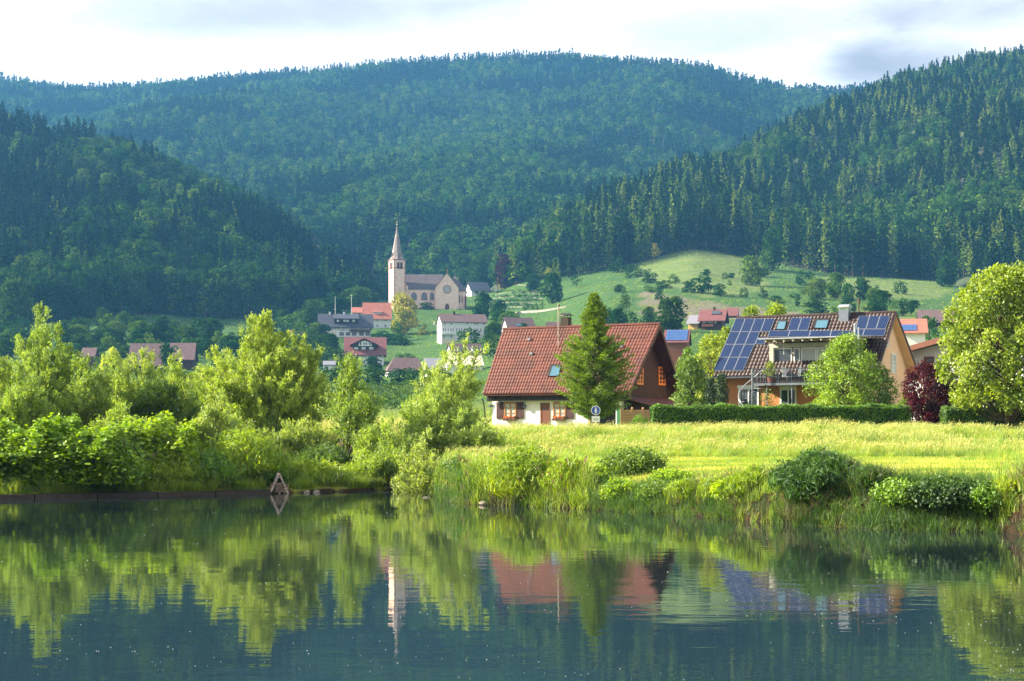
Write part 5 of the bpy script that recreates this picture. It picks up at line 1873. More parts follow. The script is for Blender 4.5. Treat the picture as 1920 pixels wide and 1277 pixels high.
def rot_parts(objs, M4):
    for o in objs:
        o.matrix_local = M4 @ o.matrix_local


def win_side(parent, y0, y1, z0, z1, x, sgn, **kw):
    """the same on a wall that faces sgn*x"""
    L = y1 - y0
    w = win_front(parent, 0, L, z0, z1, 0, **kw)
    if sgn > 0:
        w.matrix_local = Matrix.Translation((x, y0, 0)) @ Matrix.Rotation(R(90), 4, 'Z')
    else:
        w.matrix_local = Matrix.Translation((x, y1, 0)) @ Matrix.Rotation(R(-90), 4, 'Z')
    return w


def tiled_slope(name, c00, c10, c01, c11, cols, rows, material, parent, lift=0.045, skip=None):
    """interlocking tiles laid in courses on the slope c00 (eave left) c10 (eave right) c01 (ridge left) c11 (ridge right)"""
    c00, c10, c01, c11 = map(lambda v: np.array(v, float), (c00, c10, c01, c11))
    nrm = np.cross(c10 - c00, c01 - c00)
    nrm = nrm / np.linalg.norm(nrm)
    prof = np.array([[0.0, 0.0], [0.12, 0.0], [0.34, 0.9], [0.62, 1.0], [0.86, 0.5], [1.0, 0.0]])
    rg = np.random.default_rng(3)
    V, Q, off = [], [], 0
    for r in range(rows):
        v0, v1 = r / rows, (r + 1.12) / rows
        for c in range(cols):
            if skip and skip((c + 0.5) / cols, (r + 0.5) / rows):
                continue
            jit = rg.normal() * 0.004
            pts = []
            for vv, lf in ((v0, lift * 0.75), (v1, 0.0)):
                vv = min(vv, 1.0)
                A = c00 + (c01 - c00) * vv
                B = c10 + (c11 - c10) * vv
                for u, h in prof:
                    uu = (c + u) / cols
                    pts.append(A + (B - A) * uu + nrm * (0.015 + lf + h * lift + jit))
            A = c00 + (c01 - c00) * v0
            B = c10 + (c11 - c10) * v0
            for u, h in prof:
                pts.append(A + (B - A) * (c + u) / cols + nrm * 0.0)
            k = len(prof)
            for i in range(k - 1):
                Q.append([off + i, off + i + 1, off + k + i + 1, off + k + i])
                Q.append([off + 2 * k + i, off + 2 * k + i + 1, off + i + 1, off + i])
            V += pts
            off += 3 * k
    me = np_mesh(name, np.array(V), np.array(Q))
    return setp(link(name, me, M[material], parent), kind='stuff')


def tree_plank(parent, name, material, x0, x1, y0, y1, z0, z1):
    m = MB()
    m.box(x0, x1, y0, y1, z0, z1)
    return m.build(name, M[material], parent)


# ------------------------------------------------------------------ the tiled farmhouse
A = House('tiled_house', 'white and dark timber house with a big red tiled roof and brown boarded gable', 'house', 911, 119.0, -27, 2.3)
ra = A.root
eL = A.front(906, 737, -0.75)
eR = A.front(1181, 737, -0.75)
EZ = (eL.z + eR.z) / 2
XL, XR = eL.x, eR.x                       # eave ends
D1 = 9.0
ymid = D1 / 2
tl = A.hit(944, 617, (0, ymid, 0), (0, 1, 0))
tr = A.hit(1237, 609, (0, ymid, 0), (0, 1, 0))
RZ = (tl.z + tr.z) / 2
RXL, RXR = tl.x, tr.x
WR = XR - 0.95                            # right gable wall
WL = XL + 0.35
wt = EZ - 0.30                            # top of the low white wall
m = MB()
m.box(WL, WR - 2.6, 0, 0.35, -0.4, wt - 0.02)              # front wall, left part
m.box(WL, WL + 0.3, 0.352, D1 - 0.3, -0.4, wt + 0.6)
m.box(WL, WR, D1 - 0.3, D1, -0.4, wt + 0.6)
m.build('wall', M['white'], ra)
pier0 = A.front(1155, 770, 0).x
m = MB()
m.box(pier0, WR + 0.02, -0.03, 0.4, -0.4, wt - 0.02)
m.build('corner_pier', M['white'], ra)
# dark recess of the barn gate between wall and pier
gate0 = A.front(1084, 770, 0).x
m = MB()
m.box(gate0 + 0.0, pier0, 0.5, 0.6, -0.4, wt)
for k in range(12):
    xx = gate0 + (pier0 - gate0) * (k + 0.5) / 12
    m.box(xx - 0.02, xx + 0.02, 0.46, 0.498, -0.4, wt)
m.build('barn_gate', M['timber_black'], ra)
# fascia band under the eave
m = MB()
m.box(XL + 0.15, XR - 0.35, -0.5, -0.42, EZ - 0.55, EZ - 0.06)
m.box(XL + 0.15, XR - 0.35, -0.418, 0.45, EZ - 0.16, EZ - 0.10)
for k in range(26):
    xx = XL + 0.3 + (XR - XL - 0.9) * k / 25
    m.box(xx, xx + 0.03, -0.53, -0.502, EZ - 0.55, EZ - 0.06)
m.build('fascia', M['timber_black'], ra)
# right gable: vertical boards, each standing a little proud
slope = (RZ - EZ) / (ymid + 0.75)


def roof_h(y):
    return EZ + (y + 0.75) * slope if y <= ymid else EZ + (2 * ymid + 0.75 - y) * slope


m = MB()
gb = A.side(1220, 748, WR).z
m.face([(WR - 0.02, 0.02, gb), (WR - 0.02, D1 - 0.02, gb), (WR - 0.02, D1 - 0.02, roof_h(D1) - 0.15), (WR - 0.02, ymid, RZ - 0.15), (WR - 0.02, 0.02, roof_h(0) - 0.15)])
n_b = 46
for k in range(n_b):
    y0, y1 = D1 * k / n_b + 0.012, D1 * (k + 1) / n_b - 0.012
    pr = 0.02 + 0.025 * (k % 2)
    m.hexa([(WR - 0.018, y0, gb), (WR + pr, y0, gb), (WR + pr, y1, gb), (WR - 0.018, y1, gb),
            (WR - 0.018, y0, roof_h(y0) - 0.12), (WR + pr, y0, roof_h(y0) - 0.12), (WR + pr, y1, roof_h(y1) - 0.12), (WR - 0.018, y1, roof_h(y1) - 0.12)])
setp(m.build('gable_board', M['timber'], ra), kind='stuff')
m = MB()
m.box(WR - 0.35, WR - 0.05, 0.42, D1 - 0.32, -0.4, gb - 0.03)
m.build('garage_dark_wall', M['timber_black'], ra)  # black wall stands in for the dark of the garage opening
m = MB()
m.face([(WL + 0.01, 0.02, 0.5), (WL + 0.01, 0.02, roof_h(0) - 0.15), (WL + 0.01, ymid, RZ - 0.15), (WL + 0.01, D1 - 0.02, roof_h(D1) - 0.15), (WL + 0.01, D1 - 0.02, 0.5)])
m.build('gable_wall', M['timber'], ra)
# roof body: two slabs, ridge overhanging further than the eaves
th = 0.14
back = 2 * ymid + 0.75
bx0, bx1 = XL, XR
m = MB()
m.hexa([(XL, -0.75, EZ - th), (XR, -0.75, EZ - th), (RXR, ymid, RZ - th), (RXL, ymid, RZ - th), (XL, -0.75, EZ), (XR, -0.75, EZ), (RXR, ymid, RZ), (RXL, ymid, RZ)])
m.hexa([(RXL, ymid + .002, RZ - th), (RXR, ymid + .002, RZ - th), (bx1, back, EZ - th), (bx0, back, EZ - th), (RXL, ymid + .002, RZ), (RXR, ymid + .002, RZ), (bx1, back, EZ), (bx0, back, EZ)])
roofA = m.build('roof', M['tile_red'], ra)
tiled_slope('roof_tile', (XL - 0.03, -0.80, EZ - 0.02), (XR + 0.03, -0.80, EZ - 0.02), (RXL - 0.03, ymid, RZ + 0.0), (RXR + 0.03, ymid, RZ + 0.0), 52, 19, 'tile_red', roofA, 0.032)
m = MB()
for k in range(36):
    x0 = RXL + (RXR - RXL) * k / 36
    x1 = RXL + (RXR - RXL) * (k + 1) / 36
    m.bar((x0, ymid, RZ + 0.02), (x1 + 0.03, ymid, RZ + 0.02), 0.15, 0, 8, 0.12)
m.build('ridge_tiles', M['tile_red'], roofA)
# bargeboards of the gable
m = MB()
for (ya, za, xa), (yb, zb, xb) in (((-0.8, EZ, XR), (ymid, RZ, RXR)), ((ymid, RZ, RXR), (back + 0.05, EZ, bx1))):
    m.hexa([(xa - 0.02, ya, za - 0.36), (xa + 0.05, ya, za - 0.36), (xb + 0.05, yb, zb - 0.36), (xb - 0.02, yb, zb - 0.36), (xa - 0.02, ya, za + 0.04), (xa + 0.05, ya, za + 0.04), (xb + 0.05, yb, zb + 0.04), (xb - 0.02, yb, zb + 0.04)])
m.build('bargeboard', M['timber'], ra)
# struts under the verge
for yy in (1.4, D1 - 1.4):
    m = MB()
    m.bar((WR, yy, roof_h(yy) - 1.0), (WR + 1.0, yy, roof_h(yy) - 0.25), 0.06)
    m.build('strut', M['timber_black'], ra)
# gable windows
for p0, p1, q0, q1 in ((1191, 1203, 688, 721), (1232, 1245, 688.5, 722)):
    a_, b_ = A.side(p0, q1, WR), A.side(p1, q0, WR)
    w = win_side(ra, a_.y, b_.y, min(a_.z, b_.z), max(a_.z, b_.z), WR + 0.06, 1, frame='window_orange', pane='dark_pane', bars=1, hbars=3, fw=0.16, depth=0.10)
# front windows, shutters, door
for (w0, w1, t0, t1, sh) in ((946, 969, 754.5, 785, ((931, 944), (969.5, 982))), (1038, 1061.5, 754.5, 785, ((1062, 1076),))):
    a_, b_ = A.front(w0, t1, 0), A.front(w1, t0, 0)
    win_front(ra, a_.x, b_.x, a_.z, b_.z, -0.005, frame='window_wood', pane='curtain', bars=1, hbars=2, fw=0.10, depth=0.10, sill=True)
    fl = MB()
    rr_ = random.Random(4)
    for k in range(60):
        c = Vector((a_.x + rr_.random() * (b_.x - a_.x), -0.22 + rr_.random() * 0.12, a_.z - 0.02 + rr_.random() * 0.18))
        fl.box(c.x - .03, c.x + .03, c.y - .03, c.y + .03, c.z - .03, c.z + .03, rr_.random() > 0.6)
    fl.box(a_.x, b_.x, -0.28, -0.12, a_.z - 0.16, a_.z - 0.0, 2)
    fl.build('flower_box', [M['flower'], M['herb'], M['timber']], ra)
    for s0, s1 in sh:
        c_, d_ = A.front(s0, t1, -0.04), A.front(s1, t0, -0.04)
        m = MB()
        m.box(c_.x, d_.x, -0.07, -0.03, c_.z - 0.02, d_.z + 0.02)
        m.box(c_.x + 0.05, d_.x - 0.05, -0.09, -0.072, c_.z + 0.12, c_.z + 0.2)
        m.box(c_.x + 0.05, d_.x - 0.05, -0.09, -0.072, d_.z - 0.2, d_.z - 0.12)
        m.build('shutter', M['shutter'], ra)
a_, b_ = A.front(1013.5, 800, 0), A.front(1031, 755.5, 0)
m = MB()
m.box(a_.x, a_.x + 0.1, -0.06, 0.0, 0.0, b_.z)
m.box(b_.x - 0.1, b_.x, -0.06, 0.0, 0.0, b_.z)
m.box(a_.x + 0.1, b_.x - 0.1, -0.06, 0.0, b_.z - 0.1, b_.z)
m.box(a_.x + 0.1, b_.x - 0.1, -0.035, 0.0, 0.0, b_.z - 0.1)
dr = m.build('door', M['door_wood'], ra)
for k in range(2):
    c = a_.x + (b_.x - a_.x) * (0.36 + 0.28 * k)
    q = MB(); q.box(c - 0.05, c + 0.05, -0.05, -0.036, b_.z - 0.55, b_.z - 0.32); q.build('door_pane', M['dark_pane'], dr)
c = A.front(986.5, 761, 0)
m = MB()
m.bar((c.x, 0, c.z + 0.22), (c.x, -0.22, c.z + 0.22), 0.015)
m.bar((c.x, -0.22, c.z + 0.22), (c.x, -0.22, c.z + 0.1), 0.015)
m.bar((c.x, -0.22, c.z + 0.1), (c.x, -0.22, c.z + 0.02), 0.03, 0, 8, 0.14)
m.bar((c.x, -0.22, c.z + 0.02), (c.x, -0.22, c.z - 0.18), 0.12, 1, 8, 0.08)
m.bar((c.x, -0.22, c.z - 0.18), (c.x, -0.22, c.z - 0.24), 0.09, 0, 8, 0.03)
m.build('wall_lantern', [M['black_metal'], M['dark_pane']], ra)
c, d = A.front(915.5, 763, 0), A.front(924.3, 759.3, 0)
m = MB(); m.box(c.x, d.x, -0.03, -0.002, c.z, d.z)
pl_ = m.build('street_plate', M['plate_blue'], ra)
m = MB()
for k, wd in enumerate((0.05, 0.035, 0.05, 0.02, 0.045, 0.04)):       # the unreadable pale lettering of the plate
    x0 = c.x + 0.04 + k * (d.x - c.x - 0.06) / 6
    m.box(x0, x0 + wd * 0.6, -0.034, -0.031, c.z + 0.05, d.z - 0.05)
m.build('lettering', M['sign_white'], pl_)
c = A.front(917.5, 755.5, 0)
m = MB(); m.box(c.x - 0.06, c.x + 0.08, -0.02, -0.002, c.z - 0.05, c.z + 0.03)
m.build('house_number', M['weathered_wood'], ra)
# curved black braces at the corners
for px_, flip in ((908, -1), (1166, 1)):
    c = A.front(px_, 752, 0)
    m = MB()
    last = None
    for k in range(9):
        t = k / 8
        p = Vector((c.x + (0.55 * math.sin(t * 1.57)) * (1 if flip > 0 else 0.25), -0.34 + 0.22 * t, wt - 0.05 - 1.5 * t ** 1.6 * 0.95))
        if last is not None:
            m.bar(last, p, 0.055, 0, 5)
        last = p
    m.build('brace', M['black_metal'], ra)
# skylight, roof vents, pole, chimney
nrA = Vector((0, -(RZ - EZ), ymid + 0.75)).normalized()
def on_roof(Hs, px, py, y0, z0, nrm, lift=0.0):
    return Hs.hit(px, py, Vector((0, y0, z0)) + Vector(nrm) * lift, nrm)
def roof_quad(Hs, pts, y0, z0, nrm, l0, l1, name, material, parent):
    m = MB()
    lo = [on_roof(Hs, p[0], p[1], y0, z0, nrm, l0) for p in pts]
    hi = [q + Vector(nrm) * (l1 - l0) for q in lo]
    m.hexa(lo + hi)
    return m.build(name, M[material], parent)
sk_ = roof_quad(A, [(1027, 707), (1048, 707), (1052, 685), (1034, 685)], -0.75, EZ, nrA, 0.05, 0.16, 'skylight', 'black_metal', roofA)
roof_quad(A, [(1030.5, 704.5), (1047, 704.5), (1050.5, 687), (1036, 687)], -0.75, EZ, nrA, 0.162, 0.17, 'pane', 'skylight', sk_)
for px_, py_ in ((993, 637), (997, 664), (1166, 650)):
    c = on_roof(A, px_, py_, -0.75, EZ, nrA, 0.05)
    m = MB(); m.box(c.x - 0.12, c.x + 0.12, c.y - 0.18, c.y + 0.02, c.z - 0.05, c.z + 0.13)
    m.build('roof_vent', M['roof_far_grey'], roofA)
c = on_roof(A, 1047, 652, -0.75, EZ, nrA, 0.0)
top_ = A.hit(1046, 570, (0, c.y, 0), (0, 1, 0))
m = MB()
m.bar((c.x, c.y, c.z - 0.1), (c.x, c.y, top_.z), 0.045, 0, 8)
m.bar((c.x, c.y, top_.z - 0.32), (c.x + 0.55, c.y, top_.z - 0.32), 0.02)
m.bar((c.x, c.y, top_.z - 0.85), (c.x + 0.45, c.y, top_.z - 0.9), 0.02)
m.bar((c.x + 0.05, c.y, top_.z - 0.05), (c.x + 0.05, c.y, top_.z - 0.2), 0.07, 1, 8)
m.build('roof_mast', [M['weathered_wood'], M['black_metal']], roofA)
c = A.hit(1059, 616, (0, ymid, 0), (0, 1, 0))
ct = A.hit(1059, 592, (0, ymid, 0), (0, 1, 0))
m = MB(); m.box(c.x - 0.32, c.x + 0.32, ymid - 0.1, ymid + 0.5, RZ - 0.6, ct.z - 0.12)
ch_ = m.build('chimney', M['bark_dark'], roofA)
m = MB()
for sx in (-0.28, 0.28):
    for sy in (-0.05, 0.42):
        m.box(c.x + sx - 0.02, c.x + sx + 0.02, ymid + sy - 0.02, ymid + sy + 0.02, ct.z - 0.12, ct.z + 0.02)
m.box(c.x - 0.42, c.x + 0.42, ymid - 0.2, ymid + 0.6, ct.z + 0.02, ct.z + 0.07)
m.hexa([(c.x - 0.38, ymid - 0.15, ct.z + 0.072), (c.x + 0.38, ymid - 0.15, ct.z + 0.072), (c.x + 0.38, ymid + 0.55, ct.z + 0.072), (c.x - 0.38, ymid + 0.55, ct.z + 0.072),
        (c.x - 0.28, ymid + 0.1, ct.z + 0.2), (c.x + 0.28, ymid + 0.1, ct.z + 0.2), (c.x + 0.28, ymid + 0.3, ct.z + 0.2), (c.x - 0.28, ymid + 0.3, ct.z + 0.2)])
m.build('chimney_cap', M['black_metal'], ch_)
# reddish lean-to roof along the gable
m = MB()
zz = gb + 0.05
m.hexa([(WR + 0.05, 0.1, zz - 0.08), (WR + 1.9, 0.5, zz - 0.62), (WR + 1.9, D1, zz - 0.62), (WR + 0.05, D1, zz - 0.08),
        (WR + 0.05, 0.1, zz), (WR + 1.9, 0.5, zz - 0.54), (WR + 1.9, D1, zz - 0.54), (WR + 0.05, D1, zz)])
m.build('lean_to_roof', M['roof_far_red'], ra)
m = MB()
for yy in (0.7, 4.5, D1 - 0.2):
    m.box(WR + 1.7, WR + 1.82, yy - 0.06, yy + 0.06, -0.3, zz - 0.60)
m.build('lean_to_post', M['timber_black'], ra)
# green shutter door on the pier
a_, b_ = A.front(1157, 792, -0.05), A.front(1163.5, 764.5, -0.05)
m = MB(); m.box(a_.x, b_.x, -0.1, -0.035, -0.2, b_.z)
m.build('green_door', M['green_paint'], ra)

# board fence between the pier and the hedge
Yf = 108.5
xf0, xf1 = (1165 - 960) / F * Yf, (1226 - 960) / F * Yf
fo = thing('board_fence', 'low tan board fence between the green door and the hedge', 'fence', (xf0, Yf, gz(xf0, Yf)), 0)
ftop = CH + (HOR - 768) / F * Yf - gz(xf0, Yf)
for k in range(4):
    xx = (xf1 - xf0) * k / 3
    m = MB(); m.box(xx - 0.07, xx + 0.07, -0.07, 0.07, -0.2, ftop + 0.08)
    m.bar((xx, 0, ftop + 0.08), (xx, 0, ftop + 0.16), 0.09, 0, 6, 0.03)
    m.build('post', M['fence_wood'], fo)
for k in range(3):
    for j in range(9):
        z0_ = ftop * j / 9
        m = MB(); m.box((xf1 - xf0) * k / 3 + 0.072, (xf1 - xf0) * (k + 1) / 3 - 0.072, -0.012, 0.012, z0_ + 0.006, z0_ + ftop / 9 - 0.012)
        m.build('plank', M['fence_wood'], fo)
ctree('garden_shrub', 'low dark shrub in front of the tan board fence', 'shrub', 1200, 107, 781, 44, 425, 'hedge', 16, 120, 0.10, dome, cr=0.2, bottom=0.0)

# round blue and white path sign
Ys = 95.0
xs = (1117 - 960) / F * Ys
zs = gz(xs, Ys)
so = thing('path_sign', 'round blue path sign above a white plate on a post in the grass', 'sign', (xs, Ys, zs - 0.02))
tz = CH + (HOR - 760) / F * Ys - zs
m = MB(); m.bar((0, 0.03, -0.4), (0, 0.03, tz - 0.02), 0.03, 0, 8)
m.build('post', M['metal'], so)
m = MB(); m.bar((0, 0, tz - 0.28), (0, -0.02, tz - 0.28), 0.28, 0, 32)
sd_ = m.build('sign_disc', M['sign_white'], so)
m = MB(); m.bar((0, -0.022, tz - 0.28), (0, -0.028, tz - 0.28), 0.24, 0, 32)
m.build('blue_field', M['sign_blue'], sd_)
m = MB()
m.bar((0, -0.03, tz - 0.15), (0, -0.036, tz - 0.15), 0.045, 0, 16)
m.prism([(-0.05, tz - 0.21), (0.05, tz - 0.21), (0.085, tz - 0.34), (0.03, tz - 0.34), (0.06, tz - 0.46), (-0.06, tz - 0.46), (-0.03, tz - 0.34), (-0.085, tz - 0.34)][::-1], 1, -0.036, -0.03)
m.build('walker_symbol', M['sign_white'], sd_)
m = MB(); m.box(-0.24, 0.24, -0.03, -0.005, tz - 0.98, tz - 0.62)
pl2 = m.build('plate', M['sign_white'], so)
m = MB()
for k, (x0, x1) in enumerate(((-0.14, -0.02), (0.02, 0.12))):
    m.box(x0, x1, -0.034, -0.031, tz - 0.82, tz - 0.78)
m.build('lettering', M['black_metal'], pl2)
m = MB(); m.box(-0.09, 0.09, -0.028, -0.002, tz - 1.35, tz - 1.0)
m.build('small_plate', M['sign_white'], so)


# ------------------------------------------------------------------ the solar house
B = House('solar_house', 'peach and orange house with solar panels, balcony and dark tiled roof', 'house', 1345, 116.5, -29, 2.3)
rb = B.root
eL, eR = B.front(1337, 703, -0.7), B.front(1645, 703, -0.7)
EZ2 = (eL.z + eR.z) / 2
XL2, XR2 = eL.x, eR.x
D2 = 10.0
ym2 = D2 / 2
tl, tr = B.hit(1381, 594, (0, ym2, 0), (0, 1, 0)), B.hit(1680, 589, (0, ym2, 0), (0, 1, 0))
RZ2 = (tl.z + tr.z) / 2
RXL2, RXR2 = tl.x, tr.x
WL2, WR2 = XL2 + 0.7, XR2 - 0.75
sl2 = (RZ2 - EZ2) / (ym2 + 0.7)
rh2 = lambda y: EZ2 + (y + 0.7) * sl2 if y <= ym2 else EZ2 + (2 * ym2 + 0.7 - y) * sl2
m = MB()
m.box(WL2, WR2 - 0.32, 0, 0.3, -0.4, EZ2 - 0.05)
m.build('front_wall', M['orange_wall'], rb)
m = MB()
m.prism([(0.0, -0.4), (D2, -0.4), (D2, rh2(D2) - 0.14), (ym2, RZ2 - 0.14), (0.0, rh2(0) - 0.14)], 0, WR2 - 0.3, WR2)
m.build('gable_wall', M['peach'], rb)
m = MB()
m.prism([(0.302, -0.4), (D2 - .02, -0.4), (D2 - .02, rh2(D2) - 0.14), (ym2, RZ2 - 0.14), (0.302, rh2(0.302) - 0.14)], 0, WL2, WL2 + 0.3)
m.box(WL2 + 0.302, WR2 - 0.302, D2 - 0.3, D2 - .02, -0.4, EZ2)
m.build('back_wall', M['peach'], rb)
th = 0.16
bk = 2 * ym2 + 0.7
m = MB()
m.hexa([(XL2, -0.7, EZ2 - th), (XR2, -0.7, EZ2 - th), (RXR2, ym2, RZ2 - th), (RXL2, ym2, RZ2 - th), (XL2, -0.7, EZ2), (XR2, -0.7, EZ2), (RXR2, ym2, RZ2), (RXL2, ym2, RZ2)])
m.hexa([(RXL2, ym2 + .002, RZ2 - th), (RXR2, ym2 + .002, RZ2 - th), (XR2, bk, EZ2 - th), (XL2, bk, EZ2 - th), (RXL2, ym2 + .002, RZ2), (RXR2, ym2 + .002, RZ2), (XR2, bk, EZ2), (XL2, bk, EZ2)])
roofB = m.build('roof', M['tile_dark'], rb)
tiled_slope('roof_tile', (XL2, -0.73, EZ2 - 0.02), (XR2, -0.73, EZ2 - 0.02), (RXL2, ym2, RZ2), (RXR2, ym2, RZ2), 44, 17, 'tile_dark', roofB, 0.05)
m = MB()
for k in range(36):
    x0 = RXL2 + (RXR2 - RXL2) * k / 36
    m.bar((x0, ym2, RZ2 + 0.02), (x0 + (RXR2 - RXL2) / 36 + 0.03, ym2, RZ2 + 0.02), 0.14, 0, 8, 0.11)
m.build('ridge_tiles', M['tile_dark'], roofB)
m = MB()
m.box(XL2 - 0.02, XR2 + 0.02, -0.82, -0.74, EZ2 - 0.16, EZ2 - 0.04)
m.build('gutter', M['rail'], rb)
# verge boards with pale soffit strip to the gable wall
m = MB()
for (ya, za, xa), (yb, zb, xb) in (((-0.75, EZ2, XR2), (ym2, RZ2, RXR2)), ((ym2, RZ2, RXR2), (bk + 0.05, EZ2, XR2))):
    m.hexa([(xa, ya, za - 0.12), (xa + 0.05, ya, za - 0.12), (xb + 0.05, yb, zb - 0.12), (xb, yb, zb - 0.12), (xa, ya, za + 0.06), (xa + 0.05, ya, za + 0.06), (xb + 0.05, yb, zb + 0.06), (xb, yb, zb + 0.06)])
m.build('bargeboard', M['tile_dark'], rb)
m = MB()
for ya, yb, xa, xb in ((-0.68, ym2, XR2, RXR2), (bk - 0.02, ym2, XR2, RXR2)):
    za, zb = EZ2 - th - 0.005, RZ2 - th - 0.005
    m.hexa([(WR2 + 0.004, ya, za - 0.04), (xa - 0.01, ya, za - 0.04), (xb - 0.01, yb, zb - 0.04), (WR2 + 0.004, yb, zb - 0.04), (WR2 + 0.004, ya, za), (xa - 0.01, ya, za), (xb - 0.01, yb, zb), (WR2 + 0.004, yb, zb)])
m.build('soffit', M['peach'], rb)
nrB = Vector((0, -(RZ2 - EZ2), ym2 + 0.7)).normalized()


def panel(pts, shrink=0.0):
    lo = [on_roof(B, p[0], p[1], -0.7, EZ2, nrB, 0.10) for p in pts]
    m = MB()
    m.hexa(lo + [q + nrB * 0.05 for q in lo])
    fr = m.build('solar_panel', M['bright_metal'], roofB)
    c = sum(lo, Vector()) / 4
    ex_, ey_ = (lo[1] - lo[0]), (lo[3] - lo[0])
    wx_, wy_ = ex_.length, ey_.length
    # cell sheet in its own frame so that the cell lines follow the panel
    xa_ = ex_.normalized()
    za_ = nrB
    ya_ = za_.cross(xa_).normalized()
    Mx = Matrix((xa_, ya_, za_)).transposed().to_4x4()
    Mx.translation = lo[0] + nrB * 0.052
    inv = Mx.inverted()
    q = [inv @ (v + nrB * 0.052) for v in lo]
    cc = sum(q, Vector()) / 4
    g = 0.022
    qq = []
    for v in q:
        d = v - cc
        qq.append(cc + Vector((d.x - math.copysign(g, d.x), d.y - math.copysign(g, d.y), 0)))
    m = MB()
    m.hexa(qq + [v + Vector((0, 0, 0.006)) for v in qq])
    ce = m.build('cells', M['solar'], fr)
    ce.matrix_local = Mx


def zr_(x, y):      # zoom picture of the house -> photograph
    return (1260 + x / 3.5556, 540 + y / 3.5556)


def prow(xs_bot, xs_top, yb, yt):
    for k in range(len(xs_bot) - 1):
        panel([zr_(xs_bot[k] + 1, yb), zr_(xs_bot[k + 1] - 1, yb), zr_(xs_top[k + 1] - 1, yt), zr_(xs_top[k] + 1, yt)])


prow([275, 342, 410, 475], [314, 380, 447, 513], 553, 467)
prow([315, 381, 448, 514], [351, 418, 485, 551], 464, 381)
prow([352, 419, 486, 553], [388, 455, 521, 588], 378, 296)
prow([389, 456, 522, 590, 655], [425, 490, 556, 622, 688], 293, 208)
panel([zr_(556, 378), zr_(618, 378), zr_(634, 332), zr_(574, 332)])
prow([636, 773, 912, 1052, 1190], [652, 788, 926, 1064, 1204], 329, 287)
prow([768, 838, 906], [798, 866, 932], 285, 202)
prow([1225, 1294, 1360, 1424], [1246, 1318, 1388, 1458], 275, 190)
prow([1196, 1270, 1414], [1216, 1284, 1430], 323, 279)
for pts in ([(690, 280), (752, 280), (768, 218), (708, 218)], [(942, 272), (1034, 272), (1052, 210), (962, 210)]):
    sk2 = roof_quad(B, [zr_(*p) for p in pts], -0.7, EZ2, nrB, 0.05, 0.16, 'skylight', 'black_metal', roofB)
    cx_, cy_ = sum(p[0] for p in pts) / 4, sum(p[1] for p in pts) / 4
    roof_quad(B, [zr_(cx_ + (p[0] - cx_) * 0.82, cy_ + (p[1] - cy_) * 0.80) for p in pts], -0.7, EZ2, nrB, 0.162, 0.17, 'pane', 'skylight', sk2)
# metal clad chimney with its cowl
c = on_roof(B, *zr_(1143, 230), -0.7, EZ2, nrB, 0)
ct = B.hit(*zr_(1143, 118), (0, c.y, 0), (0, 1, 0))
hw = 0.36
m = MB()
m.box(c.x - hw, c.x + hw, c.y, c.y + 0.7, c.z - 0.3, ct.z - 0.28)
ch2 = m.build('chimney', M['metal'], roofB)
m = MB()
for sx in (-1, 1):
    for sy in (0.05, 0.62):
        m.box(c.x + sx * hw * 0.85 - 0.02, c.x + sx * hw * 0.85 + 0.02, c.y + sy - 0.02, c.y + sy + 0.02, ct.z - 0.28, ct.z - 0.12)
m.box(c.x - hw * 1.15, c.x + hw * 1.15, c.y - 0.08, c.y + 0.78, ct.z - 0.12, ct.z - 0.02)
m.hexa([(c.x - hw * 1.1, c.y, ct.z - 0.018), (c.x + hw * 1.1, c.y, ct.z - 0.018), (c.x + hw * 1.1, c.y + .7, ct.z - 0.018), (c.x - hw * 1.1, c.y + .7, ct.z - 0.018),
        (c.x - hw, c.y + .2, ct.z + 0.1), (c.x + hw, c.y + .2, ct.z + 0.1), (c.x + hw, c.y + .5, ct.z + 0.1), (c.x - hw, c.y + .5, ct.z + 0.1)])
m.build('chimney_cowl', M['bright_metal'], ch2)
# antenna mast behind the ridge
c = B.hit(*zr_(1246, 175), (0, ym2 + 0.6, 0), (0, 1, 0))
ct = B.hit(*zr_(1246, 68), (0, ym2 + 0.6, 0), (0, 1, 0))
m = MB()
m.bar((c.x, ym2 + 0.6, c.z - 0.8), (c.x, ym2 + 0.6, ct.z), 0.04, 0, 8)
m.bar((c.x, ym2 + 0.6, ct.z - 0.1), (c.x, ym2 + 0.6, ct.z - 0.45), 0.09, 0, 8)
for k in range(4):
    m.bar((c.x - 0.05 + 0.7 * 0, ym2 + 0.6, ct.z - 0.6 - 0.35 * k), (c.x + 0.9, ym2 + 0.6, ct.z - 1.3 - 0.35 * k), 0.012)
m.bar((c.x - 0.8, ym2 + 0.6, c.z + 0.05), (c.x + 0.9, ym2 + 0.6, c.z + 0.55), 0.02)
m.build('antenna_mast', M['bark'], roofB)
# loggia box under the flat canopy
dy = 0.35
gx0, gx1 = B.front(*zr_(648, 540), dy).x, B.front(*zr_(1235, 540), dy).x
gz0 = B.front(*zr_(700, 545), dy).z - 0.95
gz1 = B.front(*zr_(700, 370), dy).z
m = MB()
m.box(gx0, gx0 + 0.32, dy, dy + 0.3, gz0, gz1)
m.box(gx1 - 0.32, gx1, dy, dy + 0.3, gz0, gz1)
m.box(gx0 + 0.322, gx1 - 0.322, dy, dy + 0.3, gz1 - 0.30, gz1)
m.box(gx0, gx0 + 0.2, dy + 0.302, dy + 3.2, gz0, gz1)
m.box(gx1 - 0.2, gx1, dy + 0.302, dy + 3.2, gz0, gz1)
m.build('loggia_frame', mat('shaded_cream_render', (0.42, 0.42, 0.37), 0.85, 0.06, 2), rb)  # cream render greyed to carry the shade under the canopy
m = MB()
m.box(gx0 + 0.2, gx1 - 0.2, dy + 0.9, dy + 1.0, gz0, gz1 - 0.3)
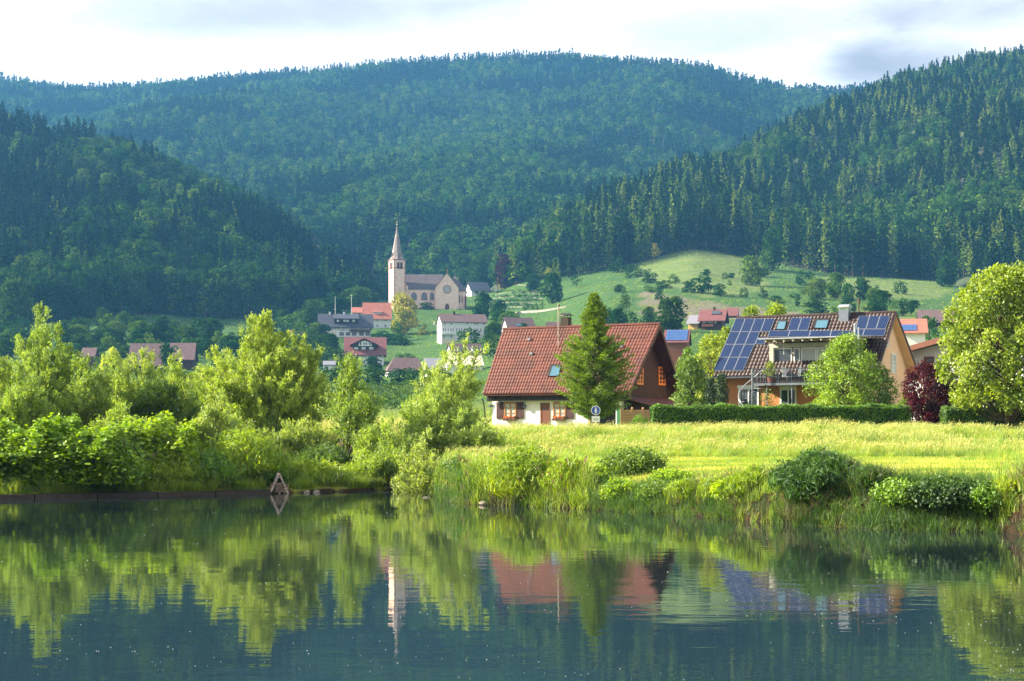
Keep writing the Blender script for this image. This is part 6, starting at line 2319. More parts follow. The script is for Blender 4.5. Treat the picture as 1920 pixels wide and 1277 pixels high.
m.build('loggia_back', M['cream'], rb)
for a0, a1, pn in ((678, 802, 'dark_pane'), (812, 856, 'dark_pane'), (862, 965, 'curtain'), (968, 1060, 'curtain'), (1064, 1200, 'dark_pane')):
    x0, x1 = B.front(*zr_(a0, 540), dy + 0.2).x, B.front(*zr_(a1, 540), dy + 0.2).x
    win_front(rb, x0, x1, gz0 + 0.02, gz1 - 0.33, dy + 0.2, frame='far_frame', pane=pn, bars=0, fw=0.09, depth=0.06)
# canopy roof with rafters
c0, c1 = B.front(*zr_(575, 338), -1.15), B.front(*zr_(1290, 352), -1.15)
cz_ = c0.z
m = MB()
m.hexa([(c0.x, -1.15, cz_ - 0.06), (c1.x, -1.15, cz_ - 0.06), (c1.x - 0.2, dy + 2.0, gz1 + 0.42), (c0.x + 0.4, dy + 2.0, gz1 + 0.42), (c0.x, -1.15, cz_ + 0.02), (c1.x, -1.15, cz_ + 0.02), (c1.x - 0.2, dy + 2.0, gz1 + 0.50), (c0.x + 0.4, dy + 2.0, gz1 + 0.50)])
cano = m.build('canopy', M['bright_metal'], rb)
m = MB()
m.hexa([(c0.x + 0.05, -1.10, cz_ - 0.085), (c1.x - 0.05, -1.10, cz_ - 0.085), (c1.x - 0.2, dy, cz_ - 0.085 + 0.02), (c0.x + 0.4, dy, cz_ - 0.065), (c0.x + 0.05, -1.10, cz_ - 0.063), (c1.x - 0.05, -1.10, cz_ - 0.063), (c1.x - 0.2, dy, cz_ - 0.04), (c0.x + 0.4, dy, cz_ - 0.04)])
m.build('canopy_ceiling', M['cream'], cano)
for k in range(11):
    xx = c0.x + 0.5 + (c1.x - c0.x - 1.0) * k / 10
    m = MB(); m.box(xx - 0.05, xx + 0.05, -1.05, dy - 0.01, cz_ - 0.24, cz_ - 0.088)
    m.build('rafter', M['cream'], cano)
# white flue with a cowl right of the canopy
c = B.front(*zr_(1236, 450), -0.9)
ct = B.front(*zr_(1236, 250), -0.9)
m = MB()
m.bar((c.x - 0.06, -1.3, c.z - 1.2), (c.x - 0.06, -1.3, ct.z), 0.075, 0, 10)
m.bar((c.x - 0.06, -1.3, ct.z), (c.x - 0.06, -1.3, ct.z + 0.14), 0.12, 0, 10, 0.02)
m.bar((c.x + 0.20, -1.3, c.z - 1.2), (c.x + 0.20, -1.3, ct.z - 0.15), 0.05, 0, 10)
m.build('flue', M['bright_metal'], rb)
# balcony: slab, posts, rail with bars
b0, b1 = B.front(*zr_(536, 636), -1.7), B.front(*zr_(1240, 636), -1.7)
bz = b0.z
m = MB()
m.box(b0.x, b1.x, -1.7, -0.002, bz - 0.16, bz)
bal = m.build('balcony', M['metal'], rb)
rt = B.front(*zr_(600, 541), -1.7).z
m = MB()
nb_ = 64
for k in range(nb_ + 1):
    xx = b0.x + (b1.x - b0.x) * k / nb_
    m.bar((xx, -1.66, bz), (xx, -1.66, rt), 0.032 if k % 8 == 0 else 0.012, 0, 4)
for k in range(9):
    yy = -1.66 + 1.6 * k / 9
    m.bar((b0.x + 0.03, yy, bz), (b0.x + 0.03, yy, rt), 0.012, 0, 4)
m.bar((b0.x, -1.66, rt), (b1.x, -1.66, rt), 0.03, 0, 6)
m.bar((b0.x, -1.66, bz + 0.1), (b1.x, -1.66, bz + 0.1), 0.02, 0, 6)
m.bar((b0.x + 0.03, -1.66, rt), (b0.x + 0.03, -0.1, rt), 0.03, 0, 6)
m.build('railing', M['rail'], bal)
for p_ in (632, 800, 1040):
    xx = B.front(*zr_(p_, 700), -1.5).x
    m = MB(); m.bar((xx, -1.5, -0.3), (xx, -1.5, bz - 0.161), 0.05, 0, 8)
    m.build('post', M['metal'], bal)
# spiral stair: column, steps, curved handrail
cs = B.front(*zr_(536, 700), -2.3)
m = MB(); m.bar((cs.x, -2.3, -0.3), (cs.x, -2.3, rt), 0.07, 0, 10)
sp = m.build('spiral_stair', M['metal'], rb)
ns = 15
R_ = 0.98
for k in range(ns):
    a0 = R(15) - k * R(24) + R(180) * 0
    z = bz * (1 - (k + 0.6) / ns)
    m = MB()
    p_ = [(cs.x + 0.06 * math.cos(a0), -2.3 + 0.06 * math.sin(a0)), (cs.x + R_ * math.cos(a0), -2.3 + R_ * math.sin(a0)), (cs.x + R_ * math.cos(a0 - R(26)), -2.3 + R_ * math.sin(a0 - R(26))), (cs.x + 0.06 * math.cos(a0 - R(26)), -2.3 + 0.06 * math.sin(a0 - R(26)))]
    m.prism(p_, 2, z - 0.04, z)
    m.build('step', M['metal'], sp)
m = MB()
last = None
for k in range(33):
    t = k / 32
    a0 = R(60) + t * R(250)
    z = rt + 0.05 - t * (rt - 1.0)
    p = Vector((cs.x + R_ * math.cos(a0), -2.3 + R_ * math.sin(a0), z))
    if last is not None:
        m.bar(last, p, 0.032, 0, 6)
    if k % 2 == 0:
        m.bar(p, (p.x, p.y, z - 0.95), 0.011, 0, 4)
    last = p
m.build('handrail', M['bright_metal'], sp)
# ground floor windows and door
for a0, a1, t0, t1, nm in ((444, 580, 664, 790, 'window'), (722, 832, 670, 790, 'terrace_door')):
    p, q = B.front(*zr_(a0, t1), 0), B.front(*zr_(a1, t0), 0)
    win_front(rb, p.x, q.x, 0.3 if nm == 'terrace_door' else 0.6, q.z, -0.003, frame='far_frame', pane='dark_pane', bars=1, fw=0.11, depth=0.09, name=nm)
    m = MB(); m.box(p.x - 0.04, q.x + 0.04, -0.16, -0.10, q.z - 0.02, q.z + 0.18)
    m.build('shutter_box', M['far_frame'], rb)
# gable windows
for p0, p1, q0, q1 in ((1458, 1490, 440, 568), (1424, 1441, 338, 388)):
    a_, b_ = B.side(*zr_(p0, q1), WR2), B.side(*zr_(p1, q0), WR2)
    win_side(rb, a_.y, b_.y, min(a_.z, b_.z), max(a_.z, b_.z), WR2 + 0.02, 1, frame='far_frame', pane='curtain', bars=0, hbars=4, fw=0.12, depth=0.06)
# chairs, table and plant on the balcony
def balcony_chair(label, px, back_mat, rz):
    c = B.front(*zr_(px, 620), -1.0)
    w = B.root.matrix_world if False else Matrix.Translation(B.o) @ Matrix.Rotation(B.rot, 4, 'Z')
    p = w @ Vector((c.x, -1.0, bz))
    o = thing('garden_chair', label, 'chair', p, B.rot + rz, 'garden chairs on the balcony')
    m = MB(); m.box(-0.24, 0.24, -0.24, 0.24, 0.42, 0.46); m.build('seat', M[back_mat], o)
    m = MB(); m.hexa([(-0.24, 0.22, 0.461), (0.24, 0.22, 0.461), (0.24, 0.26, 0.461), (-0.24, 0.26, 0.461), (-0.22, 0.38, 1.12), (0.22, 0.38, 1.12), (0.22, 0.42, 1.12), (-0.22, 0.42, 1.12)]); m.build('backrest', M[back_mat], o)
    for sx in (-1, 1):
        for sy in (-1, 1):
            m = MB(); m.bar((0.22 * sx, 0.22 * sy, 0.42), (0.26 * sx, 0.27 * sy, 0.0), 0.016); m.build('leg', M['rail'], o)
        m = MB(); m.bar((0.26 * sx, -0.22, 0.66), (0.26 * sx, 0.3, 0.68), 0.016); m.build('armrest', M['rail'], o)
balcony_chair('garden chair with a white back at the balcony rail', 770, 'sign_white', R(60))
balcony_chair('dark garden chair with a blue grey back on the balcony', 825, 'rail', R(-40))
w_ = Matrix.Translation(B.o) @ Matrix.Rotation(B.rot, 4, 'Z')
c = B.front(*zr_(655, 560), -1.3)
p = w_ @ Vector((c.x, -1.3, bz))
po = thing('potted_plant', 'leafy potted plant at the left end of the balcony', 'plant', p)
m = MB(); m.bar((0, 0, 0), (0, 0, 0.42), 0.16, 0, 12, 0.22); m.build('pot', M['roof_far_orange'], po)
lf, st = clump_tree(460, 1.5, 1.0, 12, 60, 0.12, dome, cr=0.2, bottom=0.3, trunk_r=0.02)
link('leaves', np_mesh('leaves', *lf), M['maple'], po)
link('stem', np_mesh('stem', *st), M['bark'], po)
c = B.front(*zr_(640, 700), -1.4)
p = w_ @ Vector((c.x, -1.4, 0))
vo = thing('climbing_vine', 'dark leaved vine climbing the post under the balcony', 'plant', p)
rgv = np.random.default_rng(9)
nl = 700
zz_ = rgv.random(nl) * 3.1
ww = 0.5 * (0.35 + 0.65 * np.abs(np.sin(zz_ * 3.3)))
Pv = np.stack([rgv.normal(size=nl) * ww * 0.8, rgv.normal(size=nl) * 0.15, zz_], -1)
link('leaves', np_mesh('leaves', *leaves(Pv, rgv.normal(size=(nl, 3)) + np.array([0, 0, -0.8]), 0.13, 0.09, rgv, up=0.3)), M['herb'], vo)
c = B.front(*zr_(745, 400), -0.4)
p = w_ @ Vector((c.x, -0.5, c.z))
wo = thing('wind_chime', 'pale wind chime hanging under the canopy', 'wind chime', p)
m = MB(); m.bar((0, 0, 0.25), (0, 0, -0.1), 0.01); m.bar((0, 0, 0.0), (0, 0, -0.08), 0.02, 0, 8, 0.09); m.bar((0.02, 0, -0.1), (0.05, 0, -0.45), 0.02)
m.build('chime', M['sign_white'], wo)

# white house with the brown roof at the right
Cx = House('white_house', 'white house with brown eaves half hidden behind the purple plum and maple', 'house', 1700, 124, -38, 2.3)
rc = Cx.root
g0 = Cx.front(1706, 700, 0)
zt = Cx.front(1700, 662, 0).z
zt2 = Cx.front(1800, 640, 0).z
Lc = Cx.front(1850, 700, 0).x
pk = Cx.front(1860, 622, 0).z
m = MB()
m.prism([(0, -0.4), (Lc + 6, -0.4), (Lc + 6, pk - 1.2), (Lc, pk), (0, zt)], 1, 0, 0.3)
m.box(0.0, 0.3, 0.302, 9, -0.4, zt)
m.build('wall', M['white'], rc)
m = MB()
m.prism([(-0.9, zt - 0.18), (Lc, pk + 0.12), (Lc + 7, pk - 1.4), (Lc + 7, pk - 1.15), (Lc, pk + 0.38), (-0.9, zt + 0.08)], 1, -1.1, 9.5)
m.build('roof', M['roof_far_brown'], rc)
m = MB()
m.prism([(-0.92, zt - 0.30), (Lc, pk + 0.0), (Lc, pk + 0.41), (-0.92, zt + 0.11)], 1, -1.15, -1.102)
m.build('bargeboard', M['door_wood'], rc)
a_, b_ = Cx.front(1733, 682, 0), Cx.front(1752, 668.5, 0)
win_front(rc, a_.x, b_.x, a_.z - 0.6, b_.z, -0.005, frame='door_wood', pane='dark_pane', bars=0, fw=0.1, depth=0.08)
bza = Cx.front(1790, 718, -1.2).z
m = MB()
m.box(2.2, Lc + 2, -1.2, -0.002, bza - 0.18, bza)
m.box(2.2, Lc + 2, -1.2, -1.12, bza, bza + 0.9)
m.build('balcony', M['white_old'], rc)
m = MB()
m.box(1.2, Lc + 2, -0.06, -0.004, 0.2, bza - 0.3)
m.build('ground_floor_wall', M['cream'], rc)
for k in range(3):
    a_ = Cx.front(1800 + 32 * k, 745, -0.07)
    win_front(rc, a_.x, a_.x + 1.0, 0.9, 2.1, -0.062, frame='far_frame', pane='dark_pane', bars=1, fw=0.08, depth=0.06)


# ------------------------------------------------------------------ village on the slope
def far_house(name, label, pl, pr, base, eave, ridge, Y, rot, D, wall='white', roof='roof_far_dark', category='house', ov=0.9, side_ov=0.6, wins=(), side_wins=(), hip=0.0, gable_mat=None, below=4.0, back_ridge=None):
    if Y >= 400 or Y == 0:
        Y = ground_hit((pl + pr) / 2, base - 1.5)
    H = House(name, label, category, pl, Y, rot, CH + (HOR - base) / F * Y)
    W = H.front(pr, base).x
    ez = H.front((pl + pr) / 2, eave).z
    ym = D / 2
    rz = H.hit((pl + pr) / 2, ridge, (0, ym, 0), (0, 1, 0)).z
    H.W, H.ez, H.rz, H.ym, H.D = W, ez, rz, ym, D
    r = H.root
    sl = (rz - ez) / (ym + 0.0)
    m = MB()
    if hip:
        m.box(0, W, 0, D, -below, ez)
    else:
        m.prism([(0, -below), (D, -below), (D, ez), (ym, rz - 0.1), (0, ez)], 0, 0, W)
    m.build('wall', M[wall], r)
    if gable_mat:
        for xg in (-0.06, W + 0.012):
            m = MB()
            m.prism([(0.05, ez - 0.3), (D - 0.05, ez - 0.3), (D - 0.05, ez - 0.05), (ym, rz - 0.25), (0.05, ez - 0.05)], 0, xg, xg + 0.048)
            m.build('gable_cladding', M[gable_mat], r)
    th = 0.22
    ze = ez - sl * ov
    x0, x1 = -side_ov, W + side_ov
    h0, h1 = x0 + hip, x1 - hip
    m = MB()
    for ya, yb in ((-ov, ym), (D + ov, ym)):
        pts = [(x0, ya, ze), (x1, ya, ze), (h1, yb, rz), (h0, yb, rz)]
        m.hexa([(p[0], p[1], p[2] + 0.02) for p in pts] + [(p[0], p[1], p[2] + th) for p in pts])
    if hip:
        for xa, xh in ((x0, h0), (x1, h1)):
            m.face([(xa, -ov, ze + th), (xa, D + ov, ze + th), (xh, ym, rz + th)])
    H.roof = m.build('roof', M[roof], r)
    for q in wins:
        a, b, t, u = q[:4]
        kw = dict(q[4]) if len(q) > 4 else {}
        p0, p1 = H.front(a, u), H.front(b, t)
        win_front(r, p0.x, p1.x, p0.z, p1.z, -0.01, **dict(dict(frame='far_frame', pane='dark_pane', bars=1, fw=0.12, depth=0.1), **kw))
    for q in side_wins:
        a, b, t, u = q[:4]
        kw = dict(q[4]) if len(q) > 4 else {}
        p0, p1 = H.side(a, u, 0), H.side(b, t, 0)
        y0, y1 = sorted((p0.y, p1.y))
        win_side(r, y0, y1, min(p0.z, p1.z), max(p0.z, p1.z), -0.02, -1, **dict(dict(frame='far_frame', pane='dark_pane', bars=1, fw=0.12, depth=0.1), **kw))
    return H


def chimney(H, px, w, h, material='bark_dark', back=0.0):
    c = H.hit(px, 600, (0, H.ym + back, 0), (0, 1, 0))
    m = MB()
    m.box(c.x - w / 2, c.x + w / 2, H.ym + back - w / 2, H.ym + back + w / 2, H.rz - 1.2, H.rz + h)
    m.box(c.x - w * 0.65, c.x + w * 0.65, H.ym + back - w * 0.65, H.ym + back + w * 0.65, H.rz + h + 0.1, H.rz + h + 0.22)
    m.build('chimney', M[material], H.roof)


def balcony(H, a, b, rail_top, floor, material, dep=1.4, name='balcony'):
    p0, p1 = H.front(a, floor, -dep), H.front(b, rail_top, -dep)
    m = MB()
    m.box(p0.x, p1.x, -dep, -0.002, p0.z - 0.2, p0.z)
    m.box(p0.x, p1.x, -dep, -dep + 0.08, p0.z, p1.z)
    m.build(name, M[material], H.root)


SH = dict(shut='timber_black', sw=0.5)
# inn with the slate roof
Q = lambda x, y: (520 + x / 7.983, 560 + y / 7.983)


def qw(x0, x1, y0, y1, **kw):
    a, b = Q(x0, y0), Q(x1, y1)
    return (a[0], b[0], a[1], b[1], kw)


inn = far_house('inn', 'long white inn with a slate roof and wooden balcony on the hillside', Q(655, 0)[0], Q(1395, 0)[0], Q(0, 590)[1], Q(0, 400)[1], Q(0, 238)[1], 720, 8, 12.5, 'white', 'roof_far_dark', 'inn', 1.3, 1.4,
                wins=[qw(x, x + 34, 402, 446, shut='timber_black', sw=0.55) for x in (705, 792, 880, 990, 1122, 1262, 1342)] +
                     [qw(x, x + 66, 502, 552, frame='louvre', bars=2, fw=0.2) for x in (930, 1024, 1118, 1228, 1320)] +
                     [qw(x, x + 52, 545, 572, bars=0) for x in (650, 715, 780, 835)],
                side_wins=[qw(545, 570, 410, 440), qw(590, 610, 405, 438)])
balcony(inn, Q(1085, 0)[0], Q(1395, 0)[0], Q(0, 460)[1], Q(0, 484)[1], 'timber')
balcony(inn, Q(655, 0)[0], Q(900, 0)[0], Q(0, 575)[1], Q(0, 592)[1], 'white_old', 3.0, 'terrace')
# painted lettering and picture on the inn wall: faint marks only, as unreadable as in the photograph
p0, p1 = inn.front(*Q(690, 486)), inn.front(*Q(890, 460))
m = MB()
rr_ = random.Random(2)
for (a, b, yy) in ((690, 830, 470), (930, 1070, 472)):
    xx = a
    while xx < b:
        p = inn.front(*Q(xx, yy + 7)); q = inn.front(*Q(xx + 5 + rr_.random() * 9, yy - 4 - rr_.random() * 5))
        m.box(p.x, q.x, -0.02, -0.004, p.z, q.z)
        xx += 14 + rr_.random() * 6
m.build('lettering', M['bark'], inn.root)
p, q = inn.front(*Q(660, 535)), inn.front(*Q(890, 498))
m = MB(); m.box(p.x, q.x, -0.02, -0.004, p.z, q.z)
m.build('wall_painting', mat('faded_wall_painting', (0.62, 0.45, 0.35), 0.9, 0.1, 2, color2=(0.6, 0.58, 0.52)), inn.root)
# shed dormer of the inn
d0, d1 = inn.hit(*Q(850, 375), (0, 0.6, 0), (0, 1, 0)), inn.hit(*Q(1210, 300), (0, 0.6, 0), (0, 1, 0))
m = MB(); m.box(d0.x, d1.x, 0.6, 4.5, inn.ez - 0.1, d1.z - 0.25)
m.build('dormer', M['timber_black'], inn.root)
m = MB(); m.hexa([(d0.x - 0.5, 0.1, d1.z - 0.2), (d1.x + 0.5, 0.1, d1.z - 0.2), (d1.x + 0.5, inn.ym, inn.rz - 0.05), (d0.x - 0.5, inn.ym, inn.rz - 0.05), (d0.x - 0.5, 0.1, d1.z), (d1.x + 0.5, 0.1, d1.z), (d1.x + 0.5, inn.ym, inn.rz + 0.26), (d0.x - 0.5, inn.ym, inn.rz + 0.26)])
m.build('dormer_roof', M['roof_far_dark'], inn.root)
for xx in (890, 990, 1035, 1125):
    a_, b_ = inn.front(*Q(xx, 345), 0.6), inn.front(*Q(xx + 34, 318), 0.6)
    win_front(inn.root, a_.x, b_.x, a_.z, b_.z, 0.59, frame='far_frame', pane='curtain', bars=1, fw=0.12, depth=0.1)
chimney(inn, Q(1000, 0)[0], 0.8, 0.9, 'white'); chimney(inn, Q(785, 0)[0], 0.8, 0.9, 'white')
for px_, py_, lab in ((628.5, 556, 'thin lattice mast rising behind the middle of the inn roof'), (659, 552, 'white mast with a small head right of the other one')):
    Ym = 742
    b_ = at(px_, 600, Ym)
    t_ = at(px_, py_, Ym)
    o = thing('mast', lab, 'mast', (b_.x, Ym, gz(b_.x, Ym)))
    m = MB(); m.bar((0, 0, -0.5), (0, 0, t_.z - gz(b_.x, Ym)), 0.16, 0, 6, 0.07)
    m.build('pole', M['far_frame'], o)
    m = MB(); hz_ = t_.z - gz(b_.x, Ym)
    m.bar((-0.5, 0, hz_ - (6 if px_ < 640 else 0.6)), (0.5, 0, hz_ - (6 if px_ < 640 else 0.6)), 0.12, 0, 5)
    m.build('head', M['far_frame'], o)

# red roofed shed and low annex left of the inn
sh_ = far_house('shed', 'low shed with a dark red roof left of the inn', Q(160, 0)[0], Q(500, 0)[0], Q(0, 600)[1], Q(0, 540)[1], Q(0, 472)[1], 700, 4, 7, 'timber', 'roof_far_red', 'shed', 0.8, 0.4)
# parish house with the orange roof, gable step left
ph = far_house('parish_house', 'pale blue house with a bright orange roof and white dormer below the church tower', Q(1290, 0)[0], Q(1700, 0)[0], Q(0, 460)[1], Q(0, 285)[1], Q(0, 68)[1], 775, 6, 13, 'shingle_white', 'roof_far_orange', 'house', 0.8, 0.5,
               wins=[qw(x, x + 36, y, y + 36) for x in (1480, 1600) for y in (302, 388)])
m = MB(); a_, b_ = ph.hit(*Q(1430, 258), (0, 1.6, 0), (0, 1, 0)), ph.hit(*Q(1565, 205), (0, 1.6, 0), (0, 1, 0))
m.box(a_.x, b_.x, 1.6, 5, ph.ez + 0.5, b_.z)
m.build('dormer', M['white'], ph.root)
m = MB(); m.hexa([(a_.x - .3, 1.2, b_.z), (b_.x + .3, 1.2, b_.z), (b_.x + .3, 6, b_.z + 1.6), (a_.x - .3, 6, b_.z + 1.6), (a_.x - .3, 1.2, b_.z + .2), (b_.x + .3, 1.2, b_.z + .2), (b_.x + .3, 6, b_.z + 1.8), (a_.x - .3, 6, b_.z + 1.8)])
m.build('dormer_roof', M['roof_far_orange'], ph.root)
for xx in (1462, 1515):
    p, q = ph.front(*Q(xx, 248), 1.6), ph.front(*Q(xx + 36, 216), 1.6)
    win_front(ph.root, p.x, q.x, p.z, q.z, 1.59, frame='far_frame', pane='dark_pane', bars=1, fw=0.12, depth=0.1)
far_house('parish_annex', 'lower wing with an orange roof left of the parish house', Q(1120, 0)[0], Q(1285, 0)[0], Q(0, 300)[1], Q(0, 205)[1], Q(0, 135)[1], 778, 6, 8, 'shingle_white', 'roof_far_orange', 'house', 0.6, 0.4,
          wins=[qw(1140, 1170, 215, 245), qw(1200, 1235, 215, 245)])

# red roofed chalet with the wide gable dormer
ch = far_house('chalet', 'white chalet with a red roof and a broad dark dormer in front of the inn', Q(1040, 0)[0], Q(1590, 0)[0], Q(0, 1000)[1], Q(0, 800)[1], Q(0, 585)[1], 640, 5, 12, 'white', 'roof_far_red', 'house', 1.4, 1.2,
               wins=[qw(1238, 1330, 828, 872, bars=3), qw(1370, 1435, 828, 872, bars=2), qw(1490, 1540, 828, 872, shut='timber_black', sw=0.5)] +
                    [qw(x, x + 50, 930, 968, bars=1, shut='timber_black', sw=0.4) for x in (1120, 1240, 1375)], gable_mat='dark_wood_far')
balcony(ch, Q(1050, 0)[0], Q(1210, 0)[0], Q(0, 870)[1], Q(0, 908)[1], 'timber_black')
m = MB(); a_, b_ = ch.front(*Q(1105, 865)), ch.front(*Q(1205, 820)); m.box(a_.x, b_.x, -0.05, -0.004, a_.z, b_.z); m.build('loggia', M['dark_wood_far'], ch.root)
# dormer: boarded body with its own low gable roof
yd = 0.5
L_ = ch.front(*Q(1135, 765), yd); R__ = ch.front(*Q(1470, 765), yd); T_ = ch.front(*Q(1315, 598), yd); E_ = ch.front(*Q(1120, 690), yd)
m = MB(); m.prism([(L_.x, L_.z), (R__.x, L_.z), (R__.x, E_.z), ((L_.x + R__.x) / 2, T_.z - 0.3), (L_.x, E_.z)], 1, yd, ch.ym)
m.build('dormer', M['dark_wood_far'], ch.root)
mx_ = (L_.x + R__.x) / 2
m = MB()
for sx, ex__ in ((-1, L_.x - 1.3), (1, R__.x + 1.3)):
    zE = E_.z - 0.35
    m.hexa([(mx_, yd - 1.0, T_.z - 0.05), (ex__, yd - 1.0, zE), (ex__, ch.ym, zE), (mx_, ch.ym, T_.z - 0.05), (mx_, yd - 1.0, T_.z + 0.2), (ex__, yd - 1.0, zE + 0.25), (ex__, ch.ym, zE + 0.25), (mx_, ch.ym, T_.z + 0.2)])
m.build('dormer_roof', M['roof_far_red'], ch.root)
a_, b_ = ch.front(*Q(1215, 708), yd), ch.front(*Q(1415, 625), yd)
m = MB(); m.prism([(a_.x, a_.z), (b_.x, a_.z), (b_.x - 0.3, (a_.z + b_.z) / 2 + 0.2), (mx_, b_.z), (a_.x + 0.3, (a_.z + b_.z) / 2 + 0.2)], 1, yd - 0.06, yd - 0.005)
m.build('white_gable_panel', M['white'], ch.root)
for x0, x1 in ((1230, 1262), (1285, 1312), (1318, 1345), (1368, 1400)):
    p, q = ch.front(*Q(x0, 700), yd), ch.front(*Q(x1, 650), yd)
    win_front(ch.root, p.x, q.x, p.z, q.z, yd - 0.065, frame='far_frame', pane='dark_pane', bars=0, fw=0.12, depth=0.08)
for x0 in (1150, 1260, 1375):
    p, q = ch.front(*Q(x0, 760), yd), ch.front(*Q(x0 + 60, 728), yd)
    win_front(ch.root, p.x, q.x, p.z, q.z, yd - 0.008, frame='far_frame', pane='curtain', bars=1, fw=0.14, depth=0.08)
far_house('garage', 'small flat white garage left of the red roofed chalet', Q(690, 0)[0], Q(860, 0)[0], Q(0, 1080)[1], Q(0, 990)[1], Q(0, 940)[1], 600, 4, 7, 'white', 'roof_far_grey', 'garage', 0.5, 0.3, wins=[qw(700, 765, 1005, 1055, bars=0)])

# long white house under the church
S3 = lambda x, y: (780 + x / 7.983, 560 + y / 7.983)


def sw3(x0, x1, y0, y1, **kw):
    a, b = S3(x0, y0), S3(x1, y1)
    return (a[0], b[0], a[1], b[1], kw)


wh = far_house('long_house', 'long white three storey house with a violet brown roof below the church', S3(385, 0)[0], S3(1060, 0)[0], S3(0, 640)[1], S3(0, 345)[1], S3(0, 238)[1], 740, 12, 12, 'shingle_white', 'roof_far_brown', 'house', 0.7, 0.5,
               wins=[sw3(x, x + 22, 440, 492, bars=0) for x in (400, 430, 470, 512, 545, 600, 640, 675, 710, 765, 855, 905, 960, 1010)] +
                    [sw3(x, x + 26, 355, 392, bars=0) for x in (755, 870, 905, 1000, 420, 520)] +
                    [sw3(x, x + 28, 548, 582, bars=0) for x in (628, 712, 765)] + [sw3(405, 432, 545, 600, bars=0), sw3(520, 545, 545, 600, bars=0), sw3(1000, 1030, 560, 590, bars=0)],
               side_wins=[sw3(262, 280, 345, 390, bars=0)])
balcony(wh, S3(390, 0)[0], S3(580, 0)[0], S3(0, 510)[1], S3(0, 528)[1], 'shingle_white')
balcony(wh, S3(820, 0)[0], S3(925, 0)[0], S3(0, 510)[1], S3(0, 528)[1], 'timber_black')
m = MB(); p, q = wh.front(*S3(385, 665), -0.3), wh.front(*S3(860, 610), -0.3); m.box(p.x, q.x, -0.3, -0.004, p.z - 2, q.z); m.build('plinth', M['cream'], wh.root)
chimney(wh, S3(568, 0)[0], 0.9, 1.0)
# house with the skylight right of it
hs = far_house('house_on_slope', 'small white gabled house with a violet roof and skylight behind the tiled ridge', S3(1385, 0)[0], S3(1780, 0)[0], S3(0, 560)[1], S3(0, 445)[1], S3(0, 292)[1], 640, 16, 10, 'shingle_white', 'roof_far_brown', 'house', 0.7, 0.6)
nr_ = Vector((0, -(hs.rz - hs.ez), hs.ym)).normalized()
roof_quad(hs, [S3(1505, 408), S3(1640, 408), S3(1620, 378), S3(1490, 378)], 0, hs.ez, nr_, 0.28, 0.34, 'skylight', 'skylight', hs.roof)
far_house('house_on_slope', 'violet roof showing just behind the chimney of the tiled house', 1034, 1075, 640, 622, 605, 600, 12, 9, 'shingle_white', 'roof_far_brown', 'house')
# small house in the hollow with a grey dormer
hh = far_house('hollow_house', 'white gabled house with a brown roof and two dormers below the long white house', S3(545, 0)[0], S3(1000, 0)[0], S3(0, 890)[1], S3(0, 830)[1], S3(0, 678)[1], 560, 16, 10, 'shingle_white', 'roof_far_brown', 'house', 0.7, 0.5, side_wins=[sw3(480, 515, 760, 800)])
for x0, x1 in ((625, 700), (840, 925)):
    p, q = hh.front(*S3(x0, 800), 1.0), hh.front(*S3(x1, 745), 1.0)
    m = MB(); m.box(p.x, q.x, 1.0, 4, p.z, q.z); dm_ = m.build('dormer', M['white'], hh.root)
    m = MB(); m.box(p.x - 0.3, q.x + 0.3, 0.7, 4.5, q.z + 0.002, q.z + 0.25); m.build('dormer_roof', M['roof_far_grey'], dm_)
    win_front(hh.root, p.x + 0.2, q.x - 0.2, p.z + 0.3, q.z - 0.15, 0.99, frame='far_frame', pane='dark_pane', bars=1, fw=0.12, depth=0.08)
# barn roofs in front of it
far_house('farm_house', 'low farmhouse with a hipped violet brown roof in the village hollow', 728, 800, 705, 693, 672, 520, 10, 11, 'shingle_white', 'roof_far_brown', 'house', 1.0, 0.6, hip=3.0, wins=[(765, 782, 694, 699, dict(bars=2))])
far_house('barn', 'barn with a striped grey sheet roof right of the hipped farmhouse', 802, 868, 706, 694, 673, 500, 10, 12, 'shingle_white', 'roof_far_grey', 'barn', 0.8, 0.4)
far_house('barn', 'pale roofed barn half hidden by the leaning willow top', 838, 905, 700, 684, 668, 470, 10, 9, 'white', 'cream', 'barn', 0.6, 0.4)
# small villa right of the church
vl = far_house('villa', 'small white villa with a dark shallow roof right of the church', 884, 918, 556, 544, 530, 900, 20, 12, 'white', 'roof_far_dark', 'house', 1.0, 0.8, wins=[(890, 897, 546, 551), (903, 910, 546, 551)])
# salmon barn on the meadow
Yb = ground_hit(1107, 503)
bn = far_house('meadow_barn', 'flat salmon coloured barn at the wood edge on the right meadow', 1091, 1124, 504, 491, 490.4, Yb, 8, 8, 'barn_pink', 'barn_pink', 'barn', 0.2, 0.2)
p, q = bn.front(1094, 503), bn.front(1104, 496)
m = MB(); m.box(p.x, q.x, -0.05, -0.004, p.z, q.z); m.build('barn_door', M['dark_wood_far'], bn.root)
# houses behind the garden of the solar house
E2 = lambda x, y: (1240 + x / 8.727, 540 + y / 8.727)


def ew(x0, x1, y0, y1, **kw):
    a, b = E2(x0, y0), E2(x1, y1)
    return (a[0], b[0], a[1], b[1], kw)


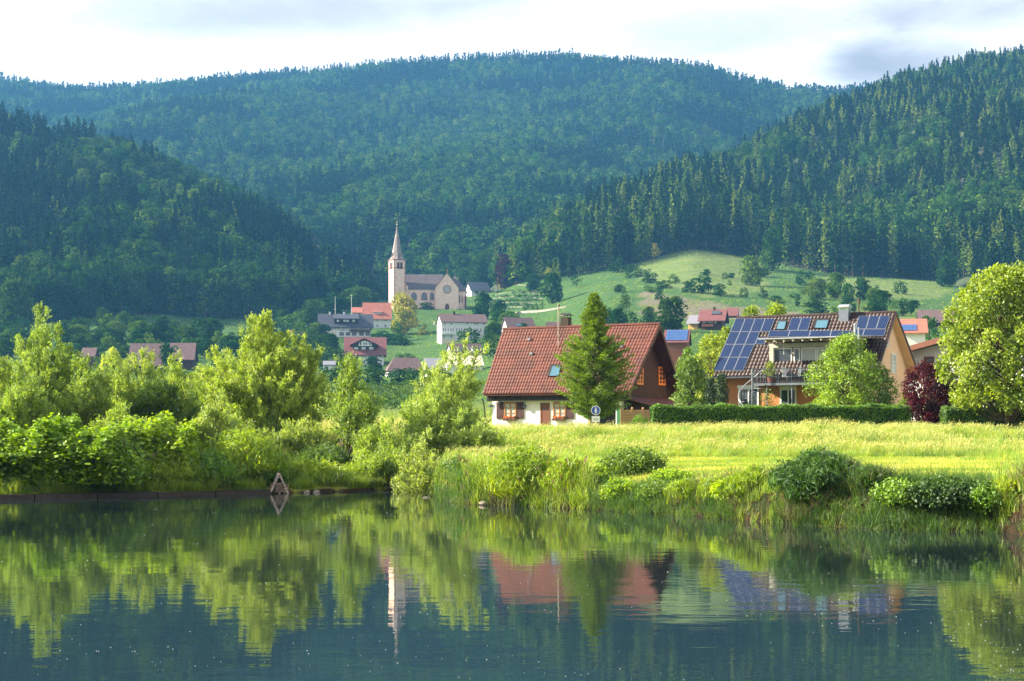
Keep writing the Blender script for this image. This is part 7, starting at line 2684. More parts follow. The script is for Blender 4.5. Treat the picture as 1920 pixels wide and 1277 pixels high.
rh_ = far_house('red_roof_house', 'brown and white house with a wide red roof left of the solar roof', E2(660, 0)[0], E2(990, 0)[0], E2(0, 700)[1], E2(0, 510)[1], E2(0, 365)[1], 420, -14, 10, 'timber', 'roof_far_red', 'house', 1.2, 1.2,
                wins=[ew(680, 735, 532, 572, frame='far_frame', pane='curtain', bars=1), ew(768, 845, 532, 572, frame='far_frame', pane='curtain', bars=2), ew(870, 900, 530, 580)])
balcony(rh_, E2(660, 0)[0], E2(850, 0)[0], E2(0, 590)[1], E2(0, 622)[1], 'door_wood', 1.0)
nr_ = Vector((0, -(rh_.rz - rh_.ez), rh_.ym)).normalized()
roof_quad(rh_, [E2(820, 432), E2(975, 432), E2(965, 385), E2(835, 385)], 0, rh_.ez, nr_, 0.3, 0.5, 'dormer', 'dark_pane', rh_.roof)
chimney(rh_, E2(870, 0)[0], 0.7, 0.8)
far_house('red_roof_house', 'roof with a chimney pair right behind the wide red roof', E2(1090, 0)[0], E2(1230, 0)[0], E2(0, 500)[1], E2(0, 440)[1], E2(0, 335)[1], 430, -10, 9, 'timber', 'roof_far_red', 'house')
far_house('ochre_house', 'narrow ochre house with a grey roof beside the large round tree', E2(440, 0)[0], E2(600, 0)[0], E2(0, 690)[1], E2(0, 565)[1], E2(0, 455)[1], 400, -22, 8, 'yellow_far', 'roof_far_grey', 'house')
bh = far_house('solar_barn', 'barn roof covered in blue solar panels behind the brown gable', E2(60, 0)[0], E2(420, 0)[0], E2(0, 1010)[1], E2(0, 880)[1], E2(0, 700)[1], 330, -10, 9, 'door_wood', 'roof_far_red', 'barn', 0.6, 0.4)
nr_ = Vector((0, -(bh.rz - bh.ez), bh.ym)).normalized()


def barn_panels(Hh, nr, x0, x1, v0, v1, nx, ny, parent):
    for i_ in range(nx):
        for j_ in range(ny):
            xa, xb = x0 + (x1 - x0) * i_ / nx + 0.03, x0 + (x1 - x0) * (i_ + 1) / nx - 0.03
            va, vb = v0 + (v1 - v0) * j_ / ny + 0.008, v0 + (v1 - v0) * (j_ + 1) / ny - 0.008
            pts = [Vector((xa, Hh.ym * va, Hh.ez + (Hh.rz - Hh.ez) * va)), Vector((xb, Hh.ym * va, Hh.ez + (Hh.rz - Hh.ez) * va)), Vector((xb, Hh.ym * vb, Hh.ez + (Hh.rz - Hh.ez) * vb)), Vector((xa, Hh.ym * vb, Hh.ez + (Hh.rz - Hh.ez) * vb))]
            m_ = MB(); m_.hexa([p + nr * 0.26 for p in pts] + [p + nr * 0.32 for p in pts])
            m_.build('solar_panel', M['blue_panel'], parent)


M['blue_panel'] = mat('pale_blue_panel', (0.04, 0.10, 0.28), 0.4, 0.1, 2, spec=0.3)
barn_panels(bh, nr_, 0.1, bh.W, 0.02, 0.97, 7, 4, bh.roof)
# roofs right of the solar house
rr2 = far_house('orange_roof_house', 'house with an orange red roof and blue panels right of the peach gable', 1690, 1735, 645, 622, 600, 300, -12, 9, 'white', 'roof_far_orange', 'house', 0.8, 0.5)
nr_ = Vector((0, -(rr2.rz - rr2.ez), rr2.ym)).normalized()
barn_panels(rr2, nr_, 0.1, rr2.W * 0.65, 0.0, 0.5, 4, 2, rr2.roof)
far_house('dark_roof_barn', 'barn with a dark violet roof left of the big maple', 1723, 1790, 615, 603, 582, 430, -12, 12, 'timber', 'roof_far_brown', 'barn', 0.8, 0.4)
# violet roofs on the left
far_house('violet_roof_barn', 'long barn with a violet roof behind the left willows', 242, 300, 700, 682, 645, 440, 6, 14, 'timber', 'roof_far_brown', 'barn', 0.9, 0.5)
far_house('violet_roof_barn', 'right hand violet roof of the pair behind the left willows', 318, 362, 695, 672, 644, 450, 6, 14, 'timber', 'roof_far_brown', 'barn', 0.9, 0.5)
far_house('red_shed', 'red brown shed behind the tall left willow', 152, 176, 690, 668, 653, 420, 4, 9, 'louvre', 'roof_far_brown', 'shed', 0.5, 0.4)

# ------------------------------------------------------------------ the church
C3 = lambda x, y: (700 + x / 6.385, 400 + y / 6.385)
YC = 850.0
# tower stands turned, so that two of its faces show
kx = pxm(YC)
zb = CH + (HOR - 583) / F * YC
tw = 9.2
tx = (C3(248, 0)[0] - 960) / F * YC      # nearest corner of the tower
co = thing('church', 'pink sandstone village church with a tall pointed tower', 'church', (tx, YC, zb), R(0))
ang = R(-24)
ca, sa = math.cos(ang), math.sin(ang)
# tower frame: u along the right face, v along the left face going back
wR = (C3(380, 0)[0] - C3(248, 0)[0]) / kx / math.cos(R(16))
wL = wR
ux, uy = math.cos(R(22)), math.sin(R(22))
vx, vy = -math.sin(R(22)) * 1.0, math.cos(R(22))
# the left face shows narrower than the right one
wL_px = (C3(248, 0)[0] - C3(172, 0)[0])
ux, uy = math.cos(R(30)), math.sin(R(30))
vx, vy = -math.sin(R(30)), math.cos(R(30))
wT = (C3(380, 0)[0] - C3(248, 0)[0]) / kx / ux
TH = (583 - C3(0, 548)[1]) / kx


def tp(u, v, z):
    return (ux * u * wT + vx * v * wT, uy * u * wT + vy * v * wT, z)


m = MB()
m.hexa([tp(0, 0, -3), tp(1, 0, -3), tp(1, 1, -3), tp(0, 1, -3), tp(0, 0, TH), tp(1, 0, TH), tp(1, 1, TH), tp(0, 1, TH)])
tower = m.build('tower', M['sandstone'], co)
# corner stones and cornice
m = MB()
for (u, v) in ((0, 0), (1, 0), (0, 1)):
    for k in range(26):
        z0 = -1 + k * TH / 25.0
        w = 0.10 if k % 2 else 0.065
        e = 0.006
        u0, u1 = (u - e, u + w) if u == 0 else (u - w, u + e)
        v0, v1 = (v - e, v + w) if v == 0 else (v - w, v + e)
        if z0 + TH / 30 < TH:
            m.hexa([tp(u0, v0, z0), tp(u1, v0, z0), tp(u1, v1, z0), tp(u0, v1, z0), tp(u0, v0, z0 + TH / 30), tp(u1, v0, z0 + TH / 30), tp(u1, v1, z0 + TH / 30), tp(u0, v1, z0 + TH / 30)])
for zz, g in ((TH, 0.05), (TH * 0.845, 0.012)):
    m.hexa([tp(-g, -g, zz - 0.3), tp(1 + g, -g, zz - 0.3), tp(1 + g, 1 + g, zz - 0.3), tp(-g, 1 + g, zz - 0.3), tp(-g, -g, zz + 0.1), tp(1 + g, -g, zz + 0.1), tp(1 + g, 1 + g, zz + 0.1), tp(-g, 1 + g, zz + 0.1)])
setp(m.build('quoin', M['sandstone_red'], tower), kind='stuff')
# belfry openings with louvres, clocks
zb0, zb1 = (583 - C3(0, 662)[1]) / kx, (583 - C3(0, 583)[1]) / kx
for face in (0, 1):
    for (a, b) in ((0.26, 0.47), (0.53, 0.74)):
        m = MB()
        def fp(s, out, z):
            return tp(s, -out / wT, z) if face == 0 else tp(-out / wT, s, z)
        m.hexa([fp(a, 0.0, zb0), fp(b, 0.0, zb0), fp(b, 0.1, zb0), fp(a, 0.1, zb0), fp(a, 0.0, zb1), fp(b, 0.0, zb1), fp(b, 0.1, zb1), fp(a, 0.1, zb1)])
        for k in range(5):
            z0 = zb0 + (zb1 - zb0) * (k + 0.2) / 5
            m.hexa([fp(a, 0.1, z0), fp(b, 0.1, z0), fp(b, 0.22, z0), fp(a, 0.22, z0), fp(a, 0.1, z0 + .3), fp(b, 0.1, z0 + .3), fp(b, 0.16, z0 + .2), fp(a, 0.16, z0 + .2)])
        m.build('belfry_louvre', M['louvre'], tower)
    m = MB()
    zc = (583 - C3(0, 722)[1]) / kx
    c_ = Vector(tp(0.5, 0, zc)) if face == 0 else Vector(tp(0, 0.5, zc))
    n_ = (Vector(tp(0, 0, 0)) - Vector(tp(0, 1, 0))).normalized() if face == 0 else (Vector(tp(0, 0, 0)) - Vector(tp(1, 0, 0))).normalized()
    m.bar(c_, c_ + n_ * 0.15, 0.85, 0, 24)
    cl = m.build('clock_face', M['cream'], tower)
    m = MB()
    m.bar(c_ + n_ * 0.18, c_ + n_ * 0.18 + Vector((0, 0, 0.7)), 0.06)
    s_ = n_.cross(Vector((0, 0, 1)))
    m.bar(c_ + n_ * 0.18, c_ + n_ * 0.18 + s_ * 0.5, 0.07)
    m.build('clock_hand', M['gold'], cl)
    m = MB()
    z0 = (583 - C3(0, 948)[1]) / kx
    m.hexa([fp(.46, 0, z0), fp(.54, 0, z0), fp(.54, .06, z0), fp(.46, .06, z0), fp(.46, 0, z0 + 2), fp(.54, 0, z0 + 2), fp(.54, .06, z0 + 2), fp(.46, .06, z0 + 2)])
    m.build('slit_window', M['dark_pane'], tower)
# spire: square flare turning into an octagon
SP = (583 - C3(0, 130)[1]) / kx
cx_, cy_ = (Vector(tp(0.5, 0.5, 0))).xy
V_, F_ = [], []
levels = [(TH + 0.1, 0.60 * 1.0, 4), (TH + 1.6, 0.46, 8), (TH + (SP - TH) * 0.35, 0.315, 8), (TH + (SP - TH) * 0.75, 0.12, 8), (SP, 0.012, 8)]
rings = []
for z, r, n in levels:
    ring = []
    for k in range(8):
        a = R(22.5) + k * R(45) + R(30)
        if n == 4:
            c, s_ = math.cos(R(22.5) + k * R(45)), math.sin(R(22.5) + k * R(45))
            q = max(abs(c), abs(s_))
            lx, ly = c / q * 0.57, s_ / q * 0.57
            px_, py_ = ux * lx * wT + vx * ly * wT, uy * lx * wT + vy * ly * wT
        else:
            px_, py_ = math.cos(a) * r * wT, math.sin(a) * r * wT
        ring.append((cx_ + px_, cy_ + py_, z))
    rings.append(ring)
m = MB()
for i_ in range(len(rings) - 1):
    for k in range(8):
        m.face([rings[i_][k], rings[i_][(k + 1) % 8], rings[i_ + 1][(k + 1) % 8], rings[i_ + 1][k]])
m.face(list(reversed(rings[0])))
spire = m.build('spire', M['spire'], co)
for k in range(4):
    a = R(30) + k * R(90)
    z = TH + 2.2
    p = Vector((cx_ + math.cos(a) * 0.40 * wT, cy_ + math.sin(a) * 0.40 * wT, z))
    m = MB(); m.box(p.x - .5, p.x + .5, p.y - .5, p.y + .5, z - 0.8, z + 0.5); m.prism([(p.x - .65, z + .5), (p.x + .65, z + .5), (p.x, z + 1.5)], 1, p.y - .6, p.y + .6)
    m.build('spire_dormer', M['spire'], spire)
m = MB()
m.bar((cx_, cy_, SP - 0.3), (cx_, cy_, SP + 2.6), 0.10)
m.bar((cx_ - 0.7, cy_, SP + 1.7), (cx_ + 0.7, cy_, SP + 1.7), 0.09)
m.bar((cx_, cy_, SP + 0.1), (cx_, cy_, SP + 0.7), 0.34, 0, 8)
m.build('cross', M['gold'], spire)


# nave behind the tower, transept gable towards the viewer
class Loc:
    pass


def cpt(px, py, dy=0.0):
    """a point of the church at a given depth behind its front, local to the church"""
    v = at(px, py, YC + dy)
    return Vector((v.x - tx, dy, v.z - zb))


ny0, ny1 = 6.0, 20.0
n0, n1 = cpt(*C3(385, 0), ny0).x, cpt(*C3(760, 0), ny0).x
ne = cpt(*C3(0, 905), ny0).z
nr2 = cpt(*C3(0, 738), (ny0 + ny1) / 2).z
nym = (ny0 + ny1) / 2
m = MB()
m.prism([(ny0, -3), (ny1, -3), (ny1, ne), (nym, nr2 - .1), (ny0, ne)], 0, n0, n1)
m.build('nave_wall', M['sandstone'], co)
m = MB()
for ya in (ny0 - 0.5, ny1 + 0.5):
    pts = [(n0 - 0.3, ya, ne - 0.3), (n1 + 3, ya, ne - 0.3), (n1 + 3, nym, nr2), (n0 - 0.3, nym, nr2)]
    m.hexa(pts + [(a, b, c + 0.3) for a, b, c in pts])
m.build('nave_roof', M['church_roof'], co)
# stair turret and sloping buttress between tower and nave
m = MB()
b0_, b1_ = cpt(*C3(388, 1050), ny0 - 0.6), cpt(*C3(415, 880), ny0 - 0.6)
m.prism([(b0_.x - 1, -3), (b1_.x, -3), (b1_.x, b1_.z), (b0_.x - 1, b1_.z + 3.5)], 1, ny0 - 1.2, ny0 - 0.01)
m.build('buttress', M['sandstone'], co)


def arch_window(c0, c1, bottom, spring, top, y, name, parent, mat_='dark_pane', trim=True):
    x0, x1 = c0, c1
    pts = [(x0, bottom), (x1, bottom), (x1, spring)]
    for k in range(1, 6):
        t = k / 6
        pts.append((x1 + ((x0 + x1) / 2 - x1) * (1 - math.cos(t * 1.5708)), spring + (top - spring) * math.sin(t * 1.5708)))
    pts.append(((x0 + x1) / 2, top))
    for k in range(5, 0, -1):
        t = k / 6
        pts.append((x0 + ((x0 + x1) / 2 - x0) * (1 - math.cos(t * 1.5708)), spring + (top - spring) * math.sin(t * 1.5708)))
    pts.append((x0, spring))
    cxm, czm = (x0 + x1) / 2, (bottom + top) / 2
    if trim:
        m = MB()
        big = [(cxm + (a - cxm) * 1.22, czm + (b - czm) * 1.12) for a, b in pts]
        m.prism(big, 1, y - 0.10, y - 0.01)
        fr = m.build('window_surround', M['sandstone_red'], parent)
    m = MB()
    m.prism(pts, 1, y - 0.14, y - 0.102)
    m.box(cxm - 0.08, cxm + 0.08, y - 0.2, y - 0.142, bottom, spring + (top - spring) * 0.6, 1)
    return m.build(name, [M[mat_], M['sandstone_red']], parent)


for a, b in ((455, 515), (580, 640), (682, 722)):
    p, q = cpt(*C3(a, 1035), ny0), cpt(*C3(b, 950), ny0)
    arch_window(p.x, q.x, p.z, p.z + (q.z - p.z) * 0.55, q.z, ny0, 'church_window', co)
# transept
ty0 = 0.0
t0, t1 = cpt(*C3(742, 0), ty0).x, cpt(*C3(1020, 0), ty0).x
te = cpt(*C3(0, 890), ty0).z
tt_ = cpt(*C3(0, 715), ty0).z
tmx = (t0 + t1) / 2
m = MB()
m.prism([(t0, -3), (t1, -3), (t1, te), (tmx, tt_), (t0, te)], 1, ty0, ny1 - 2)
m.build('transept_wall', M['sandstone'], co)
m = MB()
for ex__, s_ in ((t0 - 0.4, -1), (t1 + 0.4, 1)):
    ze_ = te - 0.4 * (tt_ - te) / (tmx - t0)
    pts = [(tmx, ty0 + 0.4, tt_ - 0.15), (ex__, ty0 + 0.4, ze_ - 0.15), (ex__, ny1, ze_ - 0.15), (tmx, ny1, tt_ - 0.15)]
    m.hexa(pts + [(a, b, c + 0.35) for a, b, c in pts])
m.build('transept_roof', M['church_roof'], co)
m = MB()
for ex__ in (t0 - 0.35, t1 + 0.35):
    ze_ = te - 0.35 * (tt_ - te) / (tmx - t0)
    m.hexa([(tmx, ty0 - .12, tt_ - .2), (ex__, ty0 - .12, ze_ - .2), (ex__, ty0 + .4, ze_ - .2), (tmx, ty0 + .4, tt_ - .2), (tmx, ty0 - .12, tt_ + .35), (ex__, ty0 - .12, ze_ + .35), (ex__, ty0 + .4, ze_ + .35), (tmx, ty0 + .4, tt_ + .35)])
m.bar((tmx, ty0 + 0.1, tt_ + .2), (tmx, ty0 + 0.1, tt_ + 2.0), 0.14)
m.bar((tmx - .5, ty0 + 0.1, tt_ + 1.4), (tmx + .5, ty0 + 0.1, tt_ + 1.4), 0.12)
m.build('gable_coping', M['sandstone_red'], co)
c = cpt(*C3(883, 910), ty0)
rr_px = 46 / 6.385 / kx
m = MB()
m.bar((c.x, -0.01, c.z), (c.x, -0.18, c.z), rr_px * 1.1, 0, 32)
rose = m.build('rose_window', M['sandstone_red'], co)
m = MB()
m.bar((c.x, -0.182, c.z), (c.x, -0.22, c.z), rr_px * 0.34, 0, 16)
for k in range(8):
    a = k * R(45)
    m.bar((c.x + math.cos(a) * rr_px * .68, -0.182, c.z + math.sin(a) * rr_px * .68), (c.x + math.cos(a) * rr_px * .68, -0.22, c.z + math.sin(a) * rr_px * .68), rr_px * 0.24, 0, 12)
m.build('pane', M['curtain'], rose)
p, q = cpt(*C3(862, 1152), ty0), cpt(*C3(905, 1085), ty0)
arch_window(p.x, q.x, p.z, p.z + (q.z - p.z) * .5, q.z, ty0, 'church_door', co, 'louvre')
# choir to the right
q0, q1 = t1 + 0.01, cpt(*C3(1108, 0), 3).x
ce_ = cpt(*C3(0, 928), 3).z
m = MB(); m.box(q0, q1, 3.0, ny1 - 3, -3, ce_)
m.build('choir_wall', M['sandstone'], co)
ct_ = cpt(*C3(982, 755), nym)
m = MB()
a_ = [(q0 - 3, 2.6, ce_ - .2), (q1 + .5, 2.6, ce_ - .2), (ct_.x, nym, ct_.z), (q0 - 3, nym, ct_.z)]
m.face(a_)
m.face([(q1 + .5, 2.6, ce_ - .2), (q1 + .5, ny1 - 2.6, ce_ - .2), (ct_.x, nym, ct_.z)])
m.face([(q1 + .5, ny1 - 2.6, ce_ - .2), (q0 - 3, ny1 - 2.6, ce_ - .2), (q0 - 3, nym, ct_.z), (ct_.x, nym, ct_.z)])
m.bar((ct_.x, nym, ct_.z - .2), (ct_.x, nym, ct_.z + 2.2), 0.12)
m.bar((ct_.x - .4, nym, ct_.z + 1.6), (ct_.x + .4, nym, ct_.z + 1.6), 0.1)
m.build('choir_roof', M['church_roof'], co)
for a, b in ((1026, 1040), (1058, 1070)):
    p, q = cpt(*C3(a, 1068), 3), cpt(*C3(b, 985), 3)
    arch_window(p.x, q.x, p.z, p.z + (q.z - p.z) * .7, q.z, 3.0, 'church_window', co, trim=True)
for xx in (q0 + 3.2, q1 - 0.4):
    m = MB(); m.prism([(2.0, -3), (2.98, -3), (2.98, ce_ - 2.5), (2.0, ce_ - 4.0)], 0, xx, xx + 0.7)
    m.build('buttress', M['sandstone_red'], co)

# cemetery terraces: low walls, rows of plants and stones
rg = np.random.default_rng(77)
for k, (rw, p0, p1) in enumerate(((546, 925, 1010), (554, 925, 1015), (561, 923, 1018), (569, 921, 1015), (577, 921, 1000))):
    Yt0, Yt1 = ground_hit(p0, rw), ground_hit(p1, rw)
    xa, xb = (p0 - 960) / F * Yt0, (p1 - 960) / F * Yt1
    o = thing('terrace_wall', ['uppermost', 'second', 'third', 'fourth', 'lowest'][k] + ' of the five low cemetery terrace walls', 'wall', (xa, Yt0, gz(xa, Yt0) - 0.3))
    m = MB()
    n_ = 16
    for j in range(n_):
        u0, u1 = j / n_, (j + 1) / n_
        q0_ = Vector((xa + (xb - xa) * u0, Yt0 + (Yt1 - Yt0) * u0, 0)); q1_ = Vector((xa + (xb - xa) * u1, Yt0 + (Yt1 - Yt0) * u1, 0))
        zz0, zz1 = gz(q0_.x, q0_.y) - o.location.z, gz(q1_.x, q1_.y) - o.location.z
        hh_ = 0.15 + 0.2 * rg.random()
        m.hexa([(q0_.x - xa, q0_.y - Yt0, zz0 - 1), (q1_.x - xa, q1_.y - Yt0, zz1 - 1), (q1_.x - xa, q1_.y - Yt0 + 1.2, zz1 - 1), (q0_.x - xa, q0_.y - Yt0 + 1.2, zz0 - 1),
                (q0_.x - xa, q0_.y - Yt0, zz0 + hh_), (q1_.x - xa, q1_.y - Yt0, zz1 + hh_), (q1_.x - xa, q1_.y - Yt0 + 1.2, zz1 + hh_), (q0_.x - xa, q0_.y - Yt0 + 1.2, zz0 + hh_)])
    m.build('wall_face', M['terrace_wall'], o)
vv, qq_, tt2 = [], [], []
Pc, Dc = [], []
for rw in (549, 557, 565, 573, 580):
    for j in range(46):
        px_ = 922 + 96 * rg.random()
        Yy = ground_hit(px_, rw + rg.normal() * 1.2)
        xx = (px_ - 960) / F * Yy
        zz = gz(xx, Yy)
        hh_ = 0.6 + 1.2 * rg.random()
        n_ = 14
        Pc.append(np.stack([xx + rg.normal(size=n_) * 0.5, Yy + rg.normal(size=n_) * 0.4, zz + rg.random(n_) * hh_], -1))
        Dc.append(rg.normal(size=(n_, 3)))
Pc, Dc = np.concatenate(Pc), np.concatenate(Dc)
o = link('cemetery_shrubbery', np_mesh('cemetery_shrubbery', *leaves(Pc, Dc, 0.6, 0.45, rg)), M['far_broad'])
setp(o, kind='stuff')
for j in range(22):
    px_, rw = 925 + 88 * rg.random(), [550, 558, 566, 574][j % 4]
    Yy = ground_hit(px_, rw)
    xx = (px_ - 960) / F * Yy
    m = MB(); m.box(-0.35, 0.35, -0.12, 0.12, -0.3, 1.0 + 0.4 * rg.random()); m.prism([(-0.35, 1.0), (0.35, 1.0), (0, 1.5)], 1, -0.11, 0.11)
    setp(m.build('gravestone', M['stone'], None, (xx, Yy, gz(xx, Yy))), 'small pale gravestone among the cemetery terraces', 'gravestone', 'gravestones on the cemetery terraces')
# pale retaining bank below the cemetery
Yw0, Yw1 = ground_hit(930, 592), ground_hit(1060, 576)
xa, xb = (930 - 960) / F * Yw0, (1062 - 960) / F * Yw1
m = MB()
N_ = 20
for j in range(N_):
    u0, u1 = j / N_, (j + 1) / N_
    a = Vector((xa + (xb - xa) * u0, Yw0 + (Yw1 - Yw0) * u0, 0)); b = Vector((xa + (xb - xa) * u1, Yw0 + (Yw1 - Yw0) * u1, 0))
    za, zb_ = gz(a.x, a.y), gz(b.x, b.y)
    hgt = 1.1 * math.sin(math.pi * (0.12 + 0.8 * u0)) + 0.1
    m.hexa([(a.x, a.y, za - 1), (b.x, b.y, zb_ - 1), (b.x, b.y + 2, zb_ - 1), (a.x, a.y + 2, za - 1), (a.x, a.y + 0.8, za + hgt), (b.x, b.y + 0.8, zb_ + hgt), (b.x, b.y + 2, zb_ + hgt), (a.x, a.y + 2, za + hgt)])
setp(m.build('retaining_wall', M['terrace_wall']), 'long pale stone bank below the cemetery terraces', 'wall')

# nursery rows on the flat between willows and village
rg = np.random.default_rng(88)
for k, (rw, p0, p1, hh_) in enumerate(((767, 690, 850, 1.9), (757, 640, 850, 1.9), (748, 600, 850, 2.0), (739, 600, 850, 2.0), (731, 600, 850, 2.2))):
    Yy = ground_hit(720, rw)
    n_ = int((p1 - p0) / F * Yy * 60)
    px_ = p0 + (p1 - p0) * rg.random(n_)
    x_ = (px_ - 960) / F * Yy
    y_ = Yy + rg.normal(size=n_) * 0.5
    z_ = ground_z(x_, y_) + rg.random(n_) ** 0.7 * hh_ * (0.9 + 0.2 * np.sin(x_ * 2.2))
    o = link('nursery_row', np_mesh('nursery_row', *leaves(np.stack([x_, y_, z_], -1), rg.normal(size=(n_, 3)), 0.45, 0.3, rg, None)), M['far_light'])
    setp(o, ['front', 'second', 'middle', 'fourth', 'rear'][k] + ' of the low green nursery rows behind the golden willow', 'hedge')
for k, (px_, w_, h_) in enumerate(((610, 46, 34), (648, 56, 36), (700, 60, 34), (745, 54, 30), (790, 60, 34), (835, 50, 30), (668, 40, 26), (765, 44, 26))):
    hill_tree('orchard_tree', 'shrub%d' % (k % 2), px_, 722 if k < 6 else 716, h_, w_, 'far_broad', ['rounded tree at the left end of the dark belt above the nursery', 'second tree from the left in the belt above the nursery', 'third tree in the belt below the red roofed chalet', 'fourth tree in the belt, below the hipped farmhouse', 'fifth tree in the belt, below the striped barn roof', 'last tree of the belt beside the leaning willow', 'small tree behind the second and third of the belt', 'small tree behind the fourth and fifth of the belt'][k])

# cows on the pasture
for px_, py_, m_, lab in ((1676, 517, 'cow_white', 'white patched cow below the single tree on the pasture'), (1716, 522, 'cow_white', 'pale brown cow in the middle of the pasture'), (1774, 532, 'cow_dark', 'dark cow near the right end of the pasture'), (1655, 523, 'cow_dark', 'small dark calf left of the white patched cow')):
    Yy = ground_hit(px_, py_)
    xx = (px_ - 960) / F * Yy
    vs = [(-0.95, 0, 1.15), (0, 0, 1.2), (0.75, 0, 1.2), (1.15, 0, 1.15), (1.45, 0, 0.8), (1.62, 0, 0.62),
          (-0.85, 0.22, 0.6), (-0.85, 0.22, 0.0), (-0.85, -0.22, 0.6), (-0.85, -0.22, 0.0), (0.65, 0.22, 0.6), (0.65, 0.22, 0.0), (0.65, -0.22, 0.6), (0.65, -0.22, 0.0), (-1.08, 0, 1.0), (-1.12, 0, 0.5)]
    es = [(0, 1), (1, 2), (2, 3), (3, 4), (4, 5), (0, 6), (6, 7), (0, 8), (8, 9), (2, 10), (10, 11), (2, 12), (12, 13), (0, 14), (14, 15)]
    me = bpy.data.meshes.new('cow')
    me.from_pydata(vs, es, [])
    o = link('cow', me, M[m_], None, (xx, Yy, gz(xx, Yy)))
    o.rotation_euler.z = {1676: 0.3, 1716: 2.9, 1774: 3.4, 1655: 0.1}[px_]
    if px_ == 1655: o.scale = (0.7, 0.7, 0.7)
    sm = o.modifiers.new('skin', 'SKIN')
    rad = [0.36, 0.42, 0.36, 0.24, 0.16, 0.11, 0.13, 0.06, 0.13, 0.06, 0.12, 0.06, 0.12, 0.06, 0.04, 0.05]
    for i_, v_ in enumerate(me.skin_vertices[0].data if me.skin_vertices else []):
        v_.radius = (rad[i_], rad[i_])
    if not me.skin_vertices:
        pass
    setp(o, lab, 'cow')

# ------------------------------------------------------------------ weir, duck house, stones, fluff on the water
w0, w1 = Vector((_bx[3], _by[3], 0)), Vector((_bank_point(508, 926)[0], _bank_point(508, 926)[1], 0))
wl_ = Vector((-30, 48.0, 0))
bt = thing('weir_beam', 'dark wet timber weir edge running along the left bank', 'weir', (w0.x, w0.y, 0))
ptsw = [Vector((-24.0, float(bank_y(-24.0)), 0)), Vector((_bx[2], _by[2], 0)), Vector((_bx[3], _by[3], 0)), w0.lerp(w1, 0.33), w0.lerp(w1, 0.66), w1]
ptsw = []
for k in range(9):
    xx = -24 + (w1.x + 24) * k / 8
    ptsw.append(Vector((xx, float(bank_y(xx)) - 0.05, 0)))
rr_ = random.Random(5)
for k in range(8):
    a, b = ptsw[k] - bt.location, ptsw[k + 1] - bt.location
    d = (b - a).normalized(); n_ = Vector((-d.y, d.x, 0))
    a = a + d * 0.02; b = b - d * 0.02
    j1 = rr_.random() * 0.03
    m = MB()
    m.hexa([a + Vector((0, 0, -0.3)), b + Vector((0, 0, -0.3)), b + n_ * 0.3 + Vector((0, 0, -0.3)), a + n_ * 0.3 + Vector((0, 0, -0.3)),
            a + Vector((0, 0, 0.13 + j1)), b + Vector((0, 0, 0.13 + j1)), b + n_ * 0.3 + Vector((0, 0, 0.15 + j1)), a + n_ * 0.3 + Vector((0, 0, 0.15 + j1))])
    m.build('beam', M['wet_beam'], bt)
# rounded concrete sill on the right part
c0_, c1_ = _bank_point(590, 921), _bank_point(818, 918)
m = MB()
last = None
N_ = 16
prof_ = [(0, -0.2), (0, 0.10), (0.08, 0.19), (0.28, 0.22), (0.5, 0.18), (0.5, -0.2)]
rings = []
for k in range(N_ + 1):
    u = k / N_
    p = Vector((c0_[0] + (c1_[0] - c0_[0]) * u, c0_[1] + (c1_[1] - c0_[1]) * u, 0))
    taper = min(1, 0.45 + u * 6)
    rings.append([(p.x - 0.3 * q[0], p.y - 0.05 + q[0] * 0.9, q[1] * taper + 0.012 * math.sin(k * 2.3)) for q in prof_])
for k in range(N_):
    for j in range(5):
        m.face([rings[k][j], rings[k + 1][j], rings[k + 1][j + 1], rings[k][j + 1]])
m.face(rings[0]); m.face(rings[-1][::-1])
setp(m.build('weir_sill', M['concrete']), 'rounded concrete weir sill right of the duck house', 'weir')
rr_ = random.Random(12)


def rock(px, py, s, lab, group=None, y=None, flat=0.6, z=0.0, mt='stone'):
    x_, y_ = _bank_point(px, py)
    if y is not None: y_ = y
    r_ = np.random.default_rng(int(px * 7 + py))
    V0 = []
    n1_, n2_ = 5, 8
    m = MB()
    g = [[None] * n2_ for _ in range(n1_)]
    for i_ in range(n1_):
        for j in range(n2_):
            th_, ph_ = math.pi * (i_ + 0.5) / n1_, 2 * math.pi * j / n2_
            rr = s * (0.8 + 0.4 * r_.random())
            g[i_][j] = (rr * math.sin(th_) * math.cos(ph_), rr * math.sin(th_) * math.sin(ph_) * 0.8, rr * math.cos(th_) * flat)
    for i_ in range(n1_ - 1):
        for j in range(n2_):
            m.face([g[i_][j], g[i_ + 1][j], g[i_ + 1][(j + 1) % n2_], g[i_][(j + 1) % n2_]])
    m.face([g[0][j] for j in range(n2_)]); m.face([g[-1][j] for j in reversed(range(n2_))])
    o = m.build('stone', M[mt], None, (x_, y_, z))
    return setp(o, lab, 'stone', group)


for k in range(16):
    rock(548 + k * 3.0 + rr_.random() * 2, 922.5 + rr_.random() * 1.5, 0.07 + 0.07 * rr_.random(), 'pale pebble at the waterline right of the duck house', 'pebbles at the weir right of the duck house', z=0.02)
rock(475, 925, 0.10, 'round pale stone lying on the weir edge left of the duck house', z=0.19)
rock(884, 944, 0.22, 'pale block of stone in the corner of the right bank', z=0.08, flat=0.9)
rock(872, 940, 0.16, 'smaller pale stone left of the block in the bank corner', z=0.06)
for px_, py_ in ((895, 945), (905, 947)):
    rock(px_, py_, 0.14, 'pale stone right of the block in the bank corner', 'two stones right of the block', z=0.04)
rock(800, 932, 0.22, 'flat dark stone just breaking the water below the weir end', z=-0.03, flat=0.3, mt='concrete', y=56.5)
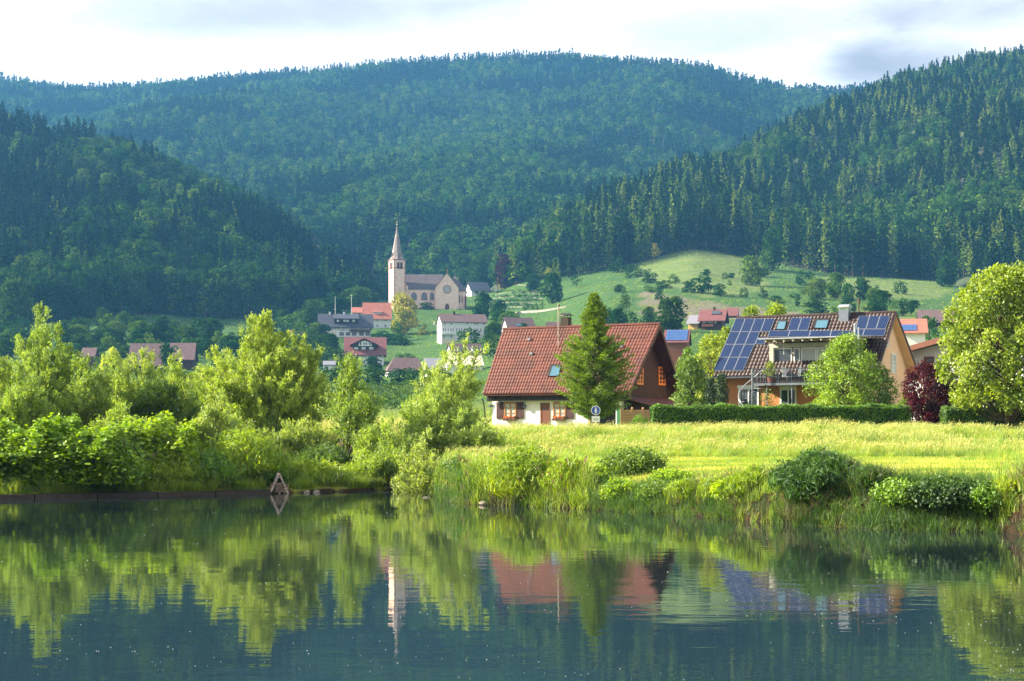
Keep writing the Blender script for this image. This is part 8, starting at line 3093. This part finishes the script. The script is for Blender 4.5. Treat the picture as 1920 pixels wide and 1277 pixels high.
# duck house: A-frame of boards with a twig nest inside
dx, dyy = _bank_point(525, 925)
dyy -= 0.25
dh = thing('duck_house', 'small A-frame duck shelter of grey boards and sticks at the water edge', 'duck house', (dx, dyy, 0), R(14))
px1 = pxm(dyy)
hA = 38 / px1
wA = 17 / px1
top = Vector((0.0, 0, hA))
for sx in (-1, 1):
    m = MB()
    a = Vector((sx * wA, 0, 0.0)); n_ = Vector((sx * hA, 0, wA)).normalized() * 0.035
    m.hexa([a - n_ + Vector((0, -0.05, 0)), a + n_ + Vector((0, -0.05, 0)), a + n_ + Vector((0, 0.02, 0)), a - n_ + Vector((0, 0.02, 0)), top - n_ * 1 + Vector((0, -0.05, 0)), top + n_ + Vector((0, -0.05, 0)), top + n_ + Vector((0, 0.02, 0)), top - n_ + Vector((0, 0.02, 0))])
    m.build('front_board', M['weathered_wood'], dh)
    m = MB()
    lo = 0.34 if sx > 0 else 0.5
    b = a.lerp(top, lo)
    m.hexa([b - n_ + Vector((0, 0.021, 0)), b + n_ + Vector((0, 0.021, 0)), b + n_ + Vector((0, 0.75, 0)), b - n_ + Vector((0, 0.75, 0)), top - n_ + Vector((0, 0.021, 0)), top + n_ + Vector((0, 0.021, 0)), top + n_ + Vector((0, 0.75, 0)), top - n_ + Vector((0, 0.75, 0))])
    m.build('roof_board', M['roof_felt'], dh)
m = MB(); m.prism([(-0.11, hA * 0.78), (0.11, hA * 0.78), (0, hA * 0.98)], 1, -0.07, -0.052); m.build('gable_plate', M['weathered_wood'], dh)
m = MB(); m.bar((0, -0.072, hA * 0.85), (0, -0.085, hA * 0.85), 0.022, 0, 8); m.build('entry_hole', M['timber_black'], dh)
m = MB(); m.box(-0.2, 0.2, 0.30, 0.33, 0.05, hA * 0.6); m.build('back_board', M['timber_black'], dh)
rgn = np.random.default_rng(3)
nn = 150
m = MB()
for k in range(nn):
    c_ = Vector((rgn.normal() * 0.10, rgn.random() * 0.25 - 0.03, 0.05 + rgn.random() * hA * 0.45))
    d_ = Vector((rgn.normal(), rgn.normal() * 0.4, rgn.normal() * 0.6)).normalized() * (0.06 + 0.08 * rgn.random())
    m.bar(c_ - d_, c_ + d_, 0.010 + 0.01 * rgn.random(), int(rgn.random() > 0.5), 4)
setp(m.build('nest_sticks', [M['stick'], M['weathered_wood']], dh), kind='stuff')
m = MB()
for sx, o_ in ((-1.5, 0.0), (-1.25, 0.02), (1.4, 0.1), (1.7, 0.2)):
    m.bar((sx * wA, o_, -0.05), (sx * wA * 0.3, o_, hA * 0.62), 0.014, 0, 5)
m.build('side_stick', M['stick'], dh)
# fluff floating on the river
rgf = np.random.default_rng(6)
nf = 620
m = MB()
for k in range(nf):
    py_ = 945 + 330 * rgf.random()
    px_ = 1920 * rgf.random()
    Yy = CH * F / (py_ - HOR)
    xx = (px_ - 960) / F * Yy
    if Yy > bank_y(xx) - 0.8: continue
    if float(fnoise(np.array([xx]), np.array([Yy]), 7, 99, 2)[0]) < 0.05 and rgf.random() < 0.8: continue
    s_ = (0.4 + 0.7 * rgf.random() ** 2) / pxm(Yy)
    m.hexa([(xx - s_, Yy - s_, 0.001), (xx + s_, Yy - s_ * .6, 0.001), (xx + s_, Yy + s_, 0.001), (xx - s_ * .7, Yy + s_, 0.001), (xx - s_ * .6, Yy - s_ * .6, 0.006), (xx + s_ * .6, Yy - s_ * .6, 0.006), (xx + s_ * .6, Yy + s_ * .6, 0.006), (xx - s_ * .6, Yy + s_ * .6, 0.006)])
setp(m.build('floating_fluff', M['pollen']), kind='stuff')
# roots and dead grass under the edge of the right bank
rgr = np.random.default_rng(8)
nr_ = 1100
xr = -2.4 + 16 * rgr.random(nr_)
yr = bank_y(xr) + 0.02 + 0.45 * rgr.random(nr_) ** 1.5
zr = ground_z(xr, yr)
P = np.stack([xr, yr, zr], -1)
ln = np.stack([rgr.normal(size=nr_) * 0.12, -0.12 - 0.2 * rgr.random(nr_)], -1)
V_, Q_, T_ = blades(P, 0.10 + 0.20 * rgr.random(nr_), np.full(nr_, 0.012), ln, 1.4, rgr)
setp(link('dead_grass', np_mesh('dead_grass', V_, Q_, T_), M['reed_dry']), kind='stuff')
